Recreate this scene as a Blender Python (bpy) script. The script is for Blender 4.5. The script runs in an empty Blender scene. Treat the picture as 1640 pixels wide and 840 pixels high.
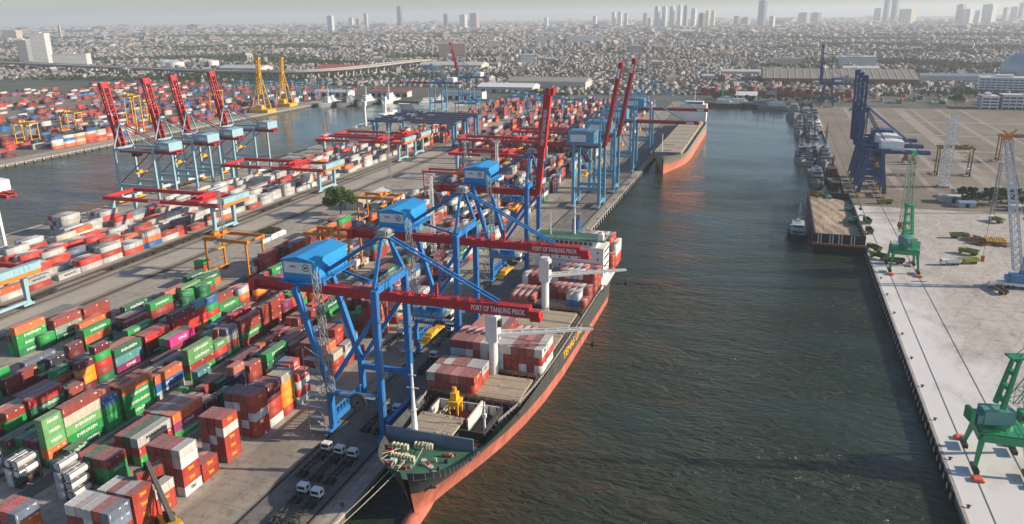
import bpy, math, random
import numpy as np
from mathutils import Vector, Matrix

S = bpy.context.scene
COL = S.collection
R = math.radians
rnd = random.Random(11)

# ------------------------------------------------------------------ camera
CAM_H, F_PX, PITCH, ROLL, HEAD = 113.1, 1238.58, .307357, -.0121392, .321664
fw = Vector((-math.sin(HEAD) * math.cos(PITCH), math.cos(HEAD) * math.cos(PITCH), -math.sin(PITCH)))
rt = Vector((math.cos(HEAD), math.sin(HEAD), 0))
up = rt.cross(fw)
cr, sr = math.cos(ROLL), math.sin(ROLL)
rt2 = rt * cr + up * sr
up2 = up * cr - rt * sr
cam_d = bpy.data.cameras.new('camera')
cam = bpy.data.objects.new('camera', cam_d)
COL.objects.link(cam)
m3 = Matrix((rt2, up2, -fw)).transposed()
cam.matrix_world = Matrix.Translation((0, 0, CAM_H)) @ m3.to_4x4()
cam_d.sensor_width = 36
cam_d.lens = 36 * F_PX / 1640
cam_d.clip_start = 1
cam_d.clip_end = 60000
S.camera = cam

# ------------------------------------------------------------------ sky and sun
SUN_EL, SUN_AZ = R(23), R(76)            # azimuth clockwise from +Y (the quay direction)
w = bpy.data.worlds.new('World')
S.world = w
w.use_nodes = True
nt = w.node_tree
bg = nt.nodes['Background']
sky = nt.nodes.new('ShaderNodeTexSky')
sky.sky_type = 'NISHITA'
sky.sun_disc = False
sky.sun_elevation = SUN_EL
sky.sun_rotation = SUN_AZ
sky.altitude = 0
sky.air_density = 1.0
sky.dust_density = .8
sky.ozone_density = 3.5
nt.links.new(sky.outputs[0], bg.inputs[0])
bg.inputs[1].default_value = .105
sd = bpy.data.lights.new('sun', 'SUN')
sd.energy = 5.0
sd.angle = R(.6)
sd.color = (1, .86, .70)
sun = bpy.data.objects.new('sun', sd)
COL.objects.link(sun)
sdir = Vector((math.sin(SUN_AZ) * math.cos(SUN_EL), math.cos(SUN_AZ) * math.cos(SUN_EL), math.sin(SUN_EL)))
sun.rotation_euler = sdir.to_track_quat('Z', 'Y').to_euler()
sun.location = (200, 200, 400)
S.view_settings.view_transform = 'Standard'
S.view_settings.look = 'None'
S.view_settings.gamma = 1
S.view_settings.exposure = 0.36
S.view_settings.use_curve_mapping = False
S.cycles.max_bounces = 5
S.cycles.diffuse_bounces = 2
S.cycles.glossy_bounces = 2
S.cycles.transmission_bounces = 2
S.cycles.volume_bounces = 1
S.cycles.transparent_max_bounces = 6

def proj(X, Y, Z):
    d = Vector((X, Y, Z - CAM_H))
    c = d.dot(fw)
    if c <= 1:
        return None
    return 820 + F_PX * d.dot(rt2) / c, 420 - F_PX * d.dot(up2) / c, c

def in_view(X, Y, Z=0, pad=60):
    p = proj(X, Y, Z)
    return p is not None and -pad < p[0] < 1640 + pad and -pad < p[1] < 840 + pad

# ------------------------------------------------------------------ materials
MATS = {}
def mat(name, col, rough=.6, metal=0., var=.12, scale=.35, streak=False, dust=0., objcol=False, attr=None, rust=0., spec=.4):
    if name in MATS:
        return MATS[name]
    m = bpy.data.materials.new(name)
    m.use_nodes = True
    n, l = m.node_tree.nodes, m.node_tree.links
    b = n['Principled BSDF']
    b.inputs['Roughness'].default_value = rough
    b.inputs['Metallic'].default_value = metal
    b.inputs['Specular IOR Level'].default_value = spec
    if objcol:
        base = n.new('ShaderNodeObjectInfo').outputs['Color']
    elif attr:
        a = n.new('ShaderNodeAttribute')
        a.attribute_name = attr
        base = a.outputs['Color']
    else:
        c = n.new('ShaderNodeRGB')
        c.outputs[0].default_value = (*col, 1)
        base = c.outputs[0]
    geo = n.new('ShaderNodeNewGeometry')
    mp = n.new('ShaderNodeMapping')
    l.new(geo.outputs['Position'], mp.inputs['Vector'])
    mp.inputs['Scale'].default_value = (scale, scale, scale * (.25 if streak else 1))
    nz = n.new('ShaderNodeTexNoise')
    nz.inputs['Detail'].default_value = 6
    nz.inputs['Roughness'].default_value = .65
    nz.inputs['Scale'].default_value = 1
    l.new(mp.outputs[0], nz.inputs['Vector'])
    mr = n.new('ShaderNodeMapRange')
    mr.inputs['From Min'].default_value = .25
    mr.inputs['From Max'].default_value = .75
    mr.inputs['To Min'].default_value = 1 - var
    mr.inputs['To Max'].default_value = 1 + var
    l.new(nz.outputs['Fac'], mr.inputs[0])
    mx = n.new('ShaderNodeVectorMath')
    mx.operation = 'SCALE'
    l.new(base, mx.inputs[0])
    l.new(mr.outputs[0], mx.inputs['Scale'])
    out = mx.outputs[0]
    if rust > 0:
        r2 = n.new('ShaderNodeMapRange')
        r2.inputs['From Min'].default_value = .58
        r2.inputs['From Max'].default_value = .72
        r2.inputs['To Max'].default_value = rust
        nz2 = n.new('ShaderNodeTexNoise')
        nz2.inputs['Scale'].default_value = 2.3
        nz2.inputs['Detail'].default_value = 5
        l.new(mp.outputs[0], nz2.inputs['Vector'])
        l.new(nz2.outputs['Fac'], r2.inputs[0])
        k = n.new('ShaderNodeMix')
        k.data_type = 'RGBA'
        l.new(r2.outputs[0], k.inputs['Factor'])
        l.new(out, k.inputs['A'])
        k.inputs['B'].default_value = (.13, .06, .03, 1)
        out = k.outputs['Result']
    if dust > 0:                      # pale dust lying on faces that look up
        sx = n.new('ShaderNodeSeparateXYZ')
        l.new(geo.outputs['True Normal'], sx.inputs[0])
        d1 = n.new('ShaderNodeMapRange')
        d1.inputs['From Min'].default_value = .5
        d1.inputs['From Max'].default_value = 1
        d1.inputs['To Max'].default_value = dust
        l.new(sx.outputs['Z'], d1.inputs[0])
        d2 = n.new('ShaderNodeMath')
        d2.operation = 'MULTIPLY'
        l.new(d1.outputs[0], d2.inputs[0])
        d3 = n.new('ShaderNodeMapRange')
        d3.inputs['From Min'].default_value = .3
        d3.inputs['From Max'].default_value = .7
        d3.inputs['To Min'].default_value = .45
        d3.inputs['To Max'].default_value = 1.1
        l.new(nz.outputs['Fac'], d3.inputs[0])
        l.new(d3.outputs[0], d2.inputs[1])
        k = n.new('ShaderNodeMix')
        k.data_type = 'RGBA'
        l.new(d2.outputs[0], k.inputs['Factor'])
        l.new(out, k.inputs['A'])
        k.inputs['B'].default_value = (.42, .36, .33, 1)
        out = k.outputs['Result']
    l.new(out, b.inputs['Base Color'])
    MATS[name] = m
    return m

# ------------------------------------------------------------------ mesh building
class MB:
    def __init__(self):
        self.v, self.f = [], []
    def add(self, vs, fs):
        o = len(self.v)
        self.v += [tuple(p) for p in vs]
        self.f += [tuple(i + o for i in f) for f in fs]
        return self
    def box(self, x0, x1, y0, y1, z0, z1):
        vs = [(x, y, z) for z in (z0, z1) for y in (y0, y1) for x in (x0, x1)]
        return self.add(vs, [(0, 2, 3, 1), (4, 5, 7, 6), (0, 1, 5, 4), (2, 6, 7, 3), (0, 4, 6, 2), (1, 3, 7, 5)])
    def cb(self, c, s):
        return self.box(c[0] - s[0] / 2, c[0] + s[0] / 2, c[1] - s[1] / 2, c[1] + s[1] / 2, c[2] - s[2] / 2, c[2] + s[2] / 2)
    def beam(self, a, b, w, h=None, w2=None, h2=None, ref=(0, 0, 1)):
        h = w if h is None else h
        w2 = w if w2 is None else w2
        h2 = h if h2 is None else h2
        a, b = Vector(a), Vector(b)
        d = (b - a).normalized()
        r = Vector(ref)
        if abs(d.dot(r)) > .95:
            r = Vector((0, 1, 0))
        s = d.cross(r).normalized()
        t = s.cross(d).normalized()
        vs = []
        for p, ww, hh in ((a, w, h), (b, w2, h2)):
            for i, j in ((-1, -1), (1, -1), (1, 1), (-1, 1)):
                vs.append(p + s * ww / 2 * i + t * hh / 2 * j)
        return self.add(vs, [(0, 3, 2, 1), (4, 5, 6, 7), (0, 1, 5, 4), (1, 2, 6, 5), (2, 3, 7, 6), (3, 0, 4, 7)])
    def cyl(self, a, b, r, r2=None, n=10):
        r2 = r if r2 is None else r2
        a, b = Vector(a), Vector(b)
        d = (b - a).normalized()
        q = Vector((0, 0, 1)) if abs(d.z) < .9 else Vector((1, 0, 0))
        s = d.cross(q).normalized()
        t = s.cross(d)
        vs = []
        for p, rr in ((a, r), (b, r2)):
            for i in range(n):
                u = 2 * math.pi * i / n
                vs.append(p + s * rr * math.cos(u) + t * rr * math.sin(u))
        fs = [(i, (i + 1) % n, n + (i + 1) % n, n + i) for i in range(n)]
        fs += [tuple(reversed(range(n))), tuple(range(n, 2 * n))]
        return self.add(vs, fs)
    def prism(self, pts, z0, z1):
        n = len(pts)
        vs = [(x, y, z0) for x, y in pts] + [(x, y, z1) for x, y in pts]
        fs = [(i, (i + 1) % n, n + (i + 1) % n, n + i) for i in range(n)]
        return self.add(vs, fs + [tuple(reversed(range(n))), tuple(range(n, 2 * n))])
    def prism_y(self, pts, y0, y1):          # outline in x,z pushed along y
        n = len(pts)
        vs = [(x, y0, z) for x, z in pts] + [(x, y1, z) for x, z in pts]
        fs = [(i, (i + 1) % n, n + (i + 1) % n, n + i) for i in range(n)]
        return self.add(vs, fs + [tuple(reversed(range(n))), tuple(range(n, 2 * n))])
    def prism_x(self, pts, x0, x1):          # outline in y,z pushed along x
        n = len(pts)
        vs = [(x0, y, z) for y, z in pts] + [(x1, y, z) for y, z in pts]
        fs = [(i, (i + 1) % n, n + (i + 1) % n, n + i) for i in range(n)]
        return self.add(vs, fs + [tuple(reversed(range(n))), tuple(range(n, 2 * n))])
    def lattice(self, a, b, w, w2, bay, t):   # four-chord lattice mast
        a, b = Vector(a), Vector(b)
        L = (b - a).length
        d = (b - a) / L
        q = Vector((0, 1, 0)) if abs(d.y) < .8 else Vector((1, 0, 0))
        s = d.cross(q).normalized()
        u = s.cross(d)
        n = max(2, int(L / bay))
        ring = []
        for i in range(n + 1):
            k = i / n
            ww = (w + (w2 - w) * k) / 2
            p = a + d * L * k
            ring.append([p + s * ww + u * ww, p - s * ww + u * ww, p - s * ww - u * ww, p + s * ww - u * ww])
        for c in range(4):
            self.beam(ring[0][c], ring[n][c], t * 1.5)
        for i in range(n):
            for c in range(4):
                e = (c + 1) % 4
                self.beam(ring[i][c], ring[i + 1][e] if i % 2 else ring[i + 1][e], t)
                self.beam(ring[i][c], ring[i][e], t)
        return self
    def rail(self, pts, h=1.1, t=.06, step=2.5):   # handrail of posts and two bars
        for a, b in zip(pts[:-1], pts[1:]):
            a, b = Vector(a), Vector(b)
            L = (b - a).length
            for k in (h, h * .55):
                self.beam(a + Vector((0, 0, k)), b + Vector((0, 0, k)), t)
            n = max(1, int(L / step))
            for i in range(n + 1):
                p = a + (b - a) * i / n
                self.beam(p, p + Vector((0, 0, h)), t)
        return self
    def mesh(self, name, ms):
        me = bpy.data.meshes.new(name)
        me.from_pydata(self.v, [], self.f)
        if ms is not None:
            me.materials.append(ms)
        me.update()
        return me
    def build(self, name, ms, parent=None, loc=None):
        o = bpy.data.objects.new(name, self.mesh(name, ms))
        COL.objects.link(o)
        if parent is not None:
            o.parent = parent
        if loc is not None:
            o.location = loc
        return o

def tag(o, label=None, cat=None, group=None, kind=None):
    if label: o['label'] = label
    if cat: o['category'] = cat
    if group: o['group'] = group
    if kind: o['kind'] = kind
    return o

def empty(name, loc, label=None, cat=None, group=None, rz=0):
    o = bpy.data.objects.new(name, None)
    COL.objects.link(o)
    o.location = loc
    o.rotation_euler = (0, 0, rz)
    o.empty_display_size = .5
    return tag(o, label, cat, group)

def copy_tree(o, loc=None, label=None, parent=None, rz=None):
    c = o.copy()
    COL.objects.link(c)
    if parent is not None:
        c.parent = parent
    if loc is not None:
        c.location = loc
    if rz is not None:
        c.rotation_euler = (0, 0, rz)
    if label:
        c['label'] = label
    for ch in o.children:
        copy_tree(ch, parent=c)
    return c

def inst(name, me, loc, parent=None, rz=0, color=None):
    o = bpy.data.objects.new(name, me)
    COL.objects.link(o)
    o.location = loc
    if rz:
        o.rotation_euler = (0, 0, rz)
    if parent is not None:
        o.parent = parent
    if color is not None:
        o.color = (*color, 1)
    return o

TEXTS = {}
def text_mesh(s, size, ms, width=None):       # flat lettering in the x,z plane, facing -y, centred on the origin
    key = (s, size, ms.name, width)
    if key in TEXTS:
        return TEXTS[key]
    c = bpy.data.curves.new('lettering', 'FONT')
    c.body = s
    c.size = size
    c.align_x = 'CENTER'
    c.align_y = 'CENTER'
    c.resolution_u = 2
    c.offset = size * .018
    o = bpy.data.objects.new('lettering', c)
    COL.objects.link(o)
    dg = bpy.context.evaluated_depsgraph_get()
    me = bpy.data.meshes.new_from_object(o.evaluated_get(dg))
    bpy.data.objects.remove(o)
    bpy.data.curves.remove(c)
    co = np.empty(len(me.vertices) * 3)
    me.vertices.foreach_get('co', co)
    co = co.reshape(-1, 3)
    if width:
        co[:, 0] *= width / max(1e-6, co[:, 0].max() - co[:, 0].min())
    co = np.stack([co[:, 0], np.zeros(len(co)), co[:, 1]], 1)
    me.vertices.foreach_set('co', co.ravel())
    me.materials.clear()
    me.materials.append(ms)
    me.update()
    TEXTS[key] = me
    return me

def batch_boxes(name, arr, ms, roofs=None):
    """arr rows: cx, cy, z0, sx, sy, h, rot, r, g, b, rr, rg, rb, ridge; walls and a flat or ridged roof, one mesh."""
    a = np.asarray(arr, float)
    n = len(a)
    c, s = np.cos(a[:, 6]), np.sin(a[:, 6])
    hx, hy = a[:, 3] / 2, a[:, 4] / 2
    lx = np.stack([-hx, hx, hx, -hx], 1)
    ly = np.stack([-hy, -hy, hy, hy], 1)
    X = a[:, 0:1] + lx * c[:, None] - ly * s[:, None]
    Y = a[:, 1:2] + lx * s[:, None] + ly * c[:, None]
    V = np.zeros((n, 10, 3))
    V[:, 0:4, 0] = X; V[:, 0:4, 1] = Y; V[:, 0:4, 2] = a[:, 2:3]
    V[:, 4:8, 0] = X; V[:, 4:8, 1] = Y; V[:, 4:8, 2] = (a[:, 2] + a[:, 5])[:, None]
    zr = a[:, 2] + a[:, 5] + a[:, 13]
    V[:, 8] = np.stack([(X[:, 0] + X[:, 3]) / 2, (Y[:, 0] + Y[:, 3]) / 2, zr], 1)
    V[:, 9] = np.stack([(X[:, 1] + X[:, 2]) / 2, (Y[:, 1] + Y[:, 2]) / 2, zr], 1)
    quads = np.array([[0, 1, 5, 4], [1, 2, 6, 5], [2, 3, 7, 6], [3, 0, 4, 7], [4, 5, 9, 8], [6, 7, 8, 9]])
    tris = np.array([[5, 6, 9], [7, 4, 8]])
    li = np.concatenate([quads.ravel(), tris.ravel()])
    L = (np.arange(n)[:, None] * 10 + li[None]).ravel()
    tot = np.tile(np.array([4] * 6 + [3] * 2), n)
    st = np.concatenate([[0], np.cumsum(tot)[:-1]])
    me = bpy.data.meshes.new(name)
    me.vertices.add(n * 10)
    me.vertices.foreach_set('co', V.ravel())
    me.loops.add(len(L))
    me.loops.foreach_set('vertex_index', L.astype(np.int32))
    me.polygons.add(len(tot))
    me.polygons.foreach_set('loop_start', st.astype(np.int32))
    me.update(calc_edges=True)
    at = me.attributes.new('tint', 'FLOAT_COLOR', 'CORNER')
    colr = np.ones((n, 30, 4))
    colr[:, :16, :3] = a[:, None, 7:10]
    colr[:, 16:, :3] = a[:, None, 10:13]
    at.data.foreach_set('color', colr.ravel())
    me.materials.append(ms)
    me.validate()
    o = bpy.data.objects.new(name, me)
    COL.objects.link(o)
    return o
# ------------------------------------------------------------------ ground, water, haze
XL, XR = -89.3, 51.2                     # faces of the two quays along the main basin
WZ = -2.6                                # water level
YB, YBR = 1092, 1012                     # head of the main basin
X2, X3 = -400.5, -604.0                  # sides of the west basin
YB2 = 1015
FAR = 24000

def surface_mat(name, ca, cb, cc, s1=.02, s2=.35, joints=None, rough=.9, lim=(.35, .65), stain=.35, spill=None):
    m = bpy.data.materials.new(name)
    m.use_nodes = True
    n, l = m.node_tree.nodes, m.node_tree.links
    b = n['Principled BSDF']
    b.inputs['Roughness'].default_value = rough
    b.inputs['Specular IOR Level'].default_value = .25
    g = n.new('ShaderNodeNewGeometry')
    def noise(sc, det, dist=0, stretch=None):
        mp = n.new('ShaderNodeMapping')
        mp.inputs['Scale'].default_value = stretch or (1, 1, 1)
        l.new(g.outputs['Position'], mp.inputs[0])
        z = n.new('ShaderNodeTexNoise')
        z.inputs['Scale'].default_value = sc
        z.inputs['Detail'].default_value = det
        z.inputs['Roughness'].default_value = .6
        z.inputs['Distortion'].default_value = dist
        l.new(mp.outputs[0], z.inputs['Vector'])
        return z.outputs['Fac']
    def ramp(f, a, bb, t0=0, t1=1):
        r = n.new('ShaderNodeMapRange')
        for k, v in zip(('From Min', 'From Max', 'To Min', 'To Max'), (a, bb, t0, t1)):
            r.inputs[k].default_value = v
        l.new(f, r.inputs[0])
        return r.outputs[0]
    def mix(f, a, bb):
        k = n.new('ShaderNodeMix')
        k.data_type = 'RGBA'
        l.new(f, k.inputs['Factor'])
        for sock, v in (('A', a), ('B', bb)):
            if isinstance(v, tuple):
                k.inputs[sock].default_value = (*v, 1)
            else:
                l.new(v, k.inputs[sock])
        return k.outputs['Result']
    c = mix(ramp(noise(s1, 8, 1.2), *lim), ca, cb)
    c = mix(ramp(noise(s1 * 4.1, 6, .6, (1, .45, 1)), .45, .72, 0, .75), c, cc)
    c = mix(ramp(noise(s2, 6, .3), .52, .75, 0, stain), c, (.035, .032, .03))
    c = mix(ramp(noise(s1 * 9, 5, 2.5, (2.2, .35, 1)), .60, .70, 0, stain * .8), c, (.05, .045, .04))
    if stain >= .3:                    # tyre tracks: thin wandering dark bands
        for rot_, sc_ in ((.35, .045), (1.45, .06)):
            mp_ = n.new('ShaderNodeMapping'); mp_.inputs['Rotation'].default_value = (0, 0, rot_)
            l.new(g.outputs['Position'], mp_.inputs[0])
            wv = n.new('ShaderNodeTexWave')
            wv.inputs['Scale'].default_value = sc_
            wv.inputs['Distortion'].default_value = 9
            wv.inputs['Detail'].default_value = 3
            wv.inputs['Detail Scale'].default_value = .35
            l.new(mp_.outputs[0], wv.inputs['Vector'])
            c = mix(ramp(wv.outputs['Fac'], .93, .99, 0, stain * .24), c, (.07, .063, .055))
    if joints:
        for ax, step, wd, amt in joints:
            sx = n.new('ShaderNodeSeparateXYZ')
            l.new(g.outputs['Position'], sx.inputs[0])
            dv = n.new('ShaderNodeMath'); dv.operation = 'DIVIDE'
            dv.inputs[1].default_value = step
            l.new(sx.outputs[ax], dv.inputs[0])
            fr = n.new('ShaderNodeMath'); fr.operation = 'FRACT'
            l.new(dv.outputs[0], fr.inputs[0])
            lt = n.new('ShaderNodeMath'); lt.operation = 'LESS_THAN'
            lt.inputs[1].default_value = wd / step
            l.new(fr.outputs[0], lt.inputs[0])
            ml = n.new('ShaderNodeMath'); ml.operation = 'MULTIPLY'
            ml.inputs[1].default_value = amt
            l.new(lt.outputs[0], ml.inputs[0])
            c = mix(ml.outputs[0], c, (.04, .038, .035))
    if spill:                          # spilt cement lying thick along the quay edge and thinning inland
        sx = n.new('ShaderNodeSeparateXYZ')
        l.new(g.outputs['Position'], sx.inputs[0])
        fx = ramp(sx.outputs[0], spill[0], spill[1], 1.25, -.35)
        fy = ramp(sx.outputs[1], 150, 420, .25, -.3)
        nz_ = ramp(noise(.05, 7, 1.6, (1, .55, 1)), .3, .7, -.55, .55)
        s1_ = n.new('ShaderNodeMath'); s1_.operation = 'ADD'
        l.new(fx, s1_.inputs[0]); l.new(nz_, s1_.inputs[1])
        s2_ = n.new('ShaderNodeMath'); s2_.operation = 'ADD'; s2_.use_clamp = True
        l.new(s1_.outputs[0], s2_.inputs[0]); l.new(fy, s2_.inputs[1])
        s3_ = n.new('ShaderNodeMath'); s3_.operation = 'MULTIPLY'; s3_.inputs[1].default_value = .85
        l.new(s2_.outputs[0], s3_.inputs[0])
        c = mix(s3_.outputs[0], c, (.72, .70, .67))
    l.new(c, b.inputs['Base Color'])
    MATS[name] = m
    return m

M_GROUND = surface_mat('city_ground', (.14, .135, .12), (.07, .09, .055), (.19, .17, .15), s1=.006, s2=.05)
M_YARD = surface_mat('yard_concrete', (.42, .37, .30), (.30, .27, .225), (.50, .44, .355), s1=.022, s2=.3, joints=((0, 7.5, .16, .35), (1, 7.5, .16, .35)), stain=.5)
M_APRON = surface_mat('apron_asphalt', (.34, .295, .235), (.24, .215, .18), (.42, .36, .285), s1=.03, s2=.35, joints=((1, 12, .2, .3),), stain=.5)
M_TRACK_SHADE = surface_mat('painted_shade_paving', (.21, .195, .17), (.14, .135, .125), (.28, .25, .205), s1=.03, s2=.35, joints=((1, 9, .2, .3),), stain=.5)  # apron tone darkened so the colour carries the moored ship's shade
M_LANE = surface_mat('lane_asphalt', (.17, .16, .145), (.105, .105, .10), (.25, .225, .19), s1=.04, s2=.4)
M_QUAYR = surface_mat('pale_quay_concrete', (.52, .47, .405), (.40, .355, .305), (.60, .555, .49), s1=.035, s2=.3, joints=((1, 11, .14, .3), (0, 9, .14, .3)), stain=.45, spill=(52, 92))
M_CEMENT = surface_mat('cement_dust', (.70, .69, .66), (.56, .54, .50), (.75, .74, .72), s1=.03, s2=.3, stain=.12)
M_BROWN = surface_mat('brown_yard_paving', (.26, .215, .165), (.19, .165, .13), (.31, .26, .20), s1=.012, s2=.16, joints=((0, 26, .5, .3), (1, 34, .5, .25)), stain=.3)
M_STRIPE = surface_mat('pale_lane_concrete', (.46, .405, .33), (.38, .335, .275), (.50, .44, .36), s1=.02, s2=.2, stain=.2)
M_FADED = surface_mat('faded_lane_concrete', (.37, .32, .26), (.29, .25, .20), (.41, .355, .29), s1=.02, s2=.2, stain=.3)
M_RAILBED = surface_mat('rail_bed', (.34, .295, .235), (.24, .21, .17), (.42, .36, .285), s1=.05, s2=.5)
M_DOCK = surface_mat('quay_wall_concrete', (.13, .12, .10), (.07, .068, .06), (.2, .18, .15), s1=.1, s2=.5)

def land(name, rects, z=0., ms=M_GROUND, walls=True):
    b = MB()
    for x0, x1, y0, y1 in rects:
        b.add([(x0, y0, z), (x1, y0, z), (x1, y1, z), (x0, y1, z)], [(0, 1, 2, 3)])
    return tag(b.build(name, ms), kind='structure')

# one land sheet, cut out round the two basins, with quay walls down to the water
gr = MB()
xs = [-FAR, X3, X2, XL, XR, FAR]
yend = {0: -400, 1: YB2, 2: -400, 3: YB, 4: -400}
for i in range(5):
    y0 = yend[i]
    gr.add([(xs[i], y0, 0), (xs[i + 1], y0, 0), (xs[i + 1], FAR, 0), (xs[i], FAR, 0)], [(0, 1, 2, 3)])
for x, y1, sgn in ((X3, YB2, 1), (X2, YB2, -1), (XL, YB, 1), (XR, YB, -1)):
    q = [(x, -400, 0), (x, y1, 0), (x, y1, WZ - 6), (x, -400, WZ - 6)]
    gr.add(q, [(0, 1, 2, 3)])
for x0, x1, y in ((X3, X2, YB2), (XL, XR, YB)):
    gr.add([(x0, y, 0), (x1, y, 0), (x1, y, WZ - 6), (x0, y, WZ - 6)], [(0, 1, 2, 3)])
ground = tag(gr.build('ground', M_GROUND), kind='structure')

def sheet(name, x0, x1, y0, y1, z, ms):
    return tag(MB().add([(x0, y0, z), (x1, y0, z), (x1, y1, z), (x0, y1, z)], [(0, 1, 2, 3)]).build(name, ms), kind='structure')

sheet('container_yard_paving', X2 + .0, XL, -60, YB2 - 3, .02, M_YARD)
sheet('quay_apron', -127, XL - 3.2, -60, YB - 4, .04, M_APRON)
sheet('crane_track_painted_shade', -112.2, -94.2, -60, YB - 4, .055, M_TRACK_SHADE)  # dark strip between the rails: ship and crane shade painted into the paving
sheet('quay_edge_paving', XL - 3.2, XL, -60, YB - 4, .05, M_YARD)
for x0, x1, y0, y1 in ((-149.5, -146.2, 60, 560), (-172, -167, 60, 560), (-199, -191, 60, 560), (-225, -216.5, 60, 560)):
    sheet('truck_lane', x0, x1, y0, y1, .04, M_LANE)
sheet('rail_bed', -301, -264, -60, 760, .04, M_RAILBED)
sheet('loading_road', -284, -271, -60, 760, .06, M_STRIPE)
sheet('quay_paving', XR, 330, -60, 506, .02, M_QUAYR)
sheet('storage_yard_paving', XR, 420, 506, 1066, .02, M_BROWN)
for k, (x0, x1) in enumerate(((84, 89), (104, 107.5), (118, 122), (141, 152), (160, 163), (188, 193), (214, 217))):
    sheet('yard_lane', x0, x1, 560, 1060, .04, M_FADED)
for y0, y1 in ((640, 645), (735, 741), (828, 834), (930, 938)):
    sheet('yard_cross_lane', 76, 330, y0, y1, .06, M_FADED)
sheet('west_terminal_paving', -1500, X3, -60, 1000, .02, M_BROWN)
sheet('west_wharf_road', X3 - 22, X3, -60, 1000, .04, M_YARD)

# coping stones, fenders and bollards along the quays
M_COPE = mat('coping_concrete', (.36, .33, .29), .9, var=.25)
M_RUBBER = mat('black_rubber', (.02, .02, .02), .7)
M_PALE = mat('pale_fender_face', (.5, .5, .46), .8, var=.2)
for nm, xa, xb, y1 in (('quay_coping', XL - .6, XL + .25, YB), ('quay_coping', XR - .25, XR + .6, YB), ('quay_coping', X2 - .3, X2 + .6, YB2), ('quay_coping', X3 - .6, X3 + .3, YB2)):
    tag(MB().box(xa, xb, -60, y1, -.9, .22).build(nm, M_COPE), kind='structure')
def row_of(name, mesh_fn, x, ys, label, cat, group, rz=0):
    me = None
    for y in ys:
        if me is None:
            me = mesh_fn()
        o = inst(name, me, (x, y, 0), rz=rz)
        tag(o, label, cat, group)
def fender_mesh(face):
    b = MB().box(.26, 1.0, -.55, .55, -2.4, -.1)
    b.box(1.0, 1.12, -.45, .45, -1.9, -.3)
    return b
def build_fender_rows():
    fb = MB().box(.27, .95, -.6, .6, -2.5, -.15).cyl((.6, -.3, -2.0), (.6, -.3, -.4), .3)
    me = fb.mesh('rubber_fender', M_RUBBER)
    pad = MB().box(.96, 1.1, -.5, .5, -1.7, -.3).mesh('fender_pad', M_PALE)
    def put(x, y, rz, label, group):
        o = tag(inst('rubber_fender', me, (x, y, 0), rz=rz), label, 'fender', group)
        inst('fender_pad', pad, (0, 0, 0), o)
    y = 352.
    while y < 620:
        put(XL, y, 0, 'black rubber fender hanging on the quay wall astern of the container ship', 'fenders on the container quay')
        y += 6
    y = 190.
    while y < 402:
        put(XR, y, math.pi, 'black rubber fender with pale pad on the wall of the pale quay', 'fenders on the pale quay')
        y += 4.5
    y = 440.
    while y < 640:
        o = tag(inst('rubber_fender', me, (X3, y, 0)), 'dark fender on the far wall of the west basin', 'fender', 'fenders on the west terminal wall')
        inst('fender_pad', pad, (0, 0, 0), o)
        y += 9
build_fender_rows()
M_BOLL = mat('bollard_iron', (.06, .055, .05), .6)
bm = MB().cyl((0, 0, .02), (0, 0, .55), .32, .26).cyl((0, 0, .55), (0, 0, .8), .45, .3).beam((-.55, 0, .68), (.55, 0, .68), .22).mesh('mooring_bollard', M_BOLL)
for y in range(160, 400, 22):
    tag(inst('mooring_bollard', bm, (XR + 1.6, y + 2, .03)), 'iron mooring bollard near the edge of the pale quay', 'bollard', 'bollards on the pale quay')
for y in list(range(120, 142, 10)) + list(range(352, 560, 26)):
    tag(inst('mooring_bollard', bm, (XL - 1.6, y, .06)), 'iron mooring bollard at the edge of the container quay', 'bollard', 'bollards on the container quay')

# rails
M_STEEL = mat('rail_steel', (.05, .045, .042), .5, .6)
def rails(name, x, y0, y1, gauge=None, z=.06):
    b = MB()
    for xx in ([x] if gauge is None else [x - gauge / 2, x + gauge / 2]):
        b.box(xx - .3, xx + .3, y0, y1, z - .02, z + .004)
        b.box(xx - .09, xx + .09, y0, y1, z + .004, z + .12)
    return tag(b.build(name, M_STEEL), kind='structure')
for x in (-111.3, -95.2): rails('crane_rail', x, -60, 1000, z=.08)
for x in (-286.5, -356): rails('gantry_rail', x, -60, 760, z=.08)
M_STEEL2 = mat('worn_rail_steel', (.28, .25, .22), .5, .3)
for x in (57.5, 69.2):
    tag(MB().box(x - .1, x + .1, -60, 1000, .03, .12).build('portal_crane_rail', M_STEEL2), kind='structure')
for x in (-396, -366): rails('west_crane_rail', x, -60, 900)
M_SLEEP = mat('sleeper_wood', (.09, .07, .055), .9, var=.3)
for x in (-267, -292, -297.5):
    t = rails('railway_track', x, -20, 760, gauge=1.5, z=.1)
    sl = MB()
    for y in range(150, 500):
        sl.box(x - 1.3, x + 1.3, y * 1.0 - .13, y + .13, .05, .09)
    s_ = sl.build('sleepers', M_SLEEP, t)
    s_['kind'] = 'stuff'

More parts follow.
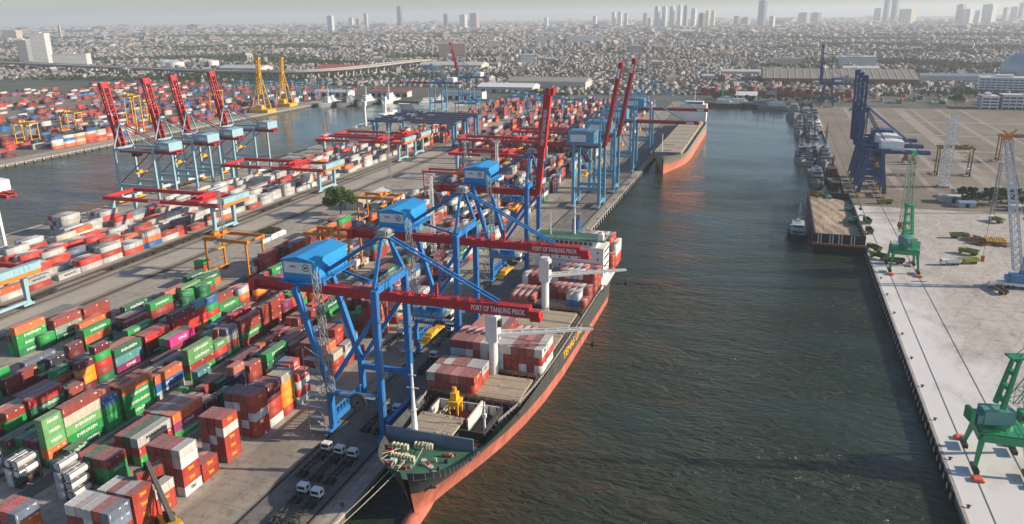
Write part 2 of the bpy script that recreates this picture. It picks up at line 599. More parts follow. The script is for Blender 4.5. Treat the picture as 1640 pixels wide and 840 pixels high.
# water
mw = bpy.data.materials.new('harbour_water')
mw.use_nodes = True
n, l = mw.node_tree.nodes, mw.node_tree.links
b = n['Principled BSDF']
b.inputs['Base Color'].default_value = (.027, .042, .026, 1)
b.inputs['Roughness'].default_value = .16
b.inputs['IOR'].default_value = 1.33
g = n.new('ShaderNodeNewGeometry')
def wnoise(sc, det, stretch, dist=0):
    mp = n.new('ShaderNodeMapping')
    mp.inputs['Rotation'].default_value = (0, 0, R(20))
    mp.inputs['Scale'].default_value = stretch
    l.new(g.outputs['Position'], mp.inputs[0])
    z = n.new('ShaderNodeTexNoise')
    z.inputs['Scale'].default_value = sc
    z.inputs['Detail'].default_value = det
    z.inputs['Roughness'].default_value = .55
    z.inputs['Distortion'].default_value = dist
    l.new(mp.outputs[0], z.inputs['Vector'])
    return z.outputs['Fac']
w1 = wnoise(.40, 5, (.65, 1.3, 1), .7)
w2 = wnoise(.075, 3, (.6, 1.3, 1), .8)
ad = n.new('ShaderNodeMath'); ad.operation = 'MULTIPLY_ADD'
ad.inputs[1].default_value = 1.5
l.new(w2, ad.inputs[0]); l.new(w1, ad.inputs[2])
bp = n.new('ShaderNodeBump')
bp.inputs['Strength'].default_value = .8
bp.inputs['Distance'].default_value = 2.1
l.new(ad.outputs[0], bp.inputs['Height'])
sy_ = n.new('ShaderNodeSeparateXYZ'); l.new(g.outputs['Position'], sy_.inputs[0])
calm = n.new('ShaderNodeMapRange')            # the sheltered head of the basin lies calmer than its mouth
for k_, v_ in zip(('From Min', 'From Max', 'To Min', 'To Max'), (260, 700, .85, .07)):
    calm.inputs[k_].default_value = v_
l.new(sy_.outputs[1], calm.inputs[0])
pt = n.new('ShaderNodeMapRange')
for k_, v_ in zip(('From Min', 'From Max', 'To Min', 'To Max'), (.38, .62, .35, 1.35)):
    pt.inputs[k_].default_value = v_
l.new(wnoise(.006, 4, (.6, 1.5, 1), 2.), pt.inputs[0])
ml_ = n.new('ShaderNodeMath'); ml_.operation = 'MULTIPLY'
l.new(calm.outputs[0], ml_.inputs[0]); l.new(pt.outputs[0], ml_.inputs[1])
l.new(ml_.outputs[0], bp.inputs['Strength'])
l.new(bp.outputs[0], b.inputs['Normal'])
w3 = wnoise(.012, 5, (.7, 1.6, 1), 1.5)
mr = n.new('ShaderNodeMapRange')
mr.inputs['From Min'].default_value = .38; mr.inputs['From Max'].default_value = .62
mr.inputs['To Min'].default_value = .06; mr.inputs['To Max'].default_value = .2
l.new(w3, mr.inputs[0]); l.new(mr.outputs[0], b.inputs['Roughness'])
MATS['harbour_water'] = mw
wt = MB()
wt.add([(X3 - 5, -400, WZ), (X2 + 5, -400, WZ), (X2 + 5, YB2 + 5, WZ), (X3 - 5, YB2 + 5, WZ)], [(0, 1, 2, 3)])
wt.add([(XL - 5, -400, WZ), (XR + 5, -400, WZ), (XR + 5, YB + 5, WZ), (XL - 5, YB + 5, WZ)], [(0, 1, 2, 3)])
tag(wt.build('water', mw), kind='structure')

# haze
HAZE = .85e-4
mh = bpy.data.materials.new('haze_air')
mh.use_nodes = True
n, l = mh.node_tree.nodes, mh.node_tree.links
n.remove(n['Principled BSDF'])
pv = n.new('ShaderNodeVolumePrincipled')
pv.inputs['Color'].default_value = (.91, .97, 1, 1)
pv.inputs['Density'].default_value = HAZE
pv.inputs['Anisotropy'].default_value = .2
l.new(pv.outputs[0], n['Material Output'].inputs['Volume'])
hz = MB().box(-FAR - 50, FAR + 50, -500, FAR + 50, -12, 262).build('haze', mh)
tag(hz, kind='stuff')
# ------------------------------------------------------------------ containers
CC = dict(
    R=((.33, .055, .038), 'brick red'), r=((.60, .045, .035), 'bright red'), O=((.68, .155, .045), 'orange'),
    G=((.025, .34, .075), 'bright green'), g=((.15, .37, .13), 'pale green'), D=((.012, .15, .06), 'dark green'),
    T=((.09, .29, .30), 'teal'), N=((.018, .025, .055), 'navy'), B=((.035, .13, .33), 'blue'), M=((.46, .455, .42), 'light grey'),
    W=((.64, .63, .58), 'white'), E=((.50, .45, .35), 'beige'), P=((.80, .05, .27), 'pink'), p=((.27, .025, .12), 'magenta'),
    m=((.15, .025, .03), 'maroon'), Y=((.80, .30, .02), 'yellow orange'), b=((.15, .19, .25), 'slate blue'), H=((.58, .06, .04), 'red'),
    C=((.45, .47, .47), 'grey'), t=((.42, .05, .03), 'rust red'), e=((.23, .35, .27), 'mint green'), c=((.22, .38, .46), 'pale blue'), S=((.55, .18, .13), 'salmon'))
WORDS = {'G': ('EVERGREEN', 'w'), 'g': ('EVERGREEN', 'w'), 'D': ('EVERGREEN', 'w'), 'M': ('MAERSK', 'k'), 'P': ('ONE', 'w'), 'p': ('ONE', 'w'),
         'H': ('HAMBURG SUD', 'w'), 't': ('TEMAS', 'y'), 'B': ('SCL', 'w'), 'C': ('COSCO', 'k'), 'W': ('TEMAS', 'k')}
M_CONT = mat('container_paint', (1, 1, 1), .5, var=.24, scale=.8, streak=True, dust=.45, objcol=True, rust=.32)
M_CONTA = mat('container_paint_mass', (1, 1, 1), .55, var=.26, scale=.8, streak=True, dust=.6, attr='tint', rust=.4)
M_TW = mat('white_lettering', (.8, .8, .77), .6, var=.03)
M_TK = mat('dark_lettering', (.05, .055, .07), .6, var=.03)
M_TY = mat('yellow_lettering', (.85, .45, .04), .6, var=.03)
TM = {'w': M_TW, 'k': M_TK, 'y': M_TY}
M_LOCK = mat('locking_bar_steel', (.35, .34, .33), .45, .5)
CW = 2.44
def container_mesh(L, H):
    b = MB()
    w = CW
    # corner posts and rails standing proud, corrugated panels set in between
    for x in (0, w - .16):
        for y in (0, L - .16):
            b.box(x, x + .16, y, y + .16, 0, H)
    for z0, z1 in ((0, .16), (H - .12, H)):
        for x in (0, w - .1):
            b.box(x, x + .1, .16, L - .16, z0, z1)
        for y in (0, L - .1):
            b.box(.16, w - .16, y, y + .1, z0, z1)
    n = int(L / .56)
    st = (L - .32) / n
    for side in (0, 1):
        vs, fs = [], []
        for i in range(n):
            y0 = .16 + i * st
            for k, d in ((0, .09), (.3, .09), (.5, .03), (.8, .03)):
                vs.append((y0 + k * st, d))
        vs.append((L - .16, .09))
        pts = []
        for y, d in vs:
            x = d if side == 0 else w - d
            pts += [(x, y, .16), (x, y, H - .12)]
        for i in range(len(vs) - 1):
            q = (2 * i, 2 * i + 2, 2 * i + 3, 2 * i + 1)
            fs.append(q if side else tuple(reversed(q)))
        b.add(pts, fs)
    b.add([(.08, .08, H - .045), (w - .08, .08, H - .045), (w - .08, L - .08, H - .045), (.08, L - .08, H - .045)], [(0, 1, 2, 3)])
    nr = int(L / 1.5)
    for i in range(nr):
        y = (i + .5) * L / nr
        b.box(.1, w - .1, y - .3, y + .3, H - .05, H - .018)
    for y in (.06, L - .06):
        b.add([(.1, y, .1), (w - .1, y, .1), (w - .1, y, H - .1), (.1, y, H - .1)], [(0, 1, 2, 3)])
    b.add([(0.02, 0.02, .05), (w - .02, .02, .05), (w - .02, L - .02, .05), (.02, L - .02, .05)], [(3, 2, 1, 0)])
    return b.mesh('shipping_container', M_CONT)
CM = {}
def cmesh(L, H):
    k = (round(L, 2), round(H, 2))
    if k not in CM:
        CM[k] = container_mesh(L, H)
    return CM[k]
DOORS = {}
def door_mesh(H):
    if H not in DOORS:
        b = MB()
        for x0, x1 in ((.18, CW / 2 - .02), (CW / 2 + .02, CW - .18)):
            b.box(x0, x1, -.0, .05, .17, H - .14)
        me = b.mesh('door', M_CONT)
        q = MB()
        for x in (.5, .95, 1.49, 1.94):
            q.box(x - .03, x + .03, -.05, 0, .17, H - .14)
        DOORS[H] = (me, q.mesh('locking_bars', M_LOCK))
    return DOORS[H]

M_TANK = mat('tank_shell', (.66, .66, .62), .35, .1, var=.12, objcol=True, rust=.12)
M_TFRAME = mat('tank_frame', (.05, .07, .12), .5)
def tank_meshes(L=6.06, H=2.59):
    s = MB()
    cx, cz, n = CW / 2, H / 2 + .05, 16
    prof = [(.12, .55), (.2, .9), (.45, 1.1), (L - .45, 1.1), (L - .2, .9), (L - .12, .55)]
    vs = []
    for y, r in prof:
        for i in range(n):
            u = 2 * math.pi * i / n
            vs.append((cx + r * math.cos(u), y, cz + r * math.sin(u)))
    fs = []
    for k in range(len(prof) - 1):
        for i in range(n):
            j = (i + 1) % n
            fs.append((k * n + j, k * n + i, (k + 1) * n + i, (k + 1) * n + j))
    fs += [tuple(range(n)), tuple(reversed(range((len(prof) - 1) * n, len(prof) * n)))]
    s.add(vs, fs)
    s.cyl((cx, L / 2, cz + 1.05), (cx, L / 2, cz + 1.24), .35)
    f = MB()
    for x in (.07, CW - .07):
        for y in (.07, L - .07):
            f.beam((x, y, 0), (x, y, H), .14)
        for z in (.07, H - .07):
            f.beam((x, .14, z), (x, L - .14, z), .1)
    for y in (.07, L - .07):
        for z in (.07, H - .07):
            f.beam((.14, y, z), (CW - .14, y, z), .12)
        for xa, xb in ((.1, .7), (CW - .1, CW - .7)):
            f.beam((xa, y, .6), (xb, y, .1), .1)
            f.beam((xa, y, H - .6), (xb, y, H - .1), .1)
    k = MB().box(cx - .3, cx + .3, .6, L - .6, H - .16, H - .12)
    return s.mesh('tank_shell', M_TANK), f.mesh('frame', M_TFRAME), k.mesh('walkway', M_LOCK)
TANK = tank_meshes()

STACK = []      # every container: x (right side), y (front), z, L, H, code, area, place words
def S_(x, y, L, codes, area, h=None, z0=.05, rzj=True):
    """One stack; codes run from the top down."""
    H = h or (2.59 if L < 10 else 2.72)
    jx, jy = (rnd.uniform(-.06, .06), rnd.uniform(-.12, .12)) if rzj else (0, 0)
    n = len(codes)
    for i, c in enumerate(reversed(codes)):
        if c == '.':
            continue
        STACK.append(dict(x=x + jx + rnd.uniform(-.03, .03), y=y + jy, z=z0 + i * (H + .01), L=L, H=H, c=c, area=area, lev=i, n=n))
A20, A40 = 6.06, 12.19
PAL = 'RRRRRRmmttSOGDgDTNbBMWEHrCYp'
def rc(n, pal=PAL):
    return ''.join(rnd.choice(pal) for _ in range(n))

# --- block of brick-red stacks along the apron (right-hand side at x = -130)
AP = 'brick-red block beside the quay apron'
x0 = -130.
for k, (a, bq) in enumerate(((('bbttt', 109), ('ttttt', 116)), (('RRttt', 109), ('Ctttt', 116)), (('CWRRt', 109), ('RRRtt', 116)), (('MRRRR', 109), ('WRtRR', 116)), (('.WRRR', 109), ('..RRR', 116)))):
    for codes, y in (a, bq):
        if k < 4 or codes[0] == '.':
            S_(x0 - 2.52 * k, y, A20, codes[:4] if codes[0] != '.' else codes.replace('.', ''), AP)
S_(x0 + .0, 122.6, A20, 'Wtt', AP)
for k, codes in enumerate(('bOO', 'rbR', 'RRR')):
    S_(-153.4 - 2.55 * k, 105.5, A20, codes, 'corner stacks at the lower left of the frame')
for k, codes in enumerate(('WWttW', 'RRRRR', 'RRRRR', 'RRmRR')):
    S_(x0 - 2.52 * k, 131.5, A20, codes, AP)
S_(x0, 138.2, A20, 'tt', AP); S_(x0 - 2.52, 138.2, A20, 'RR', AP)
for k, codes in enumerate(('tWttt', 'RRWRR', 'RRRWR')):
    S_(x0 - 2.52 * k, 147.5, A20, codes, AP)
for k, codes in enumerate(('ttWtt', 'RRRWR', 'RWRRR', 'mCCRR', '.W.CC')):
    S_(x0 - 2.52 * k, 161, A20, codes.replace('.', 'R') if k < 4 else 'CC', AP)
for k, codes in enumerate(('mmttW', 'RCRRR', 'CCRR', 'CRRR')):
    S_(x0 - 2.52 * k, 167.4, A20, codes, AP)
for k, codes in enumerate(('EYYYt', 'EERRR', 'CRRR', 'RRR', 'RR')):
    S_(x0 - 2.52 * k, 174.2, A20, codes, AP)
for k, codes in enumerate(('HWHW', 'HWHWR', 'bRRRb', 'RRRR')):
    S_(x0 + (.0 if k else .6) - 2.52 * k, 181.6, A20, codes, AP)
for k, codes in enumerate(('EtR', 'OORR', 'bbOO', 'mRRm', 'RRRR', 'RRR')):
    S_(x0 - 2.52 * k, 203, A20, codes, AP)
for k, codes in enumerate(('CCR', 'ttttt', 'RRRRR', 'mRRRR', 'PDRR')):
    S_(x0 - 2.52 * k - (1 if k == 1 else 0), 210.4, A20, codes, AP)
for k, codes in enumerate(('R', 'CCC', 'cccRR', 'cRRR', 'DmRR')):
    S_(x0 - 2.52 * k, 217.4, A20, codes, AP)
for k, codes in enumerate(('SttWt', 'ttRRR', 'mRRRR', 'GRmR', 'Dmm')):
    S_(x0 - 2.52 * k, 236, A20 if k < 2 else A40, codes, AP)
for k, codes in enumerate(('WEEt', 'EWtt', 'mmRR', 'NbRR', 'bRR')):
    S_(x0 - 2.52 * k, 250, A40, codes, AP)
for y in range(268, 620, 13):
    for k in range(6):
        if in_view(x0 - 2.52 * k, y) and rnd.random() < (.78 if y < 460 else .6):
            S_(x0 - 2.52 * k - (3 if y > 300 else 0), y, A40, rc(rnd.choice((1, 2, 2, 3, 3, 4)), 'RRmbNNCWEMtTBDOc'), 'mixed block behind the blue quay cranes')

# --- second block (right-hand side at x = -151)
B1 = 'block of mixed stacks behind the brick-red block'
x0 = -151.
S_(-155, 121.6, A20, 'KKK', 'pile of white tank containers beside the truck lane'); S_(-157.6, 121.6, A20, 'KKKK', 'pile of white tank containers beside the truck lane')
for k, codes in enumerate(('RGG', 'RGD', 'DRR')):
    S_(x0 - 2.55 * k, 129.3, A20, codes, B1)
S_(x0 - 2.55 * 4.5, 131, A20, 'DD', B1)
for k, codes in enumerate(('MrG', 'DRm', 'RRm', 'Rm')):
    S_(x0 - 2.55 * k, 139.5, A40, codes, B1)
for k, codes in enumerate(('OpG', 'SpR', 'ERR', 'Rmm')):
    S_(x0 - 2.55 * k, 152.5, A40, codes, B1)
S_(x0 - 2.55 * 2, 165.5, A20, 'RR', B1); S_(x0, 165.5, A20, 'mm', B1); S_(x0 - 2.55, 165.5, A20, 'mR', B1); S_(x0 - 2.55 * 3, 165.5, A20, 'Dm', B1)
S_(x0, 172, A20, 'DN', B1)
S_(x0 - .4, 179.3, A20, 'SNNb', B1)
S_(x0 - 2.55 * 5, 178.2, A20, 'TDm', B1); S_(x0 - 2.55 * 4, 178.2, A20, 'Rm', B1); S_(x0 - 2.55 * 3, 172, A40, 'RN', B1); S_(x0 - 2.55 * 2, 178.2, A20, 'DD', B1)
S_(x0 - 2.55 * 2, 186, A40, 'BR', B1, h=2.59); S_(x0 - 2.55, 186, A20, 'RR', B1); S_(x0, 187, A20, 'RRm', B1)
S_(x0, 196, A40, 'GDm', B1, h=2.59); S_(x0 - 2.55, 196, A40, 'mm', B1); S_(x0 - 2.55 * 2, 199, A40, 'Nm', B1); S_(x0 - 2.55 * 3, 199, A20, 'mR', B1)
S_(x0, 209.5, A20, 'SR', B1); S_(x0 - 2.55, 209.5, A40, 'Rm', B1); S_(x0, 216, A20, 'RD', B1); S_(x0 - 2.55 * 2, 213, A40, 'mm', B1)
S_(x0, 223, A20, 'BN', B1); S_(x0 - 2.55 * 3, 226, A40, 'RDm', B1); S_(x0, 230, A20, 'RR', B1); S_(x0 - 2.55, 223, A40, 'g', B1)
S_(x0 - 2.55 * 4, 226, A40, 'ORm', B1); S_(x0 - 2.55 * 2, 240, A40, 'DGm', B1); S_(x0 - 2.55 * 4, 240, A40, 'rRD', B1)

# --- third block (right-hand side at x = -173.6)
B2 = 'tall block of green stacks'
x0 = -173.6
for k in (0, 1):
    S_(x0 + 1.2 - 2.55 * k, 122, A20, 'KKK', 'pile of tank containers in front of the green stacks')
for k in (4, 5):
    S_(x0 + 1.2 - 2.55 * k, 120, A20, 'KKK', 'second pile of tank containers near the frame edge')
S_(x0 + .4, 131.4, A20, 'gggOD', B2, h=2.85)
S_(x0, 138, A40, 'REgGD', B2, h=2.85)
S_(x0 + 2.6, 131.2, A20, 'e', B2); S_(x0 + 5.2, 133.5, A20, 'DD', B2)
S_(x0 - 2.6, 150.6, A20, 'OYmR', B2, h=2.9)
S_(x0, 150.6, A20, 'BGGG', B2)
S_(x0, 158, A40, 'OGGG', B2, h=2.65)
S_(x0, 170.6, A40, 'OBM', B2, h=2.75)
S_(x0, 186, A40, 'ggRG', B2, h=2.65)
S_(x0, 198.6, A20, 'grN', B2)
S_(x0 - 2.6, 204, A20, 'RRmm', B2); S_(x0, 205.2, A20, 'bERD', B2)
S_(x0, 213, A40, 'RRGR', B2, h=2.65)
S_(x0, 225.6, A40, 'RRRR', B2, h=2.75)
S_(x0 - 2.6, 238, A20, 'rRRm', B2); S_(x0, 239, A20, 'pmR', B2); S_(x0, 246, A20, 'OrD', B2)
S_(x0 - 2.6 * 1, 131, A20, 'mDm', B2); S_(x0 - 2.6 * 2, 131, A20, 'mDm', B2); S_(x0 - 2.6 * 4, 129, A20, 'mDD', B2)
S_(x0 - 2.6 * 5, 139, A20, 'mR', B2); S_(x0 - 2.6 * 3, 140, A40, 'mDR', B2)
for k in (1, 2, 3):
    S_(x0 - 2.6 * k, 158, A40, ('RRmR', 'mRm', 'mR')[k - 1], B2)
    S_(x0 - 2.6 * k, 170.6, A40, ('mR', 'mD', 'mm')[k - 1], B2)
    S_(x0 - 2.6 * k, 186, A40, ('DmD', 'mR', 'mR')[k - 1], B2)
    S_(x0 - 2.6 * k, 213, A40, ('TTm', 'mm', 'mm')[k - 1], B2)
    S_(x0 - 2.6 * k, 226, A40, ('RRR', 'mm', 'Dm')[k - 1], B2)
S_(x0 - 2.6 * 5, 172, A40, 'm', B2); S_(x0 - 2.6 * 6, 172, A40, 'b', B2); S_(x0 - 2.6 * 4, 183, A40, 'MM', B2, h=2.59); S_(x0 - 2.6 * 5, 185, A40, 'mm', B2)
S_(x0 - 2.6 * 6, 195.5, A40, 'PRm', B2, h=2.85); S_(x0 - 2.6 * 7, 195.5, A40, 'GDD', B2, h=2.85)
S_(x0 - 2.6 * 5, 208.6, A20, 'gG', B2); S_(x0 - 2.6 * 4, 212, A20, 'CC', B2); S_(x0 - 2.6 * 5, 216, A40, 'DD', B2, h=2.59)

# --- fourth block (right-hand side at x = -200.5)
B3 = 'middle block of red and green stacks'
x0 = -200.5
S_(x0 + 2.6, 140, A20, 'RGD', B3); S_(x0, 139, A20, 'OYm', B3)
S_(x0 + 2.6, 147.3, A40, 'rDm', B3, h=2.72); S_(x0, 150, A40, 'GD', B3, h=2.85); S_(x0 - 2.6, 148, A40, 'eD', B3)
S_(x0 - 2.6 * 2, 140, A40, 'eR', B3)
S_(x0 + 2.6, 160.6, A20, 'RR', B3); S_(x0, 163.3, A20, 'mm', B3); S_(x0, 168, A20, 'mYYm', B3)
S_(x0, 175, A20, 'mGrRD', B3)
S_(x0, 182.2, A40, 'DTp', B3, h=2.9); S_(x0 - 2.6, 182.2, A40, 'ODm', B3, h=2.9); S_(x0 - 2.6 * 2, 182.2, A40, 'gGm', B3, h=2.7)
S_(x0 - 2.6 * 3, 184, A20, 'GTR', B3); S_(x0 - 2.6 * 4, 186, A40, 'OD', B3); S_(x0 - 2.6 * 3, 175, A20, 'DTm', B3)
S_(x0, 196, A40, 'rRD', B3, h=2.72); S_(x0 - 2.6, 196, A40, 'RRm', B3); S_(x0 - 2.6 * 4, 199, A40, 'GmD', B3, h=2.6); S_(x0 - 2.6 * 2, 199, A40, 'RR', B3)
S_(x0, 209.4, A40, 'mrrR', B3, h=2.75); S_(x0 - 2.6, 209.4, A40, 'mmR', B3); S_(x0 - 2.6 * 3, 212, A40, 'RR', B3); S_(x0 - 2.6 * 4, 225, A40, 'GR', B3)
S_(x0, 221.6, A20, 'TrrO', B3, h=2.85); S_(x0, 228.6, A20, 'BGrG', B3); S_(x0 - 2.6, 225, A40, 'GGm', B3); S_(x0 - 2.6 * 2, 226, A20, 'GD', B3)
S_(x0, 235, A40, 'GE', B3, h=2.6); S_(x0 - 2.6, 236, A40, 'RGE', B3, h=2.6); S_(x0 + 2.6, 236, A40, 'D', B3)
S_(x0, 248, A20, 'MOR', B3); S_(x0 - 2.6, 249, A20, 'OD', B3); S_(x0 - 2.6 * 2, 250, A40, 'rN', B3); S_(x0 + 2.6, 256, A20, 'YR', B3); S_(x0 - 2.6 * 3, 262, A40, 'r', B3); S_(x0, 262, A40, 'RN', B3); S_(x0 - 2.6, 266, A20, 'RRR', B3); S_(x0 + 2.6, 270, A40, 'OR', B3)
for y in (284, 297, 310):
    for k in range(6):
        if y >= 297 or k > 3:
            S_(x0 - 4 - 2.55 * k, y, A40, ('RRmNR', 'bRRRm', 'RmRRN', 'mRRm', 'RNRm', 'RR')[k] if y == 297 else rc(rnd.choice((3, 4)), 'RRRmmN'), 'tall dark stacks behind the nearest crane house')
for k, codes in enumerate(('ORRR', 'SRR', 'SRR', 'eG')):
    S_(x0 - 12 - 2.55 * k, 334, A40, codes, 'tall dark stacks behind the nearest crane house')
for k, codes in enumerate(('GRRR', 'eDRR', 'RmRR', 'RRR')):
    S_(x0 - 12 - 2.55 * k, 349, A40, codes, 'tall dark stacks behind the nearest crane house')

# --- fifth block (right-hand side at x = -222) and the edge row at x = -244
B4 = 'outer block next to the wide truck lane'
x0 = -222.4
S_(x0, 159.5, A40, 'RR', B4, h=2.8); S_(x0, 176.3, A20, 'Nm', B4)
S_(x0 - 3.4, 187, A20, 'mm', B4); S_(x0 - 3.4, 194, A40, 'GOD', B4, h=2.7); S_(x0 - 6, 194, A20, 'mm', B4)
S_(x0 - 3.6, 213, A40, 'RD', B4); S_(x0 - 6.2, 213, A40, 'eD', B4); S_(x0 - 3.6, 226, A40, 'Rm', B4); S_(x0 - 6.2, 230, A40, 'm', B4)
S_(x0 - 3, 244, A20, 'GD', B4); S_(x0 - 3, 251.5, A40, 'GR', B4); S_(x0, 251, A20, 'DD', B4); S_(x0 + 2, 238, A20, 'DG', B4)
E4 = 'edge row beside the railway'
S_(-245, 183.4, A40, 'OGGD', E4, h=2.75); S_(-247.8, 183.4, A20, 'RGG', E4)
S_(-242.6, 190.5, A20, 'GD', E4)
S_(-243.2, 197.4, A40, 'ReD', E4, h=2.85); S_(-246, 199, A40, 'RRD', E4, h=2.85)
S_(-243.4, 211, A40, 'RRR', E4, h=2.75)
S_(-243.6, 275.4, A20, 'GtO', E4)

# --- fill the inner rows of the near blocks where nothing is specified
def taken(x, y, L):
    return any(abs(c['x'] - x) < 2.4 and c['y'] < y + L - .3 and c['y'] + c['L'] > y + .3 for c in STACK)
for nm, xr, n, ya, yb, pitch in ((B1, -151., 6, 129, 262, 2.55), (B2, -173.6, 7, 131, 262, 2.6), (B3, -200.5, 6, 133, 290, 2.6), (B4, -222.4, 7, 139, 268, 2.6)):
    y = ya
    while y < yb:
        for k in range(n):
            x = xr - pitch * k
            if nm == B4 and x < -229 and y < 196: continue
            L = A40 if not taken(x, y, A40) else A20
            if taken(x, y, L) or rnd.random() < .16: continue
            top = 2 if k >= n - 2 else 3
            S_(x, y, L, rc(rnd.choice((1, 2, 2, 3)) if top == 3 else rnd.choice((1, 1, 2)), 'RRRmSOGDGGgGGGOrTbN' if nm != B1 else 'RRRmmSRDGtOrbN'), nm)
        y += 6.4 if rnd.random() < .3 else 12.9
# --- yard beyond, along the pier
MID = 'scattered stacks in the middle of the pier'
for y in range(292, 620, 14):
    for k in range(22):
        x = -152 - 2.7 * k - (3 if k > 6 else 0) - (4 if k > 13 else 0)
        if x < -258 or (y < 375 and x < -196):
            continue
        f = {0: .5, 1: .42, 2: .36}.get(int((y - 290) / 110), .45)
        if rnd.random() < f:
            S_(x, y, rnd.choice((A20, A40, A40, A40)), rc(rnd.choice((1, 1, 2, 2, 3)), 'RRRmMMWCEbNTtDOH'), MID)
FARY = 'tall mixed stacks at the far end of the pier'
for y in range(632, 1000, 14):
    for k in range(56):
        x = -140 - 2.7 * k - 6 * (k // 7)
        if x < -392 or not in_view(x, y):
            continue
        band = (k // 7)
        f = .62 if (band % 2 == 0 or y > 760) else .3
        if x < -290 and y < 700: f = .35
        if -290 < x < -262: continue
        if rnd.random() < f:
            S_(x, y, A40, rc(rnd.choice((1, 2, 3, 4, 4, 5)), 'RRRRmmmMOEbNtRCR'), FARY)

# --- rail-side yard under the red gantries
RY = 'rail-side yard under the red gantries'
x0 = -303.
for k, (y, codes) in enumerate(((224, 'OM'), (237, 'MR'), (253, 'M'), (266, 'HM'), (279, 'MRM'), (293, 'CH'), (306, 'MOB'), (319, 'RM'), (325.5, 'RH'))):
    S_(x0, y, A40, codes, RY)
for y, codes in ((266, 'HC'), (279, 'MRC'), (293, 'CM'), (306, 'MR')):
    S_(x0 - 2.6, y, A40, codes, RY); S_(x0 - 5.2, y, A40, rc(len(codes), 'CMDR'), RY)
RYP = 'MMMMMCCEEWHHRRbOM'
for k in range(18):
    x = x0 - 2.75 * k - (3.5 if k > 2 else 0) - (3.5 if k > 8 else 0)
    for y in list(range(212, 470, 13)) + list(range(478, 640, 13)):
        if k < 3 and y < 332: continue
        if x < -354: continue
        if k == 2 or k == 8: continue
        f = .84 if y < 470 else .6
        if rnd.random() < f and in_view(x, y):
            S_(x, y, A40, rc(rnd.choice((1, 1, 2, 2, 3)), RYP), RY)
for y, codes, k in ((330, 'MHMM', 0), (330, 'MMMM', 1), (330, 'RMCM', 2), (330, 'MCRC', 3), (316, 'MMRM', 5), (316, 'MMCM', 6), (316, 'CRCM', 7), (316, 'RCRC', 8)):
    S_(-352 - 2.6 * k, y - 2, A40, codes, 'high block of grey stacks by the west basin')
for y, codes, k in ((262, 'HO', 0), (262, 'OR', 1), (275, 'HR', 0), (275, 'r', 2), (250, 'rH', 3)):
    S_(-345 - 2.6 * k, y, A20, codes, RY)

# --- west terminal across the basin
WT = 'west terminal across the basin'
for k, codes in enumerate(('BWMO', 'WBMO', 'EOMO', 'MOHR', 'EMHO', 'RrEH', 'eEBB', 'RWMH')):
    S_(X3 - 27, 548 + k * 12.9, A40, codes, WT)
for y in range(430, 1190, 14):
    for k in range(130):
        x = X3 - 30 - 2.8 * k - 9 * (k // 6)
        if in_view(x, y, 0, 10) and rnd.random() < (.22 if k < 60 and y < 960 else .1):
            S_(x, y, A40, rc(rnd.choice((1, 1, 2, 2, 3)), 'RRRmmmbNNBCEt'), WT)
# --- red container wall at the head of the basin and the rail depot behind
HD = 'row of containers at the head of the basin'
for k in range(22):
    S_(-62 + k * 12.6 + 2.44, 1205 + (k % 3), 2.5, rc(rnd.choice((2, 3, 4)), 'RRRRmCWrB'), HD, h=2.6) if False else None
WALL_ROWS = []
for k in range(17):
    for lv in range(rnd.choice((3, 4, 4, 5))):
        for j in range(2):
            WALL_ROWS.append((-112 + k * 13 + 6.1, 1186 + j * 2.6, .05 + lv * 2.6, rnd.choice('RRRRRmRCt') if k != 3 else 'G'))
for k in range(50):
    S_(60 + k * 4.2, 1120 + rnd.choice((0, 16, 32, 60)), A40, rc(rnd.choice((1, 2)), 'RCGDrbTMm'), 'truck park beyond the brown storage yard') if rnd.random() < .8 else None
# ------------------------------------------------------------------ container ship at the quay
CX, Y0S = -73.8, 140.
M_HULL = mat('hull_dark_grey', (.07, .073, .068), .55, var=.4, scale=.35, streak=True, rust=.45)
M_BOOT = mat('hull_red_antifouling', (.45, .135, .09), .75, var=.4, scale=.3, streak=True, rust=.35)
M_DECKG = mat('deck_green', (.05, .15, .09), .6, var=.35, scale=.4, rust=.5)
M_DECKD = mat('deck_dark', (.06, .055, .05), .7, var=.4, scale=.5, rust=.5)
M_HATCH = mat('hatch_cover_buff', (.40, .33, .24), .7, var=.2, scale=.3, rust=.35)
M_SHIPW = mat('ship_white', (.80, .79, .75), .45, var=.05, scale=.3, streak=True, rust=.06)
M_BWALL = mat('breakwater_slate', (.13, .17, .23), .55, var=.15)
M_WINCH = mat('winch_cream', (.62, .58, .38), .6, var=.2, rust=.3)
M_GLASS = mat('dark_glass', (.03, .04, .05), .12, spec=.6)
M_HOLD = mat('hold_white', (.62, .60, .55), .7, var=.15, rust=.4)
M_FUNNEL = mat('funnel_blue', (.035, .11, .26), .45)
M_BLK = mat('black_steel', (.03, .03, .03), .6, var=.3)
M_ROPE = mat('mooring_rope', (.55, .50, .40), .9)
M_YEL = mat('machine_yellow', (.75, .40, .03), .5, var=.2, rust=.3)
M_REDST = mat('deck_red', (.45, .06, .04), .6, var=.2, rust=.3)
M_GALV0 = mat('ship_galvanised', (.35, .36, .35), .5, .3, var=.2)
M_RUSTY = mat('rusty_steel', (.16, .075, .045), .8, var=.4, scale=.8)

def interp(t, pts):
    for (a, va), (b_, vb) in zip(pts[:-1], pts[1:]):
        if t <= b_:
            return va + (vb - va) * (t - a) / (b_ - a) if t > a else va
    return pts[-1][1]

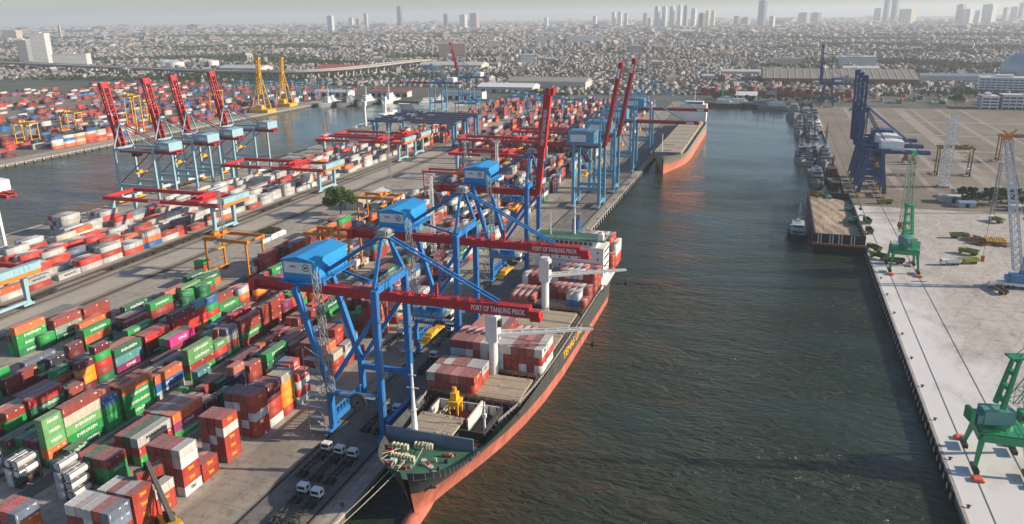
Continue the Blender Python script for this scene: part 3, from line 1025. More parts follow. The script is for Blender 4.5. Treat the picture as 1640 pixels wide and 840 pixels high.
def loft_ship(name, LEN, deck_hb, wl_hb, zd_pts, zb_pts, rake, mats, parent, wz=WZ, zk=-7, stations=None):
    st = stations or [0, .8, 2, 3.5, 5.5, 8, 11, 15, 20, 26, 33, 42, 55, 70, 90, 120, LEN * .82, LEN * .9, LEN * .95, LEN * .985, LEN]
    def hb(s, z):
        zd = interp(s, zd_pts)
        t = max(0., min(1., (z - wz) / (zd - wz)))
        a, d = interp(s, wl_hb), interp(s, deck_hb)
        return a + (d - a) * t ** 1.5
    def ring(z_of):
        out = []
        for s in st:
            z = z_of(s)
            zd = interp(s, zd_pts)
            t = max(0., min(1., (z - wz) / (zd - wz)))
            sh = rake * (1 - t) * max(0, 1 - s / 40)
            out.append((hb(s, z), s + sh, z))
        return out
    zb = lambda s: interp(s, zb_pts)
    zd = lambda s: interp(s, zd_pts)
    def skin(rows, nm, ms):
        b = MB()
        n = len(st)
        for sg in (1, -1):
            vs, fs = [], []
            for r in rows:
                vs += [(sg * x, y, z) for x, y, z in r]
            for k in range(len(rows) - 1):
                for i in range(n - 1):
                    q = (k * n + i, k * n + i + 1, (k + 1) * n + i + 1, (k + 1) * n + i)
                    fs.append(q if sg > 0 else tuple(reversed(q)))
            b.add(vs, fs)
            # transom
        for k in range(len(rows) - 1):
            a, c = rows[k][-1], rows[k + 1][-1]
            b.add([(-a[0], a[1], a[2]), (a[0], a[1], a[2]), (c[0], c[1], c[2]), (-c[0], c[1], c[2])], [(0, 1, 2, 3)])
        o = b.build(nm, ms, parent)
        for p in o.data.polygons:
            p.use_smooth = True
        return o
    low = [ring(lambda s: zk)] + [ring(lambda s, f=f: wz + (zb(s) - wz) * f) for f in (0, .34, .67, 1)]
    high = [ring(lambda s, f=f: zb(s) + (zd(s) - zb(s)) * f) for f in (0, .3, .6, .85, 1)]
    lo = skin(low, 'boot_topping', mats[1])
    hi = skin(high, 'hull', mats[0])
    return hb, zd, st

ship = empty('container_ship', (CX, Y0S, 0), 'container ship with dark hull and red underside moored along the quay', 'ship')
deck_hb = [(0, .8), (1, 4.2), (3, 7.4), (6, 9.8), (10, 11.6), (17, 13.2), (28, 14.3), (42, 15), (168, 15), (188, 14.2), (200, 12.8)]
wl_hb = [(0, .25), (6, 1.4), (14, 3.2), (25, 6.0), (40, 9.6), (55, 12.2), (75, 14.4), (95, 15), (165, 15), (188, 11), (200, 7)]
zd_pts = [(0, 12.6), (10, 12.0), (20, 11.3), (32, 10.3), (46, 9.2), (62, 8.2), (85, 7.5), (170, 7.2), (200, 7.8)]
zb_pts = [(0, 5.6), (20, 4.0), (50, 2.0), (90, 1.0), (140, .3), (200, -.6)]
hb, zdf, st = loft_ship('ship', 200, deck_hb, wl_hb, zd_pts, zb_pts, 4.5, (M_HULL, M_BOOT), ship)
# bulb
b = MB()
n = 12
prof = [(-3.2, .3), (-2.4, 1.5), (-.5, 2.3), (3, 2.7), (8, 2.6), (14, 2.2)]
vs = [(r * math.cos(2 * math.pi * i / n), y, -4.2 + 1.25 * r * math.sin(2 * math.pi * i / n)) for y, r in prof for i in range(n)]
fs = [(k * n + i, k * n + (i + 1) % n, (k + 1) * n + (i + 1) % n, (k + 1) * n + i) for k in range(5) for i in range(n)] + [tuple(range(n))]
o = b.add(vs, fs).build('bulbous_bow', M_BOOT, ship)
for p in o.data.polygons: p.use_smooth = True

def deck_sheet(nm, s0, s1, z, ms, inset=.35, step=2.):
    b = MB()
    n = max(2, int((s1 - s0) / step))
    vs = []
    for i in range(n + 1):
        s = s0 + (s1 - s0) * i / n
        h = max(.1, hb(s, z) - inset)
        vs += [(-h, s, z), (h, s, z)]
    return b.add(vs, [(2 * i, 2 * i + 1, 2 * i + 3, 2 * i + 2) for i in range(n)]).build(nm, ms, ship)
deck_sheet('forecastle_deck', .8, 19, 10.3, M_DECKG)
deck_sheet('main_deck', 19, 199, 6.1, M_DECKG)
MB().box(-9.4, 9.4, 18.8, 19.1, 6.1, 10.3).build('forecastle_bulkhead', M_DECKD, ship)
MB().box(-13.0, 10.9, 16.6, 16.95, 10.3, 13.6).box(-13.0, 10.9, 16.5, 17.05, 13.6, 13.75).build('breakwater', M_BWALL, ship)
b = MB()
for x in (-11, -8, -5, -2, 1, 4, 7, 9.8):
    b.prism_x([(17, 10.3), (19, 10.3), (17, 13)], x, x + .15)
b.build('breakwater_braces', M_BWALL, ship)
# bow railing and bulwark stays
b = MB()
for sg in (1, -1):
    for i in range(18):
        s = .5 + i * 1.05
        x = sg * (hb(s, zdf(s)) - .25)
        b.beam((x, s, zdf(s) - 1.9), (x * .97, s, zdf(s)), .12)
b.build('bulwark_stays', M_BWALL, ship)['kind'] = 'stuff'
# foremast
b = MB().cyl((-5.4, 17.8, 10.3), (-5.4, 17.8, 19), .95, .6).cyl((-5.4, 17.8, 19), (-5.4, 17.8, 31.5), .5, .22)
b.beam((-7, 17.8, 25), (-3.8, 17.8, 25), .2).beam((-6.4, 17.8, 28.5), (-4.4, 17.8, 28.5), .18).box(-6.1, -4.7, 17.1, 18.5, 18.8, 19)
b.build('foremast', M_SHIPW, ship)
# windlasses and mooring winches
def winch(x, y, L=3.4):
    e = MB()
    e.cyl((x - L / 2, y, 11.1), (x + L / 2, y, 11.1), .32)
    for k in (-.46, -.15, .15, .46):
        e.cyl((x + k * L - .12, y, 11.1), (x + k * L + .12, y, 11.1), .85)
    e.box(x - L / 2, x + L / 2, y - .7, y + .7, 10.32, 10.6).box(x + L / 2, x + L / 2 + .7, y - .5, y + .5, 10.32, 11.7)
    return e.build('winch', M_WINCH, ship)
winch(-7.4, 12.8); winch(-2.2, 14.6); winch(-5.9, 8.5, 3); winch(-3.2, 8.3, 2.6); winch(-1, 14.9, 2.2)
for x, y in ((-9.6, 11.4), (-9.2, 9.8), (4.6, 12.6), (5.8, 12.8), (-6.6, 5), (-2.6, 4.6), (2, 8)):
    MB().cyl((x, y, 10.3), (x, y, 11.2), .3).cyl((x + .8, y, 10.3), (x + .8, y, 11.2), .3).build('bitts', M_REDST, ship)
for k, (a, c) in enumerate((((-7.4, 12.2, 11), (-8.6, 4.6, 11.6)), ((-6.4, 12.2, 11), (-9.4, 7.4, 11.6)), ((-5.9, 8, 11), (-4.5, 2.6, 12)), ((-3.2, 7.8, 11), (-2.4, 2.0, 12)), ((-1.4, 14.2, 11), (.4, 4.4, 11.8)))):
    MB().cyl(a, c, .08, n=5).build('deck_line', M_ROPE, ship)
r5 = random.Random(8)
for k in range(26):
    x, y = r5.uniform(-10, 8), r5.uniform(3, 16)
    if abs(x) < hb(y, 10.3) - 1.2:
        q = r5.uniform(.2, .55)
        MB().box(x - q, x + q, y - q * .7, y + q * .7, 10.31, 10.3 + r5.uniform(.2, 1.1)).build('deck_fitting', r5.choice((M_DECKG, M_RUSTY, M_BLK, M_WINCH, M_GALV0)), ship)
for k in range(5):
    x, y = (-7.8, -4.4, .8, 3.4, 6.2)[k], (6.4, 10.6, 9.4, 7.4, 13.6)[k]
    MB().cyl((x, y, 10.31), (x, y, 10.55), .75, n=12).build('rope_coil', M_ROPE, ship)
for sg in (-1, 1):
    e = MB()
    for k in range(4):
        e.cyl((sg * (13.6 - k * .22), 46, 6.5 + k * .12), (sg * (13.6 - k * .22), 150, 6.5 + k * .12), .09, n=5)
    e.build('deck_pipes', M_RUSTY, ship)['kind'] = 'stuff'
MB().box(-6.6, -5.0, 5.6, 6.8, 10.3, 11.5).build('deck_locker', mat('locker_mint', (.45, .6, .5), .6), ship)

# coamings and open hold, with its white bulkheads and cell guides
def hold(s0, s1, x0, x1, zt=9.2):
    c = MB()
    c.box(x0 - .3, x1 + .3, s0 - .4, s0, 6.1, zt).box(x0 - .3, x1 + .3, s1, s1 + .4, 6.1, zt).box(x0 - .4, x0, s0 - .4, s1 + .4, 6.1, zt + .01).box(x1, x1 + .4, s0 - .4, s1 + .4, 6.1, zt + .01)
    o = c.build('hatch_coaming', M_DECKD, ship)
    return o
hold(28, 43, -9.6, 9.2)
hold(45, 79, -13.4, 13.4)
hold(81, 117, -13.4, 13.4)
hold(121, 152, -13.4, 13.4)
# open first hold: inner walls, floor, panels
w_ = MB()
w_.box(-9.5, 9.1, 42.5, 42.9, 5.2, 9)
w_.box(-9.58, -9.3, 28.2, 42.4, 5.2, 9)
w_.box(8.9, 9.18, 28.2, 42.4, 5.2, 9)
w_.box(3.4, 3.9, 31, 42.4, 5.2, 10.4)
w_.build('hold_bulkhead', M_HOLD, ship)
for x in (-9.4, -6.6, -3.8, -1, 1.6, 5.6, 8):
    MB().box(x - .12, x + .12, 42.25, 42.48, 5.2, 8.9).build('cell_guide', M_BLK, ship)
MB().box(-9.2, 8.8, 28.3, 42.4, 6.13, 6.2).build('hold_floor', M_BLK, ship)
def hatch(x0, x1, s0, s1, z=9.25, ms=M_HATCH, h=.7):
    e = MB().box(x0, x1, s0, s1, z, z + h)
    for i in range(3):
        y = s0 + (s1 - s0) * (i + .5) / 3
        e.box(x0 + .4, x1 - .4, y - .08, y + .08, z + h, z + h + .1)
    for x in (x0 + 1, x1 - 1):
        for y in (s0 + .6, s1 - .6):
            e.box(x - .25, x + .25, y - .25, y + .25, z + h, z + h + .22)
    return e.build('hatch_cover', ms, ship)
hatch(-10.2, -1, 22.5, 32.5, 9.4); hatch(-.8, 2.4, 22.5, 32.4, 9.3)
MB().box(1.8, 9.8, 22.2, 24.2, 6.12, 8.3).build('deck_house_red', M_REDST, ship)
MB().box(2.4, 9.2, 24.6, 25, 6.3, 8.6).box(2.4, 2.7, 24.6, 28, 6.3, 8.6).build('hold_ladder_frame', M_BLK, ship)
# yellow hatch gear standing over the first hold
e = MB()
for x in (-3.2, -.8):
    e.beam((x, 35, 9), (x, 35, 12.5), .5).beam((x, 38, 9), (x, 38, 12.5), .5)
e.box(-3.6, -.4, 34.6, 38.4, 12.2, 13).box(-3.0, -1.2, 35.4, 37.6, 13, 15.2).cyl((-2.1, 36.5, 15.2), (-2.1, 36.5, 16.6), .6).beam((-4.4, 36, 11.4), (.4, 36, 11.4), .6)
e.build('yellow_hatch_gear', M_YEL, ship)
MB().beam((-4.6, 32.5, 9.4), (-4.6, 40, 9.4), .3).beam((-5.3, 32.5, 9.6), (-5.3, 40, 9.6), .3).rail([(-5, 32.5, 9.5), (-5, 40, 9.5)]).build('hatch_walkway', M_WINCH, ship)
MB().box(-3.6, 1.0, 33.2, 42, 6.3, 6.9).build('tween_deck_red', M_REDST, ship)
hatch(-13.2, -.6, 45.4, 60.2); hatch(-.2, 13.2, 45.4, 60.2)
hatch(-13.2, -.6, 63.5, 78.5); hatch(-.2, 13.2, 63.5, 78.5)
hatch(-13.2, -.6, 81.6, 96); hatch(-.2, 13.2, 81.6, 96)
hatch(-13.2, -.6, 97, 116.4); hatch(-.2, 13.2, 97, 116.4)
hatch(-13.2, -.6, 121.6, 136); hatch(-.2, 13.2, 121.6, 136)
hatch(-13.2, 13.2, 137, 151.5)
# lashing bridges and rail stanchions
for s in (44.2, 61.8, 79.8, 118.6, 136.5):
    e = MB()
    for i in range(12):
        x = -13.6 + i * 2.47
        e.beam((x, s, 6.1), (x, s, 10.6), .25)
    e.box(-14, 14, s - .35, s + .35, 9.95, 10.1).rail([(-14, s, 10.1), (14, s, 10.1)], t=.08)
    e.build('lashing_bridge', M_RUSTY, ship)
for sg, nm in ((1, 'side_frames'), (-1, 'side_frames')):
    e = MB()
    s = 30.
    while s < 150:
        x = sg * (hb(s, 7) - .5)
        e.beam((x, s, 6.1), (x, s, 9.1), .22).beam((x, s, 9.1), (x - sg * 1.2, s, 9.6), .18)
        s += 2.45
    e.build(nm, M_RUSTY, ship)['kind'] = 'stuff'
    e = MB().rail([(sg * (hb(s, 7.4) - .12), s, zdf(s)) for s in range(32, 196, 12)], h=1.1, t=.07, step=2)
    e.build('guard_rail', M_SHIPW, ship)
# signal mast on the starboard side forward
MB().cyl((8.6, 31, 6.1), (8.6, 31, 16.5), .35, .2).box(8.1, 9.1, 30.6, 31.4, 12, 13).beam((7.6, 31, 15), (9.6, 31, 15), .15).build('signal_post', M_SHIPW, ship)
# ship's cranes
def deck_crane(s, ang, jl, elev):
    b = MB().cyl((.3, s, 6.1), (.3, s, 20), 1.45, 1.35, 16).cyl((.3, s, 20), (.3, s, 20.6), 1.9, 1.9, 16)
    p = b.build('crane_pedestal', M_SHIPW, ship)
    h = MB().box(-1.6, 2.1, s - 1.7, s + 1.9, 20.6, 28.6).box(-1.2, 1.6, s - 1.2, s + 1.2, 28.6, 29.4).cyl((-1.2, s - .4, 29.2), (1.6, s - .4, 29.2), .35)
    h.build('crane_housing', M_SHIPW, ship)
    MB().box(2.1, 3.0, s - 1.2, s + .6, 25.2, 27.4).build('operator_window', M_GLASS, ship)
    ca, sa = math.cos(ang), math.sin(ang)
    z0 = 22.6
    tip = Vector((.3 + ca * jl, s + sa * jl, z0 + math.sin(elev) * jl))
    b = MB()
    nrm = Vector((-sa, ca, 0))
    root = Vector((.3 + ca * 1.6, s + sa * 1.6, z0))
    for k in (-1, 1):
        b.beam(root + nrm * k * 1.4, tip + nrm * k * .45, .55, 1.0, .4, .6)
    for i in range(1, 8):
        p_ = root + (tip - root) * i / 8
        wd = 1.4 + (.45 - 1.4) * i / 8
        b.beam(p_ - nrm * wd, p_ + nrm * wd, .3)
    j = b.build('crane_jib', M_SHIPW, ship)
    b = MB()
    for k in (-.5, .5):
        b.beam(Vector((.3, s - .4, 29.3)) + nrm * k, tip + nrm * k * .6 + Vector((0, 0, .5)), .09)
    b.beam(tip, tip - Vector((0, 0, 5)), .1)
    b.box(tip.x - .5, tip.x + .5, tip.y - .5, tip.y + .5, tip.z - 5.8, tip.z - 4.6)
    b.build('hoist_wires', M_BLK, ship)
deck_crane(61.8, R(20), 30, R(1.5))
deck_crane(119, R(22), 30, R(2))
# accommodation block
a = MB().box(-14.2, 14.6, 154.5, 166, 6.1, 23.4)
a.box(-14.9, 15.0, 153.9, 160, 23.4, 23.7)
a.box(-10.5, 11.5, 155, 164, 23.7, 26.2)
a.build('accommodation_block', M_SHIPW, ship)
MB().box(-15, 15, 154, 165.5, 26.2, 26.45).build('bridge_roof', M_DECKG, ship)
MB().rail([(-14.8, 154.2, 26.45), (14.8, 154.2, 26.45), (14.8, 165.2, 26.45), (-14.8, 165.2, 26.45), (-14.8, 154.2, 26.45)], t=.07).build('bridge_rail', M_SHIPW, ship)
for k, x in enumerate(range(-9, 11, 2)):
    MB().box(x - .75, x + .75, 154.9, 154.99, 24.3, 25.6).build('bridge_window', M_GLASS, ship)
for z in (12, 15.4, 18.8, 21.6):
    for x in (-11.5, -7.6, -3.6, .4, 4.4, 8.4, 12.2):
        MB().box(x - .32, x + .32, 154.44, 154.52, z - .4, z + .4).build('porthole', M_GLASS, ship)
    MB().box(14.6, 14.68, 156, 165, z - .4, z + .4).build('side_window_strip', M_GLASS, ship)
MB().box(14.6, 17, 150, 168, 9.5, 9.8).box(14.6, 15, 150, 153.8, 6.5, 12).rail([(17, 150, 9.8), (17, 168, 9.8)]).build('side_platform', M_SHIPW, ship)
f_ = MB().cyl((-.5, 170.5, 6.1), (-.5, 170.5, 31), 2.3, 1.9, 14).build('funnel', M_FUNNEL, ship)
MB().cyl((-1.1, 170.5, 31), (-1.1, 170.5, 32.6), .4).cyl((.2, 170.5, 31), (.2, 170.5, 32.6), .4).build('exhaust_pipe', M_BLK, f_)
MB().cyl((.3, 163.5, 26.4), (.3, 163.5, 40), .5, .2).beam((-2.4, 163.5, 35), (3, 163.5, 35), .25).beam((-1.4, 163.5, 38), (2, 163.5, 38), .2).build('radar_mast', M_SHIPW, ship)
MB().cyl((-9, 160, 26.4), (-9, 160, 36), .22, .1).beam((-10.2, 160, 32), (-7.8, 160, 32), .12).build('aerial_mast', M_SHIPW, ship)
MB().box(12, 14, 155.5, 158.5, 26.5, 29).cyl((13, 157, 29), (13, 157, 30), .9).build('satellite_dome', M_SHIPW, ship)
# name on the side
o = inst('hull_lettering', text_mesh('TEMAS LINE', 3.9, M_TY, 27), (15.06, 103, 4.6), ship, R(90))
o.rotation_euler = (R(0), 0, R(90))
# anchor
MB().beam((4.4, 5.2, 6.4), (4.7, 4.6, 8.6), .3).beam((3.5, 4.4, 6.4), (5.5, 5.6, 6.2), .4).build('anchor', M_BLK, ship)
MB().box(-9, 11, 186, 196, 6.15, 6.4).rail([(-12, 198, 7.8), (12, 198, 7.8)]).build('poop_deck', M_DECKG, ship)

# mooring lines to the quay
for k, (a, c) in enumerate((((CX - 4.5, Y0S + 4.4, 11.2), (XL - 1.6, 120.2, .8)), ((CX - 2.5, Y0S + 2.4, 11.4), (XL - 1.6, 110.2, .8)))):
    b = MB()
    a, c = Vector(a), Vector(c)
    pts = [a + (c - a) * i / 10 - Vector((0, 0, 4 * .9 * (i / 10) * (1 - i / 10))) for i in range(11)]
    for p, q in zip(pts[:-1], pts[1:]):
        b.cyl(p, q, .09, n=5)
    tag(b.build('mooring_rope', M_ROPE), ('upper', 'lower')[k] + ' mooring rope from the ship bow to the quay', 'rope')

# boxes on board
SD = 'ship'
xs_ = lambda k: CX + 14.9 - 2.48 * k
def bay(y, cols, z0=9.98, L=A20):
    for k, codes in cols.items():
        S_(xs_(k), y, L, codes, SD, h=2.6, z0=z0, rzj=False)
bay(186, {6: 'tt', 7: 'RR', 8: 'SR', 9: 'RR', 10: 'RR', 11: 'WR'})
bay(192.4, {6: 'Ct', 7: 'CR', 8: 'RR', 9: 'RR', 10: 'WR', 11: 'RR'})
bay(204.2, {0: 'WtW', 1: 'SRR', 2: 'RRW', 3: 'RRR', 4: 'WRR', 5: 'WWW', 6: 'WRW', 7: 'WWR', 8: 'SRR', 9: 'RWR', 10: 'RCR', 11: 'RCR'})
bay(210.6, {0: 'WtW', 1: 'RRR', 2: 'SRR', 3: 'RRR', 4: 'WRR', 5: 'CWW', 6: 'WRW', 7: 'WWR', 8: 'RRR', 9: 'SWR', 10: 'RCR', 11: 'RCR'})
bay(222, {3: 'S', 4: 'S', 5: 'M', 6: 'S', 7: 'RR', 8: 'MM', 9: 'MR', 10: 'SR', 11: 'SR'}, L=A40)
bay(262.2, {0: 'R', 1: 'CB', 2: 'MB', 9: 'S', 8: 'R', 10: 'S', 11: 'S'})
bay(268.6, {0: 'RR', 1: 'WR', 2: 'SR', 3: 'SR', 4: 'SR', 5: 'RR', 6: 'R', 7: 'R', 8: 'R', 9: 'S', 10: 'R', 11: 'S'})
bay(278.6, {0: 'tRR', 1: 'RRm', 2: 'WRR', 3: 'CBR', 4: 'WRR', 5: 'RRR', 6: 'WR', 7: 'WR', 8: 'RR', 9: 'RR', 10: 'RR', 11: 'WW'})
bay(285, {0: 'tRR', 1: 'RR', 2: 'SRR', 3: 'CRR', 4: 'RRR', 5: 'RRR', 6: 'RR', 7: 'RR', 8: 'RR', 9: 'RR', 10: 'SR', 11: 'RR'})
bay(314, {0: 'tRt', 2: 'W', 3: 'R'}, z0=7.2)
bay(321, {0: 'WWtt', 1: 'tRRRR', 2: 'WRWRR', 3: 'RRRRR', 4: 'WRRRR', 5: 'RRRRR', 6: 'WRRR', 7: 'RRRR', 8: 'RRR', 9: 'mRR'}, z0=7.2, L=A40)
# ------------------------------------------------------------------ put the containers down
ORD = ['first', 'second', 'third', 'fourth', 'fifth', 'sixth', 'seventh', 'eighth', 'ninth', 'tenth', 'eleventh', 'twelfth', 'thirteenth', 'fourteenth', 'fifteenth', 'sixteenth', 'seventeenth', 'eighteenth', 'nineteenth', 'twentieth']
def ordw(i):
    return ORD[i] if i < 20 else ('twenty-' + ORD[i - 20] if i < 29 else 'farther')
SHORT = {AP: 'apron block', B1: 'second block from quay', B2: 'tall green block', B3: 'middle block', B4: 'outer block', E4: 'row beside railway', RY: 'rail-side yard',
         MID: 'mid-pier yard', FARY: 'far pier yard', WT: 'west terminal', HD: 'basin head', SD: 'ship deck', 'tall dark stacks behind the nearest crane house': 'tall dark stacks', 'mixed block behind the blue quay cranes': 'block behind cranes',
         'pile of white tank containers beside the truck lane': 'front tank pile', 'pile of tank containers in front of the green stacks': 'second tank pile', 'second pile of tank containers near the frame edge': 'leftmost tank pile',
         'high block of grey stacks by the west basin': 'grey block by basin', 'corner stacks at the lower left of the frame': 'lower left corner'}
lo = np.array([[c['x'] - CW, c['y'], c['z']] for c in STACK])
hi = np.array([[c['x'], c['y'] + c['L'], c['z'] + c['H']] for c in STACK])
eye = np.array([0, 0, CAM_H])
def blocked(P, skip):                     # which of the points P the other boxes hide from the camera
    d = eye - P
    out = np.zeros(len(P), bool)
    with np.errstate(divide='ignore', invalid='ignore'):
        for k in range(len(P)):
            t1 = (lo - P[k]) / d[k]
            t2 = (hi - P[k]) / d[k]
            tn = np.minimum(t1, t2).max(1)
            tf = np.maximum(t1, t2).min(1)
            h = (tf > np.maximum(tn, 1e-4)) & (tn < 1)
            h[skip] = False
            out[k] = h.any()
    return out
cells = {(round(c['x'] / 2.6), round(c['y'] / 6.2), c['lev']) for c in STACK}
topset = {}
for c in STACK:
    k = (round(c['x'], 0), round(c['y'], 0), c['area'])
    topset[k] = max(topset.get(k, 0), c['lev'])
def faces_of(c):
    x0_, x1_, y0_, y1_, z0_, z1_ = c['x'] - CW, c['x'], c['y'], c['y'] + c['L'], c['z'], c['z'] + c['H']
    dv = eye - np.array([(x0_ + x1_) / 2, (y0_ + y1_) / 2, (z0_ + z1_) / 2])
    dist = np.linalg.norm(dv)
    dv = dv / dist
    out = []
    for f, ar in (('x', c['L'] * c['H'] * max(0, dv[0])), ('y', CW * c['H'] * max(0, -dv[1])), ('z', CW * c['L'] * max(0, dv[2]))):
        pts = []
        for u, v in ((.15, .7), (.5, .35), (.85, .7)):
            if f == 'x': pts.append((x1_ + .02, y0_ + u * c['L'], z0_ + v * c['H']))
            elif f == 'y': pts.append((x0_ + u * CW, y0_ - .02, z0_ + v * c['H']))
            else: pts.append((x0_ + v * CW, y0_ + u * c['L'], z1_ + .02))
        out.append((ar, pts))
    return dist, out
for i, c in enumerate(STACK):
    c['i'] = i
    pr = proj(c['x'], c['y'], c['z'] + c['H'])
    c['score'] = 0.
    if pr is None or not (-40 < pr[0] < 1680 and -20 < pr[1] < 880):
        continue
    dist, fc = faces_of(c)
    istop = c['lev'] == c['n'] - 1
    c['score'] = (fc[0][0] * .6 + fc[1][0] * .5 + (fc[2][0] if istop else 0)) / dist ** 2 * 1e4
cand = sorted(STACK, key=lambda c: -c['score'])[:620]
for c in cand:
    dist, fc = faces_of(c)
    tot = 0.
    for ar, pts in fc:
        if ar > 0:
            tot += ar * (~blocked(np.array(pts), c['i'])).sum() / 3
    c['score'] = tot / dist ** 2 * 1e4 + (0 if tot else -1)
cid = {c['i'] for c in cand}
for c in STACK:
    if c['i'] not in cid:
        c['score'] = min(c['score'], 1e-6)
order = sorted(STACK, key=lambda c: -c['score'])
top_ = [c for c in order if c['score'] > 0][:300]
ids = {c['i'] for c in top_}
# lane and stack ordinals for the labels
for area in {c['area'] for c in STACK}:
    cs = [c for c in STACK if c['area'] == area]
    lanes = sorted({round(c['x'] / 1.3) for c in cs}, reverse=True)
    ln = {}
    k = -1
    prev = 1e9
    for q in lanes:
        if prev - q > 1: k += 1
        ln[q] = k
        prev = q
    for c in cs:
        c['lane'] = ln[round(c['x'] / 1.3)]
    for L_ in set(ln.values()):
        ys_ = sorted({round(c['y']) for c in cs if c['lane'] == L_})
        for c in cs:
            if c['lane'] == L_:
                c['slot'] = ys_.index(round(c['y']))
def label_of(c):
    col = CC[c['c']][1] if c['c'] != 'K' else 'white tank'
    size = 'short' if c['L'] < 10 else 'long'
    if c['c'] == 'K': size = ''
    up_ = c['n'] - 1 - c['lev']
    lev = ('single' if c['n'] == 1 else 'top of stack' if up_ == 0 else 'bottom of stack' if c['lev'] == 0 else ordw(up_) + ' from top')
    ar = SHORT.get(c['area'])
    if ar is None:
        ar = ' '.join(c['area'].split()[:5])
    lane = 'quayside row' if c['lane'] == 0 else ordw(c['lane']) + ' row in'
    if c['area'] == SD:
        lev = lev.replace(' of stack', ' tier')
        return f"{col} container on ship, {lev}, {ordw(c['lane'])} from starboard, {ordw(c['slot'])} bay from bow"
    return ' '.join(f"{col} {size} container, {lev}, {ordw(c['slot'])} stack of {ordw(c['lane'])} row, {ar}".split())
used = {}
MARKS = {}
for c in top_:
    k_, fd = rnd.uniform(.8, 1.15), rnd.uniform(0, .1)
    tint = [(v * (1 - fd) + .3 * fd) * k_ for v in (CC[c['c']][0] if c['c'] != 'K' else (.66, .65, .61))]
    if c['c'] == 'K':
        o = empty('tank_container', (c['x'] - CW, c['y'], c['z']))
        s = inst('tank_shell', TANK[0], (0, 0, 0), o, color=tint if rnd.random() > .15 else (.06, .03, .03))
        inst('frame', TANK[1], (0, 0, 0), o)
        inst('walkway', TANK[2], (0, 0, 0), o)
        cat = 'tank container'
    else:
        o = inst('shipping_container', cmesh(c['L'], c['H']), (c['x'] - CW, c['y'], c['z']), color=tint)
        dm, lm = door_mesh(c['H'])
        if rnd.random() < .6:
            d = inst('door', dm, (0, 0, 0), o, color=[v * .9 for v in tint])
            inst('locking_bars', lm, (0, 0, 0), d)
        wd = WORDS.get(c['c'])
        if c['c'] == 'B' and c['L'] < 10 or (c['c'] == 'C' and rnd.random() < .3) or (c['c'] == 'W' and rnd.random() < .5): wd = None
        if wd:
            s, tm = wd
            ww = c['L'] * (.56 if len(s) > 5 else .34)
            me = text_mesh(s, 1.35 if s != 'EVERGREEN' else 1.25, TM[tm], ww)
            q = inst('lettering', me, (CW + .012, c['L'] * (.53 if len(s) > 5 else .5), c['H'] * .55), o, R(90))
        if not wd or rnd.random() < .25:
            if c['L'] not in MARKS:
                q = MB()
                for y_, z_, a_, h_ in ((.35, 1.2, .16, .9), (c['L'] - 1.5, 2.1, 1.0, .16), (c['L'] - 1.1, 1.8, .6, .12), (c['L'] * .5, 1.9, .5, .3)):
                    q.add([(CW + .008, y_, z_), (CW + .008, y_ + a_, z_), (CW + .008, y_ + a_, z_ + h_), (CW + .008, y_, z_ + h_)], [(0, 1, 2, 3)])
                MARKS[c['L']] = q.mesh('marking', M_TW)
            inst('marking', MARKS[c['L']], (0, 0, 0), o)
        cat = 'container'
    lb = label_of(c)
    lb = lb.replace('in in', 'in')
    used.setdefault(lb, []).append(o)
    tag(o, lb, cat, 'containers: ' + (c['area'] if c['area'] != SD else 'stowed on the ship'))
for lb, os_ in used.items():
    if len(os_) > 1:
        for k, o in enumerate(os_):
            ws = lb.split()
            o['label'] = lb + (', nearer' if k == 0 else ', farther' if k == 1 else ', ' + ordw(k) + ' back')
rest = [c for c in STACK if c['i'] not in ids and (c['score'] > 0 or c['L'] > 0)]
rows = []
for c in rest:
    if c['c'] == 'K':
        col = (.5, .5, .47)
    else:
        col = CC[c['c']][0]
    k = rnd.uniform(.85, 1.12)
    col = [v * k for v in col]
    rows.append((c['x'] - CW / 2, c['y'] + c['L'] / 2, c['z'], CW - .04, c['L'] - .04, c['H'] - .02, 0, *col, *col, 0.))
for x_, y_, z_, cd in WALL_ROWS:                 # long sides turned to the basin
    col = [v * rnd.uniform(.85, 1.1) for v in CC[cd][0]]
    rows.append((x_, y_, z_, A40 - .04, CW - .04, 2.58, 0, *col, *col, 0.))
o = batch_boxes('stacked_containers', rows, M_CONTA)
tag(o, 'mass of coloured containers stacked across the port beyond the nearer ones', 'containers', kind='stuff')
print('containers', len(STACK), 'individual', len(top_), 'rest', len(rest), 'cutoff', top_[-1]['score'])
# ------------------------------------------------------------------ quay cranes
M_BLUE = mat('crane_blue', (.025, .185, .47), .5, var=.25, scale=.6, streak=True, rust=.14)
M_BLUED = mat('crane_house_blue', (.028, .29, .61), .5, var=.1, scale=.2, streak=True)
M_LBLUE = mat('crane_pale_blue', (.11, .31, .46), .5, var=.15, scale=.3, streak=True, rust=.12)
M_ICE = mat('crane_ice_blue', (.30, .48, .53), .5, var=.12, scale=.3, streak=True, rust=.08)
M_RED = mat('boom_red', (.52, .03, .035), .5, var=.22, scale=.6, streak=True, rust=.14)
M_REDF = mat('boom_red_worn', (.36, .03, .035), .5, var=.2, scale=.3, streak=True, rust=.15)
M_GALV = mat('galvanised_steel', (.36, .37, .36), .5, .3, var=.2)
M_NAVY = mat('crane_navy', (.028, .075, .19), .5, var=.2, rust=.12)
M_GREEN = mat('crane_green', (.03, .30, .13), .45, var=.15, scale=.4, rust=.08)
M_PGREEN = mat('crane_faded_green', (.26, .42, .28), .6, var=.15, rust=.15)
M_ORNG = mat('gantry_orange', (.62, .22, .03), .5, var=.15, rust=.25)
M_PINK = mat('gantry_faded_red', (.50, .15, .11), .55, var=.15, rust=.2)
M_BROWN_ = mat('gantry_rusty_brown', (.26, .15, .05), .7, var=.3, rust=.5)
M_WHT = mat('plain_white_paint', (.78, .78, .75), .5, var=.06)
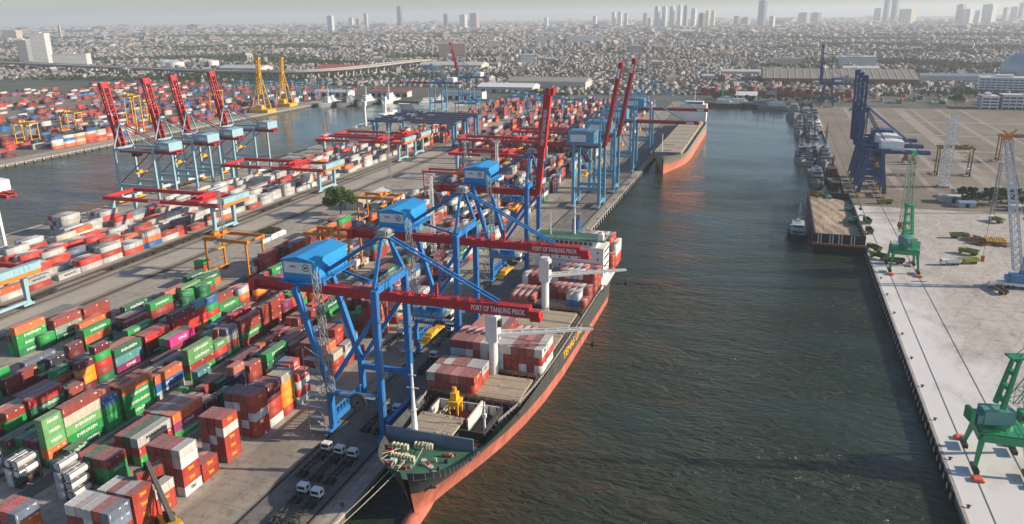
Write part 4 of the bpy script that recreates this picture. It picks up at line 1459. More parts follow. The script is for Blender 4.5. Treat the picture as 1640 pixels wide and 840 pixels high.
M_CONC = mat('plain_concrete', (.42, .40, .36), .85, var=.15)

def bogies(parent, x, ys, ms, wd=1.1, L=6.5):
    for y in ys:
        b = MB()
        b.box(x - wd / 2, x + wd / 2, y - L / 2, y + L / 2, .9, 1.8)
        b.box(x - wd / 2 - .1, x + wd / 2 + .1, y - 1.2, y + 1.2, 1.8, 2.8)
        o = b.build('bogie', ms, parent)
        q = MB()
        for k in range(4):
            yy = y - L / 2 + .8 + k * (L - 1.6) / 3
            q.cyl((x - .25, yy, .55), (x + .25, yy, .55), .45)
        q.build('bogie_wheels', M_BLK, o)

def boom_section(x0, x1, z0, z1, w, ms, nm, parent, hole=None):
    b = MB().box(x0, x1, -w / 2, w / 2, z0, z1)
    b.box(x0, x1, -w / 2 - .15, w / 2 + .15, z1, z1 + .12)
    return b.build(nm, ms, parent)

def quay_crane_blue(Y, raised=False, label='', trolley_x=12.):
    """Single-girder blue crane with red boom; local x runs towards the water from the water-side rail."""
    c = empty('quay_crane', (-95.2, Y, 0.1), label, 'crane', 'blue quay cranes with red booms')
    G = 16.1
    for sy in (-9, 9):
        MB().beam((0, sy, 2.8), (0, sy, 44.6), 1.5, 1.7, 1.7, 1.5).build('leg', M_BLUE, c)
        MB().beam((-G, sy, 2.8), (-G, sy, 15), 1.5, 1.7).beam((-G, sy, 14.4), (-G - 8.2, sy, 43.2), 1.5, 1.6).build('leg', M_BLUE, c)
        MB().beam((-G + .75, sy, 12.8), (-.75, sy, 12.8), 1.2, 1.7).build('portal_beam', M_BLUE, c)
        MB().beam((-G + .5, sy, 15), (-.6, sy, 37), 1.0, 1.1).build('diagonal_brace', M_BLUE, c)
        MB().beam((-.6, sy, 37.6), (-G - 6.8, sy, 43.4), .5, .6).build('upper_tie', M_BLUE, c) if sy > 0 else None
        # apex frame
        MB().beam((0, sy, 45.2), (-.8, sy * .16, 57.4), .9, .9, .7, .7).build('apex_leg', M_BLUE, c)
    for x, nm in ((0, 'sill_beam'), (-G, 'sill_beam')):
        b = MB().beam((x, -8.1, 3.9), (x, 8.1, 3.9), 1.3, 1.9)
        if x < 0:
            b.beam((x, -8.1, 6.9), (x, 8.1, 6.9), .4, .5)
            for k in range(9):
                y = -7 + k * 1.75
                b.beam((x, y, 4.8), (x, y, 6.7), .35)
        b.build(nm, M_BLUE, c)
        bogies(c, x, (-9, 9), M_BLUE)
    MB().beam((0, -8.2, 44.4), (0, 8.2, 44.4), 1.6, 2.0).build('top_cross_beam', M_BLUE, c)
    MB().rail([(.9, -8, 45.4), (.9, 8, 45.4)], t=.08).rail([(-.9, -8, 45.4), (-.9, 8, 45.4)], t=.08).build('cross_beam_rail', M_GALV, c)
    MB().beam((-G - 8.2, -8.3, 43), (-G - 8.2, 8.3, 43), 1.6, 1.6).build('rear_cross_beam', M_BLUE, c)
    MB().beam((-6, -1.2, 43.6), (-6, 1.2, 43.6), .6).beam((-.3, 0, 41.4), (-.3, 0, 43.4), 1.4).build('boom_hanger', M_BLUE, c)
    # red girder and boom
    boom_section(-43, 2.6, 38.8, 41.3, 2.3, M_RED, 'rear_girder', c)
    MB().box(-44.5, -42.4, -2.4, 2.4, 38.2, 41.5).box(-43, -34, -2.4, -1.3, 38.8, 39.2).box(-43, -34, 1.3, 2.4, 38.8, 39.2).build('girder_end_platform', M_RED, c)
    pv_ = empty_child('boom_pivot', c, (2.7, 0, 39.6), R(-84) if raised else 0)
    ext = 5 if raised else 0
    b = MB().box(0, 20.5, -1.1, 1.1, -.9, 1.4).box(20.5, 37.6 + ext, -1.35, 1.35, -1.25, 1.75).box(0, 37.6 + ext, -1.3, 1.3, 1.4, 1.55)
    for x in (3, 6.5, 10, 17, 20.5, 24):
        b.box(x - .3, x + .3, -.9, .9, 1.5, 2.2)
    b.box(37.6 + ext, 40.4 + ext, -.8, 2.2, -2.2, -.9).box(37.6 + ext, 40.4 + ext, -1.9, .2, -.6, 1.0)
    b.beam((11.2, 0, 1.5), (11.2, 0, 5.5 if not raised else 3), .7)
    bo = b.build('boom', M_RED, c)
    put_rel(bo, pv_)
    tx = inst('boom_lettering', text_mesh('PORT OF TANJUNG PRIOK', 2.1, M_TW, 15), (29, -1.365, .2), c)
    put_rel(tx, pv_)
    rl = MB().rail([(0, -1.25, 1.6), (37, -1.25, 1.6)], t=.07).rail([(0, 1.25, 1.6), (37, 1.25, 1.6)], t=.07).build('boom_rail', M_REDF, c)
    put_rel(rl, pv_)
    MB().rail([(-42, -1.25, 41.4), (4, -1.25, 41.4)], t=.07).rail([(-42, 1.25, 41.4), (4, 1.25, 41.4)], t=.07).build('girder_rail', M_REDF, c)
    # festoon cable loops, ladders and floodlights
    b = MB()
    for i in range(16):
        xa = -38 + i * 2.4
        for j in range(4):
            u0, u1 = j / 4, (j + 1) / 4
            b.beam((xa + 2.4 * u0, -1.55, 38.6 - 2.2 * math.sin(math.pi * u0)), (xa + 2.4 * u1, -1.55, 38.6 - 2.2 * math.sin(math.pi * u1)), .12)
    b.build('festoon_cables', M_BLK, c)
    for sy in (-9, 9):
        b = MB()
        for x_ in (1.0, 1.45):
            b.beam((x_, sy - .3, 3), (x_, sy - .3, 44), .07)
        for i in range(40):
            b.beam((1.0, sy - .3, 3.5 + i), (1.45, sy - .3, 3.5 + i), .05)
        for z in (12, 20, 28, 36):
            b.box(.9, 2.1, sy - 1, sy + .6, z, z + .08).rail([(2.1, sy - 1, z), (2.1, sy + .6, z)], t=.06)
        b.build('leg_ladder', M_GALV, c)
    for x_ in (-34, -12, 8, 22):
        if not (raised and x_ > 0):
            MB().box(x_ - .5, x_ + .5, -1.9, -1.3, 38.2, 38.75).build('floodlight', M_WHT, c)
    # stays
    for sy in (-.9, .9):
        MB().cyl((-.9, sy, 57.6), (-G - 8.6, sy, 42.2), .55, n=8).build('backstay', M_BLUE, c)
        if not raised:
            MB().cyl((-.5, sy, 57.6), (31.6, sy, 41.6), .33, n=8).build('forestay', M_BLUE, c)
        else:
            MB().cyl((-.5, sy, 57.6), (6.5, sy, 53), .3, n=8).build('forestay', M_BLUE, c)
    b = MB().box(-2.6, 1.2, -2.2, 2.2, 57.2, 57.5).box(-2, .4, -1.6, 1.6, 57.5, 59).rail([(-2.6, -2.2, 57.5), (1.2, -2.2, 57.5), (1.2, 2.2, 57.5), (-2.6, 2.2, 57.5), (-2.6, -2.2, 57.5)], t=.08)
    b.cyl((-1.6, -1.2, 58.3), (-1.6, 1.2, 58.3), .8).cyl((.2, -1.2, 58.3), (.2, 1.2, 58.3), .8)
    b.build('apex_platform', M_GALV, c)
    # machinery house
    hx0, hx1, hy0, hy1 = -29, -19.2, -7, 11
    b = MB().prism_y([(hx0, 44.3), (hx1, 44.3), (hx1, 50.2), ((hx0 + hx1) / 2, 51.2), (hx0, 50.2)], hy0, hy1)
    h = b.build('machinery_house', M_BLUED, c)
    mx_ = (hx0 + hx1) / 2
    b = MB()
    b.prism_y([(hx0 - .25, 50.12), (mx_, 51.1), (hx1 + .25, 50.12), (hx1 + .25, 50.34), (mx_, 51.36), (hx0 - .25, 50.34)], hy0 - .3, hy1 + .3)
    b.build('roof', M_BLUED, h)
    sg = MB().box(hx0 + .5, hx1 - .4, hy0 - .08, hy0 - .01, 46.6, 49.7).build('sign_panel', M_WHT, h)
    lg = MB()
    for i in range(9):
        a0, a1 = R(150 - i * 13), R(150 - (i + 1) * 13)
        lg.add([(-25.6 + 1.3 * math.cos(a0), hy0 - .1, 47.8 + 1.0 * math.sin(a0)), (-25.6 + 1.3 * math.cos(a1), hy0 - .1, 47.8 + 1.0 * math.sin(a1)), (-25.6 + .7 * math.cos(a1), hy0 - .1, 47.9 + .5 * math.sin(a1)), (-25.6 + .7 * math.cos(a0), hy0 - .1, 47.9 + .5 * math.sin(a0))], [(0, 1, 2, 3)])
    lg.build('red_emblem', M_RED, sg)
    lg = MB()
    for i in range(8):
        a0, a1 = R(i * 45), R((i + 1) * 45)
        lg.add([(-21.6 + 1.1 * math.cos(a0), hy0 - .1, 48.3 + 1.1 * math.sin(a0)), (-21.6 + 1.1 * math.cos(a1), hy0 - .1, 48.3 + 1.1 * math.sin(a1)), (-21.6 + .85 * math.cos(a1), hy0 - .1, 48.3 + .85 * math.sin(a1)), (-21.6 + .85 * math.cos(a0), hy0 - .1, 48.3 + .85 * math.sin(a0))], [(0, 1, 2, 3)])
    lg.box(-22, -21.2, hy0 - .11, hy0 - .1, 48, 48.6)
    lg.build('ring_emblem', M_BLK, sg)
    for y in (-2, 1.5, 5, 8):
        MB().box(hx1 + .01, hx1 + .06, y, y + 2.2, 47.2, 47.5).build('louvre', M_BLUE, h)
    MB().box(hx1 + .01, hx1 + .08, 9, 9.9, 44.6, 46.8).build('door', M_BLUE, h)
    b = MB().box(hx0 - 1, hx1 + 1.4, hy0 - 1.2, hy1 + 1.2, 43.9, 44.25).rail([(hx1 + 1.3, hy0 - 1.1, 44.25), (hx1 + 1.3, hy1 + 1.1, 44.25)], t=.08).rail([(hx0 - .9, hy0 - 1.1, 44.25), (hx1 + 1.3, hy0 - 1.1, 44.25)], t=.08)
    b.build('house_platform', M_BLUE, c)
    MB().box(-28, -20, -1.6, 1.6, 41.4, 43.9).build('house_support', M_BLUE, c)
    # stair tower, lift mast, cable reel, trolley, cab, spreader
    MB().lattice((-14.6, -10.6, 14), (-16.4, -10.6, 49), 1.5, 1.5, 3, .12).build('lift_mast', M_GALV, c)
    b = MB()
    for i in range(7):
        z = 2 + i * 3.6
        b.beam((-17, -10.4 - (i % 2) * 1.6, z), (-21 + (i % 2) * 1, -12 + (i % 2) * 1.6, z + 3.6), .5, .1)
        b.box(-21.5, -16.5, -12.6, -10, z - .05, z).rail([(-21.5, -12.6, z), (-16.5, -12.6, z)], t=.07)
    for x in (-21.4, -16.6):
        b.beam((x, -12.5, .3), (x, -12.5, 27), .14)
    b.build('stairway', M_GALV, c)
    b = MB().cyl((-5.6, -12.3, 12.6), (-5.6, -11.9, 12.6), 2.7, n=24).cyl((-5.6, -12.4, 12.6), (-5.6, -9.8, 12.6), .6)
    rl_ = b.build('cable_reel', M_BLK, c)
    b = MB()
    for i in range(20):
        a = i * math.pi / 10
        b.beam((-5.6 + .6 * math.cos(a), -12.36, 12.6 + .6 * math.sin(a)), (-5.6 + 2.65 * math.cos(a), -12.36, 12.6 + 2.65 * math.sin(a)), .09)
    b.build('reel_spokes', M_GALV, rl_)
    MB().box(-12, -1, -11.6, -9.8, 13.7, 13.8).rail([(-14, -11.6, 13.8), (-1, -11.6, 13.8)], t=.07).build('portal_walkway', M_GALV, c)
    x = trolley_x if not raised else -8
    b = MB().box(x - 4.5, x + 4.5, -3.2, 3.2, 35.9, 36.1).rail([(x - 4.5, -3.2, 36.1), (x + 4.5, -3.2, 36.1)], t=.08).rail([(x + 4.5, -3.2, 36.1), (x + 4.5, 3.2, 36.1), (x - 4.5, 3.2, 36.1), (x - 4.5, -3.2, 36.1)], t=.08)
    for kx in (-3.6, 3.6):
        for ky in (-2.4, 2.4):
            b.beam((x + kx, ky, 36), (x + kx, ky * .55, 38.8), .25)
    t_ = b.build('trolley', M_GALV, c)
    MB().box(x - 3.8, x - 2, -2.6, -.6, 36.2, 37.8).box(x - .8, x + 1, -2.8, -1, 36.2, 37.6).box(x + 2.2, x + 3.8, -2.8, -.8, 36.2, 38).box(x - 2, x + 3, 1, 2.6, 36.2, 37.6).build('hoist_motors', M_BLUED, t_)
    cb_ = MB().box(x + 1.5, x + 4.3, 3.4, 5.6, 33.2, 35.8).build('operator_cab', M_WHT, c)
    MB().box(x + 1.6, x + 4.4, 3.3, 5.7, 33.6, 34.9).build('cab_windows', M_GLASS, cb_)
    b = MB()
    zs = 30 if not raised else 33
    for kx in (-2.4, 2.4):
        for ky in (-.9, .9):
            b.beam((x + kx * .6, ky, 36), (x + kx * .5, ky * 2, zs + 1), .07)
    b.build('hoist_ropes', M_BLK, c)
    MB().box(x - 1.1, x + 1.1, -6, 6, zs + .1, zs + .5).box(x - 1.2, x + 1.2, -6.1, -5.7, zs - .2, zs + .5).box(x - 1.2, x + 1.2, 5.7, 6.1, zs - .2, zs + .5).box(x - 1, x + 1, -2.4, 2.4, zs + .5, zs + 1.3).build('spreader', M_YEL, c)
    return c

def empty_child(name, parent, loc, ry):          # transform only: where a folded boom turns
    return (Vector(loc), ry)
def put_rel(o, pv_):
    loc, ry = pv_
    M = Matrix.Translation(loc) @ Matrix.Rotation(ry, 4, 'Y')
    o.matrix_local = M @ o.matrix_basis

quay_crane_blue(179.5, False, 'blue crane with lowered red boom over the ship bow, nearest crane in view')
quay_crane_blue(236, False, 'blue crane with lowered red boom in front of the ship bridge', trolley_x=14)
quay_crane_blue(315, True, 'blue crane with blue house and red boom raised, behind the ship funnel')

def quay_crane_pale(Y, raised, label, X=-95.2, G=16.1, H=40, ms=None, red=None, side=1, boom=44, tilt=80, house=None, a_frame=False, lattice=False, spread=15, rear=24, name='quay_crane', group='pale blue quay cranes', apex=20, axis=1, lw=1., taper=0., hx=None, hw=5., hd=6., hh=5.):
    ms = ms or M_LBLUE
    red = red or M_REDF
    c = empty(name, (X, Y, .1), label, 'crane', group)
    c.scale = (side, 1, 1)
    s = spread / 2
    for sy in (-s, s):
        MB().beam((0, sy, 2.6), (-taper, sy, H), 1.4 * lw, 1.4 * lw, 1.2 * lw, 1.2 * lw).build('leg', ms, c)
        MB().beam((-G, sy, 2.6), (-G + taper, sy, H), 1.4 * lw, 1.4 * lw, 1.2 * lw, 1.2 * lw).build('leg', ms, c)
        MB().beam((-G + .7, sy, 12), (-.7, sy, 12), 1.0, 1.8).build('portal_beam', ms, c)
        MB().beam((-G + .5, sy, H - 1), (-.5, sy, 13), .55, .55).build('diagonal_brace', ms if not lattice else red, c)
        MB().beam((-G - (2 if a_frame else 0), sy, H - .8), (0, sy, H - .8), .9, 1.2).build('upper_beam', ms, c)
        MB().beam((0, sy, H), (-1, sy * .25, H + apex), .8, .8, .5, .5).build('apex_leg', ms, c)
        MB().beam((-G, sy * .5, H), (-1, sy * .25, H + apex - .5), .45).build('apex_strut', ms, c)
    for x in (0, -G):
        MB().beam((x, -s + .7, 3.4), (x, s - .7, 3.4), 1.1, 1.6).build('sill_beam', ms if not lattice else M_WHT, c)
        bogies(c, x, (-s, s), M_YEL if lattice else ms)
        MB().beam((x, -s + .6, H - .7), (x, s - .6, H - .7), 1.0, 1.4).build('cross_beam', ms, c)
    MB().box(-1.8, .4, -2, 2, H + apex - .4, H + apex + .8).build('apex_head', ms, c)
    zg = H - 1.6
    b = MB()
    for sy in (-2.3, 2.3):
        b.box(-G - rear, 1.2, sy - .55, sy + .55, zg - 2.0, zg)
    for i in range(10):
        xx = -G - rear + i * (G + rear + 4) / 9.5
        b.box(xx, xx + .5, -1.8, 1.8, zg - 1.2, zg - .5)
    b.build('girder', red, c)
    pv_ = (Vector((1.4, 0, zg - 1)), R(-tilt) if raised else 0)
    b = MB()
    if lattice:
        for sy in (-2.3, 2.3):
            for z in (-1, 1.2):
                b.beam((0, sy, z), (boom, sy, z), .8)
            b.box(0, boom * .55, sy - .12, sy + .12, -.9, 1.1)
            n = int(boom / 2.6)
            for i in range(n):
                xa, xb = i * boom / n, (i + 1) * boom / n
                b.beam((xa, sy, -1), (xb, sy, 1.2), .32).beam((xa, sy, 1.2), (xb, sy, 1.2), .3)
        for i in range(12):
            xx = (i + .3) * boom / 12
            b.beam((xx, -2.3, -1), (xx, 2.3, -1), .4).beam((xx, -2.3, 1.2), (xx, 2.3, 1.2), .3)
        b.box(boom - 2.5, boom + 1.2, -3.2, 3.2, -1.2, 1.6)
    else:
        for sy in (-2.0, 2.0):
            b.box(0, boom, sy - .6, sy + .6, -1, 1.1)
        for i in range(9):
            xx = (i + .4) * boom / 9
            b.box(xx - .25, xx + .25, -1.5, 1.5, -.4, .4)
        b.box(boom - .6, boom + 1, -3, 3, -1.1, 1.3)
    put_rel(b.build('boom', M_RED if (lattice and red is M_REDF) else red, c), pv_)
    if not lattice:
        put_rel(MB().box(boom - 8, boom - 2.5, -2.66, -2.62, -.7, .8).build('boom_sign', M_WHT, c), pv_)
    for sy in (-1.6, 1.6):
        if raised:
            MB().cyl((-1, sy, H + apex), (5.5, sy, H + apex * .7), .25, n=6).build('forestay', ms, c)
        else:
            MB().cyl((-1, sy, H + apex), (boom * .8, sy, zg + .6), .28, n=6).build('forestay', ms, c)
            MB().cyl((-1, sy, H + apex), (boom * .42, sy, zg + .6), .22, n=6).build('inner_stay', ms, c)
        MB().cyl((-1, sy, H + apex), (-G - rear * .72, sy, zg + .4), .3, n=6).build('backstay', red if lattice else ms, c)
    hs = house or ms
    hx = -G - rear * .45 if hx is None else hx
    b = MB().prism_y([(hx - hw, zg + .6), (hx + hw, zg + .6), (hx + hw, zg + .6 + hh), (hx, zg + 1.1 + hh), (hx - hw, zg + .6 + hh)], -hd, hd)
    h = b.build('machinery_house', hs, c)
    MB().box(hx - hw * .8, hx + hw * .4, -hd - .08, -hd - .01, zg + 2, zg + hh * .85).build('sign_panel', M_WHT, h)
    MB().box(hx - hw - 1, hx + hw + 1.5, -hd - 1, hd + 1, zg + .1, zg + .5).rail([(hx - hw - 1, -hd - 1, zg + .5), (hx + hw + 1.5, -hd - 1, zg + .5)], t=.08).build('house_platform', red if lattice else ms, c)
    MB().box(-12, -8, -2.8, 2.8, zg - 4.4, zg - 2.2).box(-9.5, -7.5, 2.9, 4.6, zg - 5, zg - 2.6).build('trolley', M_BLK if lattice else ms, c)
    MB().box(-11, -9, -5.5, 5.5, 19, 19.6).box(-10.8, -9.2, -1.5, 1.5, 19.6, 21).build('spreader', M_YEL, c)
    MB().beam((-10.4, -.6, 21), (-10.2, -.6, zg - 4.4), .08).beam((-9.6, .6, 21), (-9.8, .6, zg - 4.4), .08).build('hoist_ropes', M_BLK, c)
    return c

quay_crane_pale(462, True, 'pale blue crane with raised dark red boom, nearer of the raised pair', boom=49, lw=1.25, hx=-12, hw=8, hh=7.5, hd=6.5)
quay_crane_pale(508, True, 'pale blue crane with raised dark red boom, farther of the raised pair', boom=49, lw=1.25, hx=-12, hw=8, hh=7.5, hd=6.5)
quay_crane_pale(582, False, 'pale blue crane with lowered boom above the bow of the bulk ship', lw=1.25, hx=-14, hw=8, hh=7)
quay_crane_pale(664, False, 'pale blue crane with lowered boom behind the bulk ship bow', lw=1.25, hx=-14, hw=8, hh=7)
for y, lb in ((396, 'ice blue crane with raised red lattice boom, leftmost of the four west cranes'), (432, 'ice blue crane with raised red lattice boom, second of the four west cranes'),
              (458, 'ice blue crane with raised red lattice boom, third of the four west cranes'), (499, 'ice blue crane with raised red frame boom, rightmost of the four west cranes')):
    quay_crane_pale(y, True, lb, X=-396, G=30, H=36, ms=M_ICE, red=M_REDF, side=-1, boom=42, tilt=80, lattice=True, spread=16, rear=14, group='west cranes with raised lattice booms', apex=14)
quay_crane_pale(271, True, 'white legged crane with red girder cut by the left frame edge', X=-396, G=30, H=36, ms=M_WHT, red=M_REDF, side=-1, boom=42, tilt=80, lattice=True, spread=16, rear=22, group='west cranes with raised lattice booms', apex=14)
quay_crane_pale(905, False, 'grey blue crane with lowered boom at the far west wharf', X=-404, G=16, H=38, ms=M_LBLUE, side=-1, boom=40, house=M_WHT, group='far west wharf cranes')
quay_crane_pale(1000, True, 'grey blue crane with raised boom at the far west wharf', X=-404, G=16, H=38, ms=M_LBLUE, side=-1, boom=46, tilt=76, house=M_WHT, group='far west wharf cranes')
# dark navy cranes on the east quay, booms folded up
for y, lb in ((540, 'dark navy crane with upright folded boom, nearest on the east quay'), (566, 'dark navy crane with upright boom, middle of three on the east quay'), (592, 'dark navy crane with upright boom, last of three on the east quay'), (1060, 'dark navy crane with upright boom at the head of the basin')):
    quay_crane_pale(y, True, lb, X=57.5, G=15.5, H=31, ms=M_NAVY, red=M_NAVY, side=-1, boom=46, tilt=88, lattice=True, spread=15, rear=24, hx=-17, hw=6.5, hh=5.5, taper=4.2, house=M_WHT if y in (540, 566) else M_NAVY, group='dark navy cranes on the east quay', apex=24, lw=1.7)
# ------------------------------------------------------------------ yard gantries
M_SLATE = mat('gantry_slate', (.10, .15, .22), .5, var=.2)
def rail_gantry(Y, W, label, xa=-356, xb=-286.5, ms=None, girder=None, tr=-300, H=15, over=6, group='red rail gantries over the rail yard', legy=None, house=True):
    ms = ms or M_ICE
    girder = girder or M_RED
    c = empty('rail_gantry', ((xa + xb) / 2, Y, .1), label, 'gantry crane', group)
    h = (xb - xa) / 2
    ly = legy or (3, W - 4)
    for x in (-h, h):
        for y in ly:
            MB().beam((x, y, 2.2), (x, y, H), 1.3, 1.5, 2.4, 2.0).build('leg', ms, c)
        MB().beam((x, ly[0] - 1, 2.6), (x, ly[1] + 1, 2.6), 1.0, 1.2).build('sill_beam', ms, c)
        bogies(c, x, ly, M_NAVY if girder is not M_RED else ms, L=5)
    for k, y in enumerate((0, W)):
        b = MB().box(-h - over, h + over, y - .7, y + .7, H, H + 2)
        b.box(-h - over, h + over, y - 1.1, y - .7, H + 1.8, H + 1.9)
        g = b.build('girder', girder, c)
        if k == 0:
            MB().box(-8, 0, y - .75, y - .71, H + .2, H + 1.7).build('sign_panel', M_WHT, g)
        MB().rail([(-h - over, y - 1, H + 1.9), (h + over, y - 1, H + 1.9)], t=.07).build('girder_rail', M_REDF, g)
    for x, nm in ((-h - over, 'end_beam'), (h + over, 'end_beam')):
        MB().beam((x, .7, H + 1), (x, W - .7, H + 1), 1.4, 1.96).build(nm, M_ORNG if (girder is M_RED and x > 0) else girder, c)
    if house:
        b = MB().box(h + over - 1.2, h + over + 1.6, .5, W - 1, H + 2.02, H + 5)
        for i in range(4):
            y = W * .45 + i * 2.2
            b.box(h + over + 1.6, h + over + 1.75, y, y + .8, H + 2.6, H + 4.6)
        b.build('electrical_house', ms, c)
    xt = tr - (xa + xb) / 2
    b = MB().box(xt - 5, xt + 5, -.4, W + .4, H + 2.02, H + 2.6)
    for k in range(6):
        b.box(xt - 4.4 + k * 1.5, xt - 3.6 + k * 1.5, W * .2, W * .8, H + 2.6, H + 3.4 + (k % 3) * .5)
    b.rail([(xt - 5, -.4, H + 2.6), (xt + 5, -.4, H + 2.6), (xt + 5, W + .4, H + 2.6)], t=.1)
    b.build('trolley', M_RED if girder is M_RED else girder, c)
    MB().box(xt - 1.2, xt + 1.2, W / 2 - 6, W / 2 + 6, 11.2, 11.7).beam((xt, W / 2 - 1, 11.7), (xt, W / 2 - 1, H + 2), .1).beam((xt, W / 2 + 1, 11.7), (xt, W / 2 + 1, H + 2), .1).build('spreader', M_YEL, c)
    MB().box(xt + 5, xt + 7, -1.2, 1, H - 1.6, H + .6).build('operator_cab', M_WHT, c)
    return c
rail_gantry(341, 24, 'red rail gantry on ice blue legs, nearest whole one over the rail yard', legy=(0, 17))
rail_gantry(446, 26, 'red rail gantry on ice blue legs, middle one beyond the big tree', tr=-310)
rail_gantry(567, 22, 'red rail gantry on ice blue legs, nearer of the far pair', tr=-305)
rail_gantry(598, 22, 'red rail gantry on ice blue legs, farther of the far pair', tr=-298)
rail_gantry(203, 24, 'red rail gantry with ice blue house cut by the left frame edge', tr=-345)
for y, lb in ((648, 'blue rail gantry behind the far red gantries, nearest of three'), (676, 'blue rail gantry behind the far red gantries, middle of three'), (704, 'blue rail gantry behind the far red gantries, last of three')):
    rail_gantry(y, 14, lb, xa=-352, xb=-272, ms=M_LBLUE, girder=M_SLATE, tr=-330, H=21, over=4, group='blue rail gantries', house=False)
rail_gantry(520, 20, 'red yard gantry on pale legs behind the raised crane boom, nearer', xa=-216, xb=-160, tr=-180, H=17, over=5, group='red yard gantries mid pier', house=False)
rail_gantry(585, 20, 'red yard gantry on pale legs mid pier, second from the quay road', xa=-236, xb=-170, tr=-190, H=17, over=5, group='red yard gantries mid pier', house=False)
rail_gantry(640, 18, 'red yard gantry on pale legs mid pier, farthest', xa=-206, xb=-150, tr=-170, H=17, over=5, group='red yard gantries mid pier', house=False)

def rubber_gantry(X, Y, span, depth, H, ms, label, group, trx=.3, trunk=True, open_trolley=True):
    c = empty('tyred_gantry', (X, Y, .06), label, 'gantry crane', group)
    for x in (0, span):
        for y in (0, depth):
            MB().beam((x, y, 1.5), (x, y, H), .8, .8, .75, .75).build('leg', ms, c)
        MB().beam((x, -1.4, 1.9), (x, depth + 1.4, 1.9), .8, .8).beam((x, .4, 6.2), (x, depth - .4, 6.2), .25).build('sill_beam', ms, c)
        for y in (-.8, 1.2, depth - 1.2, depth + .8):
            MB().cyl((x - .35, y, .8), (x + .35, y, .8), .8, n=12).build('wheel', M_BLK, c)
    for y in (0, depth):
        b = MB().box(-1.2, span + 1.2, y - .45, y + .45, H, H + 1.5).rail([(-1.2, y - .5, H + 1.5), (span + 1.2, y - .5, H + 1.5)], t=.08)
        b.build('girder', ms, c)
    for x in (-.8, span + .8):
        MB().beam((x, .45, H + .8), (x, depth - .45, H + .8), .6, .9).build('end_beam', ms, c)
    xt = span * trx
    MB().box(xt - 2.5, xt + 2.5, -.5, depth + .5, H + 1.55, H + 1.9).box(xt - 1.6, xt + .4, depth * .2, depth * .5, H + 1.9, H + 3.3).box(xt + .2, xt + 1.8, depth * .55, depth * .8, H + 1.9, H + 3).build('trolley', ms, c)
    MB().box(xt + 2, xt + 3.6, -.6, 1.2, H - 1.4, H + .8).build('operator_cab', M_WHT, c)
    MB().box(xt - 1.1, xt + 1.1, depth / 2 - 3, depth / 2 + 3, H - 5, H - 4.5).beam((xt, depth / 2 - 1, H - 4.5), (xt, depth / 2 - 1, H + 1.5), .09).beam((xt, depth / 2 + 1, H - 4.5), (xt, depth / 2 + 1, H + 1.5), .09).build('spreader', M_YEL, c)
    MB().box(span - .9, span + .9, depth * .3, depth * .7, 2.4, 5).build('power_unit', M_WHT, c)
    return c
rubber_gantry(-241, 279, 22, 12, 17, M_ORNG, 'orange tyred gantry standing beside the nearest crane house', 'tyred gantries', .15)
rubber_gantry(-221, 384, 22, 11, 14.5, M_ORNG, 'orange tyred gantry behind the nearest blue crane house by the tree', 'tyred gantries', .6)
rubber_gantry(-213, 458, 32, 10, 16, M_PINK, 'faded red tyred gantry between the tree and the raised boom', 'tyred gantries', .85)
rubber_gantry(-201, 300, 22, 11, 17, M_ORNG, 'orange tyred gantry half hidden behind the second crane house', 'tyred gantries', .5)
for k, (x, y) in enumerate(((-330, 800), (-328, 835), (-300, 880), (-296, 915), (-262, 850), (-258, 890), (-225, 860), (-150, 760), (-168, 820))):
    rubber_gantry(x, y, 24, 10, 22, M_LBLUE, f'pale blue tyred gantry among the far stacks, {ordw(k)} from the west wharf', 'far pale blue tyred gantries', .4)
for k, (x, y, ms) in enumerate(((118, 621, M_BROWN_), (173, 692, M_BROWN_))):
    rubber_gantry(x, y, 21 if k == 0 else 30, 9, 19, ms, ('rusty brown gantry on the storage yard behind the white mast', 'rusty brown gantry cut by the right frame edge')[k], 'rusty yard gantries', .8)
for k, (x, y, H) in enumerate(((-690, 560, 20), (-720, 640, 20), (-668, 700, 26), (-640, 650, 38), (-655, 800, 30))):
    rubber_gantry(x, y, 20 if k < 2 else 12, 9, H, M_YEL, f'yellow gantry on the west terminal, {ordw(k)} from the left', 'yellow gantries on the west terminal', .3)
for k in range(6):
    rubber_gantry(-760 + k * 26, 985 + (k % 2) * 14, 20, 8, 24, M_LBLUE, f'pale blue gantry in the row below the flyover, {ordw(k)} from the left', 'blue gantries below the flyover', .5)

# tall yellow floating cranes on the far west bank
for k, (x, y, h) in enumerate(((-618, 852, 66), (-632, 922, 62))):
    c = empty('sheerleg_crane', (x, y, 0), ('taller', 'shorter')[k] + ' yellow sheerleg crane on the far bank of the west basin', 'crane', 'yellow sheerleg cranes')
    MB().box(-14, 14, -9, 9, .1, 4).box(-8, 2, -4, 4, 4, 9).build('base', M_YEL, c)
    for sx, sy in ((-11, -6), (-11, 6), (9, -6), (9, 6)):
        MB().beam((sx, sy, 4), (sx * .12, sy * .15, h * .75), 1.1, 1.1, .7, .7).build('leg', M_YEL, c)
    MB().lattice((-2, 0, h * .35), (1, 0, h), 4.6, 3.4, 4, .5).build('mast', M_YEL, c)
    MB().box(-2.5, 3.5, -2, 2, h, h + 2).build('mast_head', M_YEL, c)

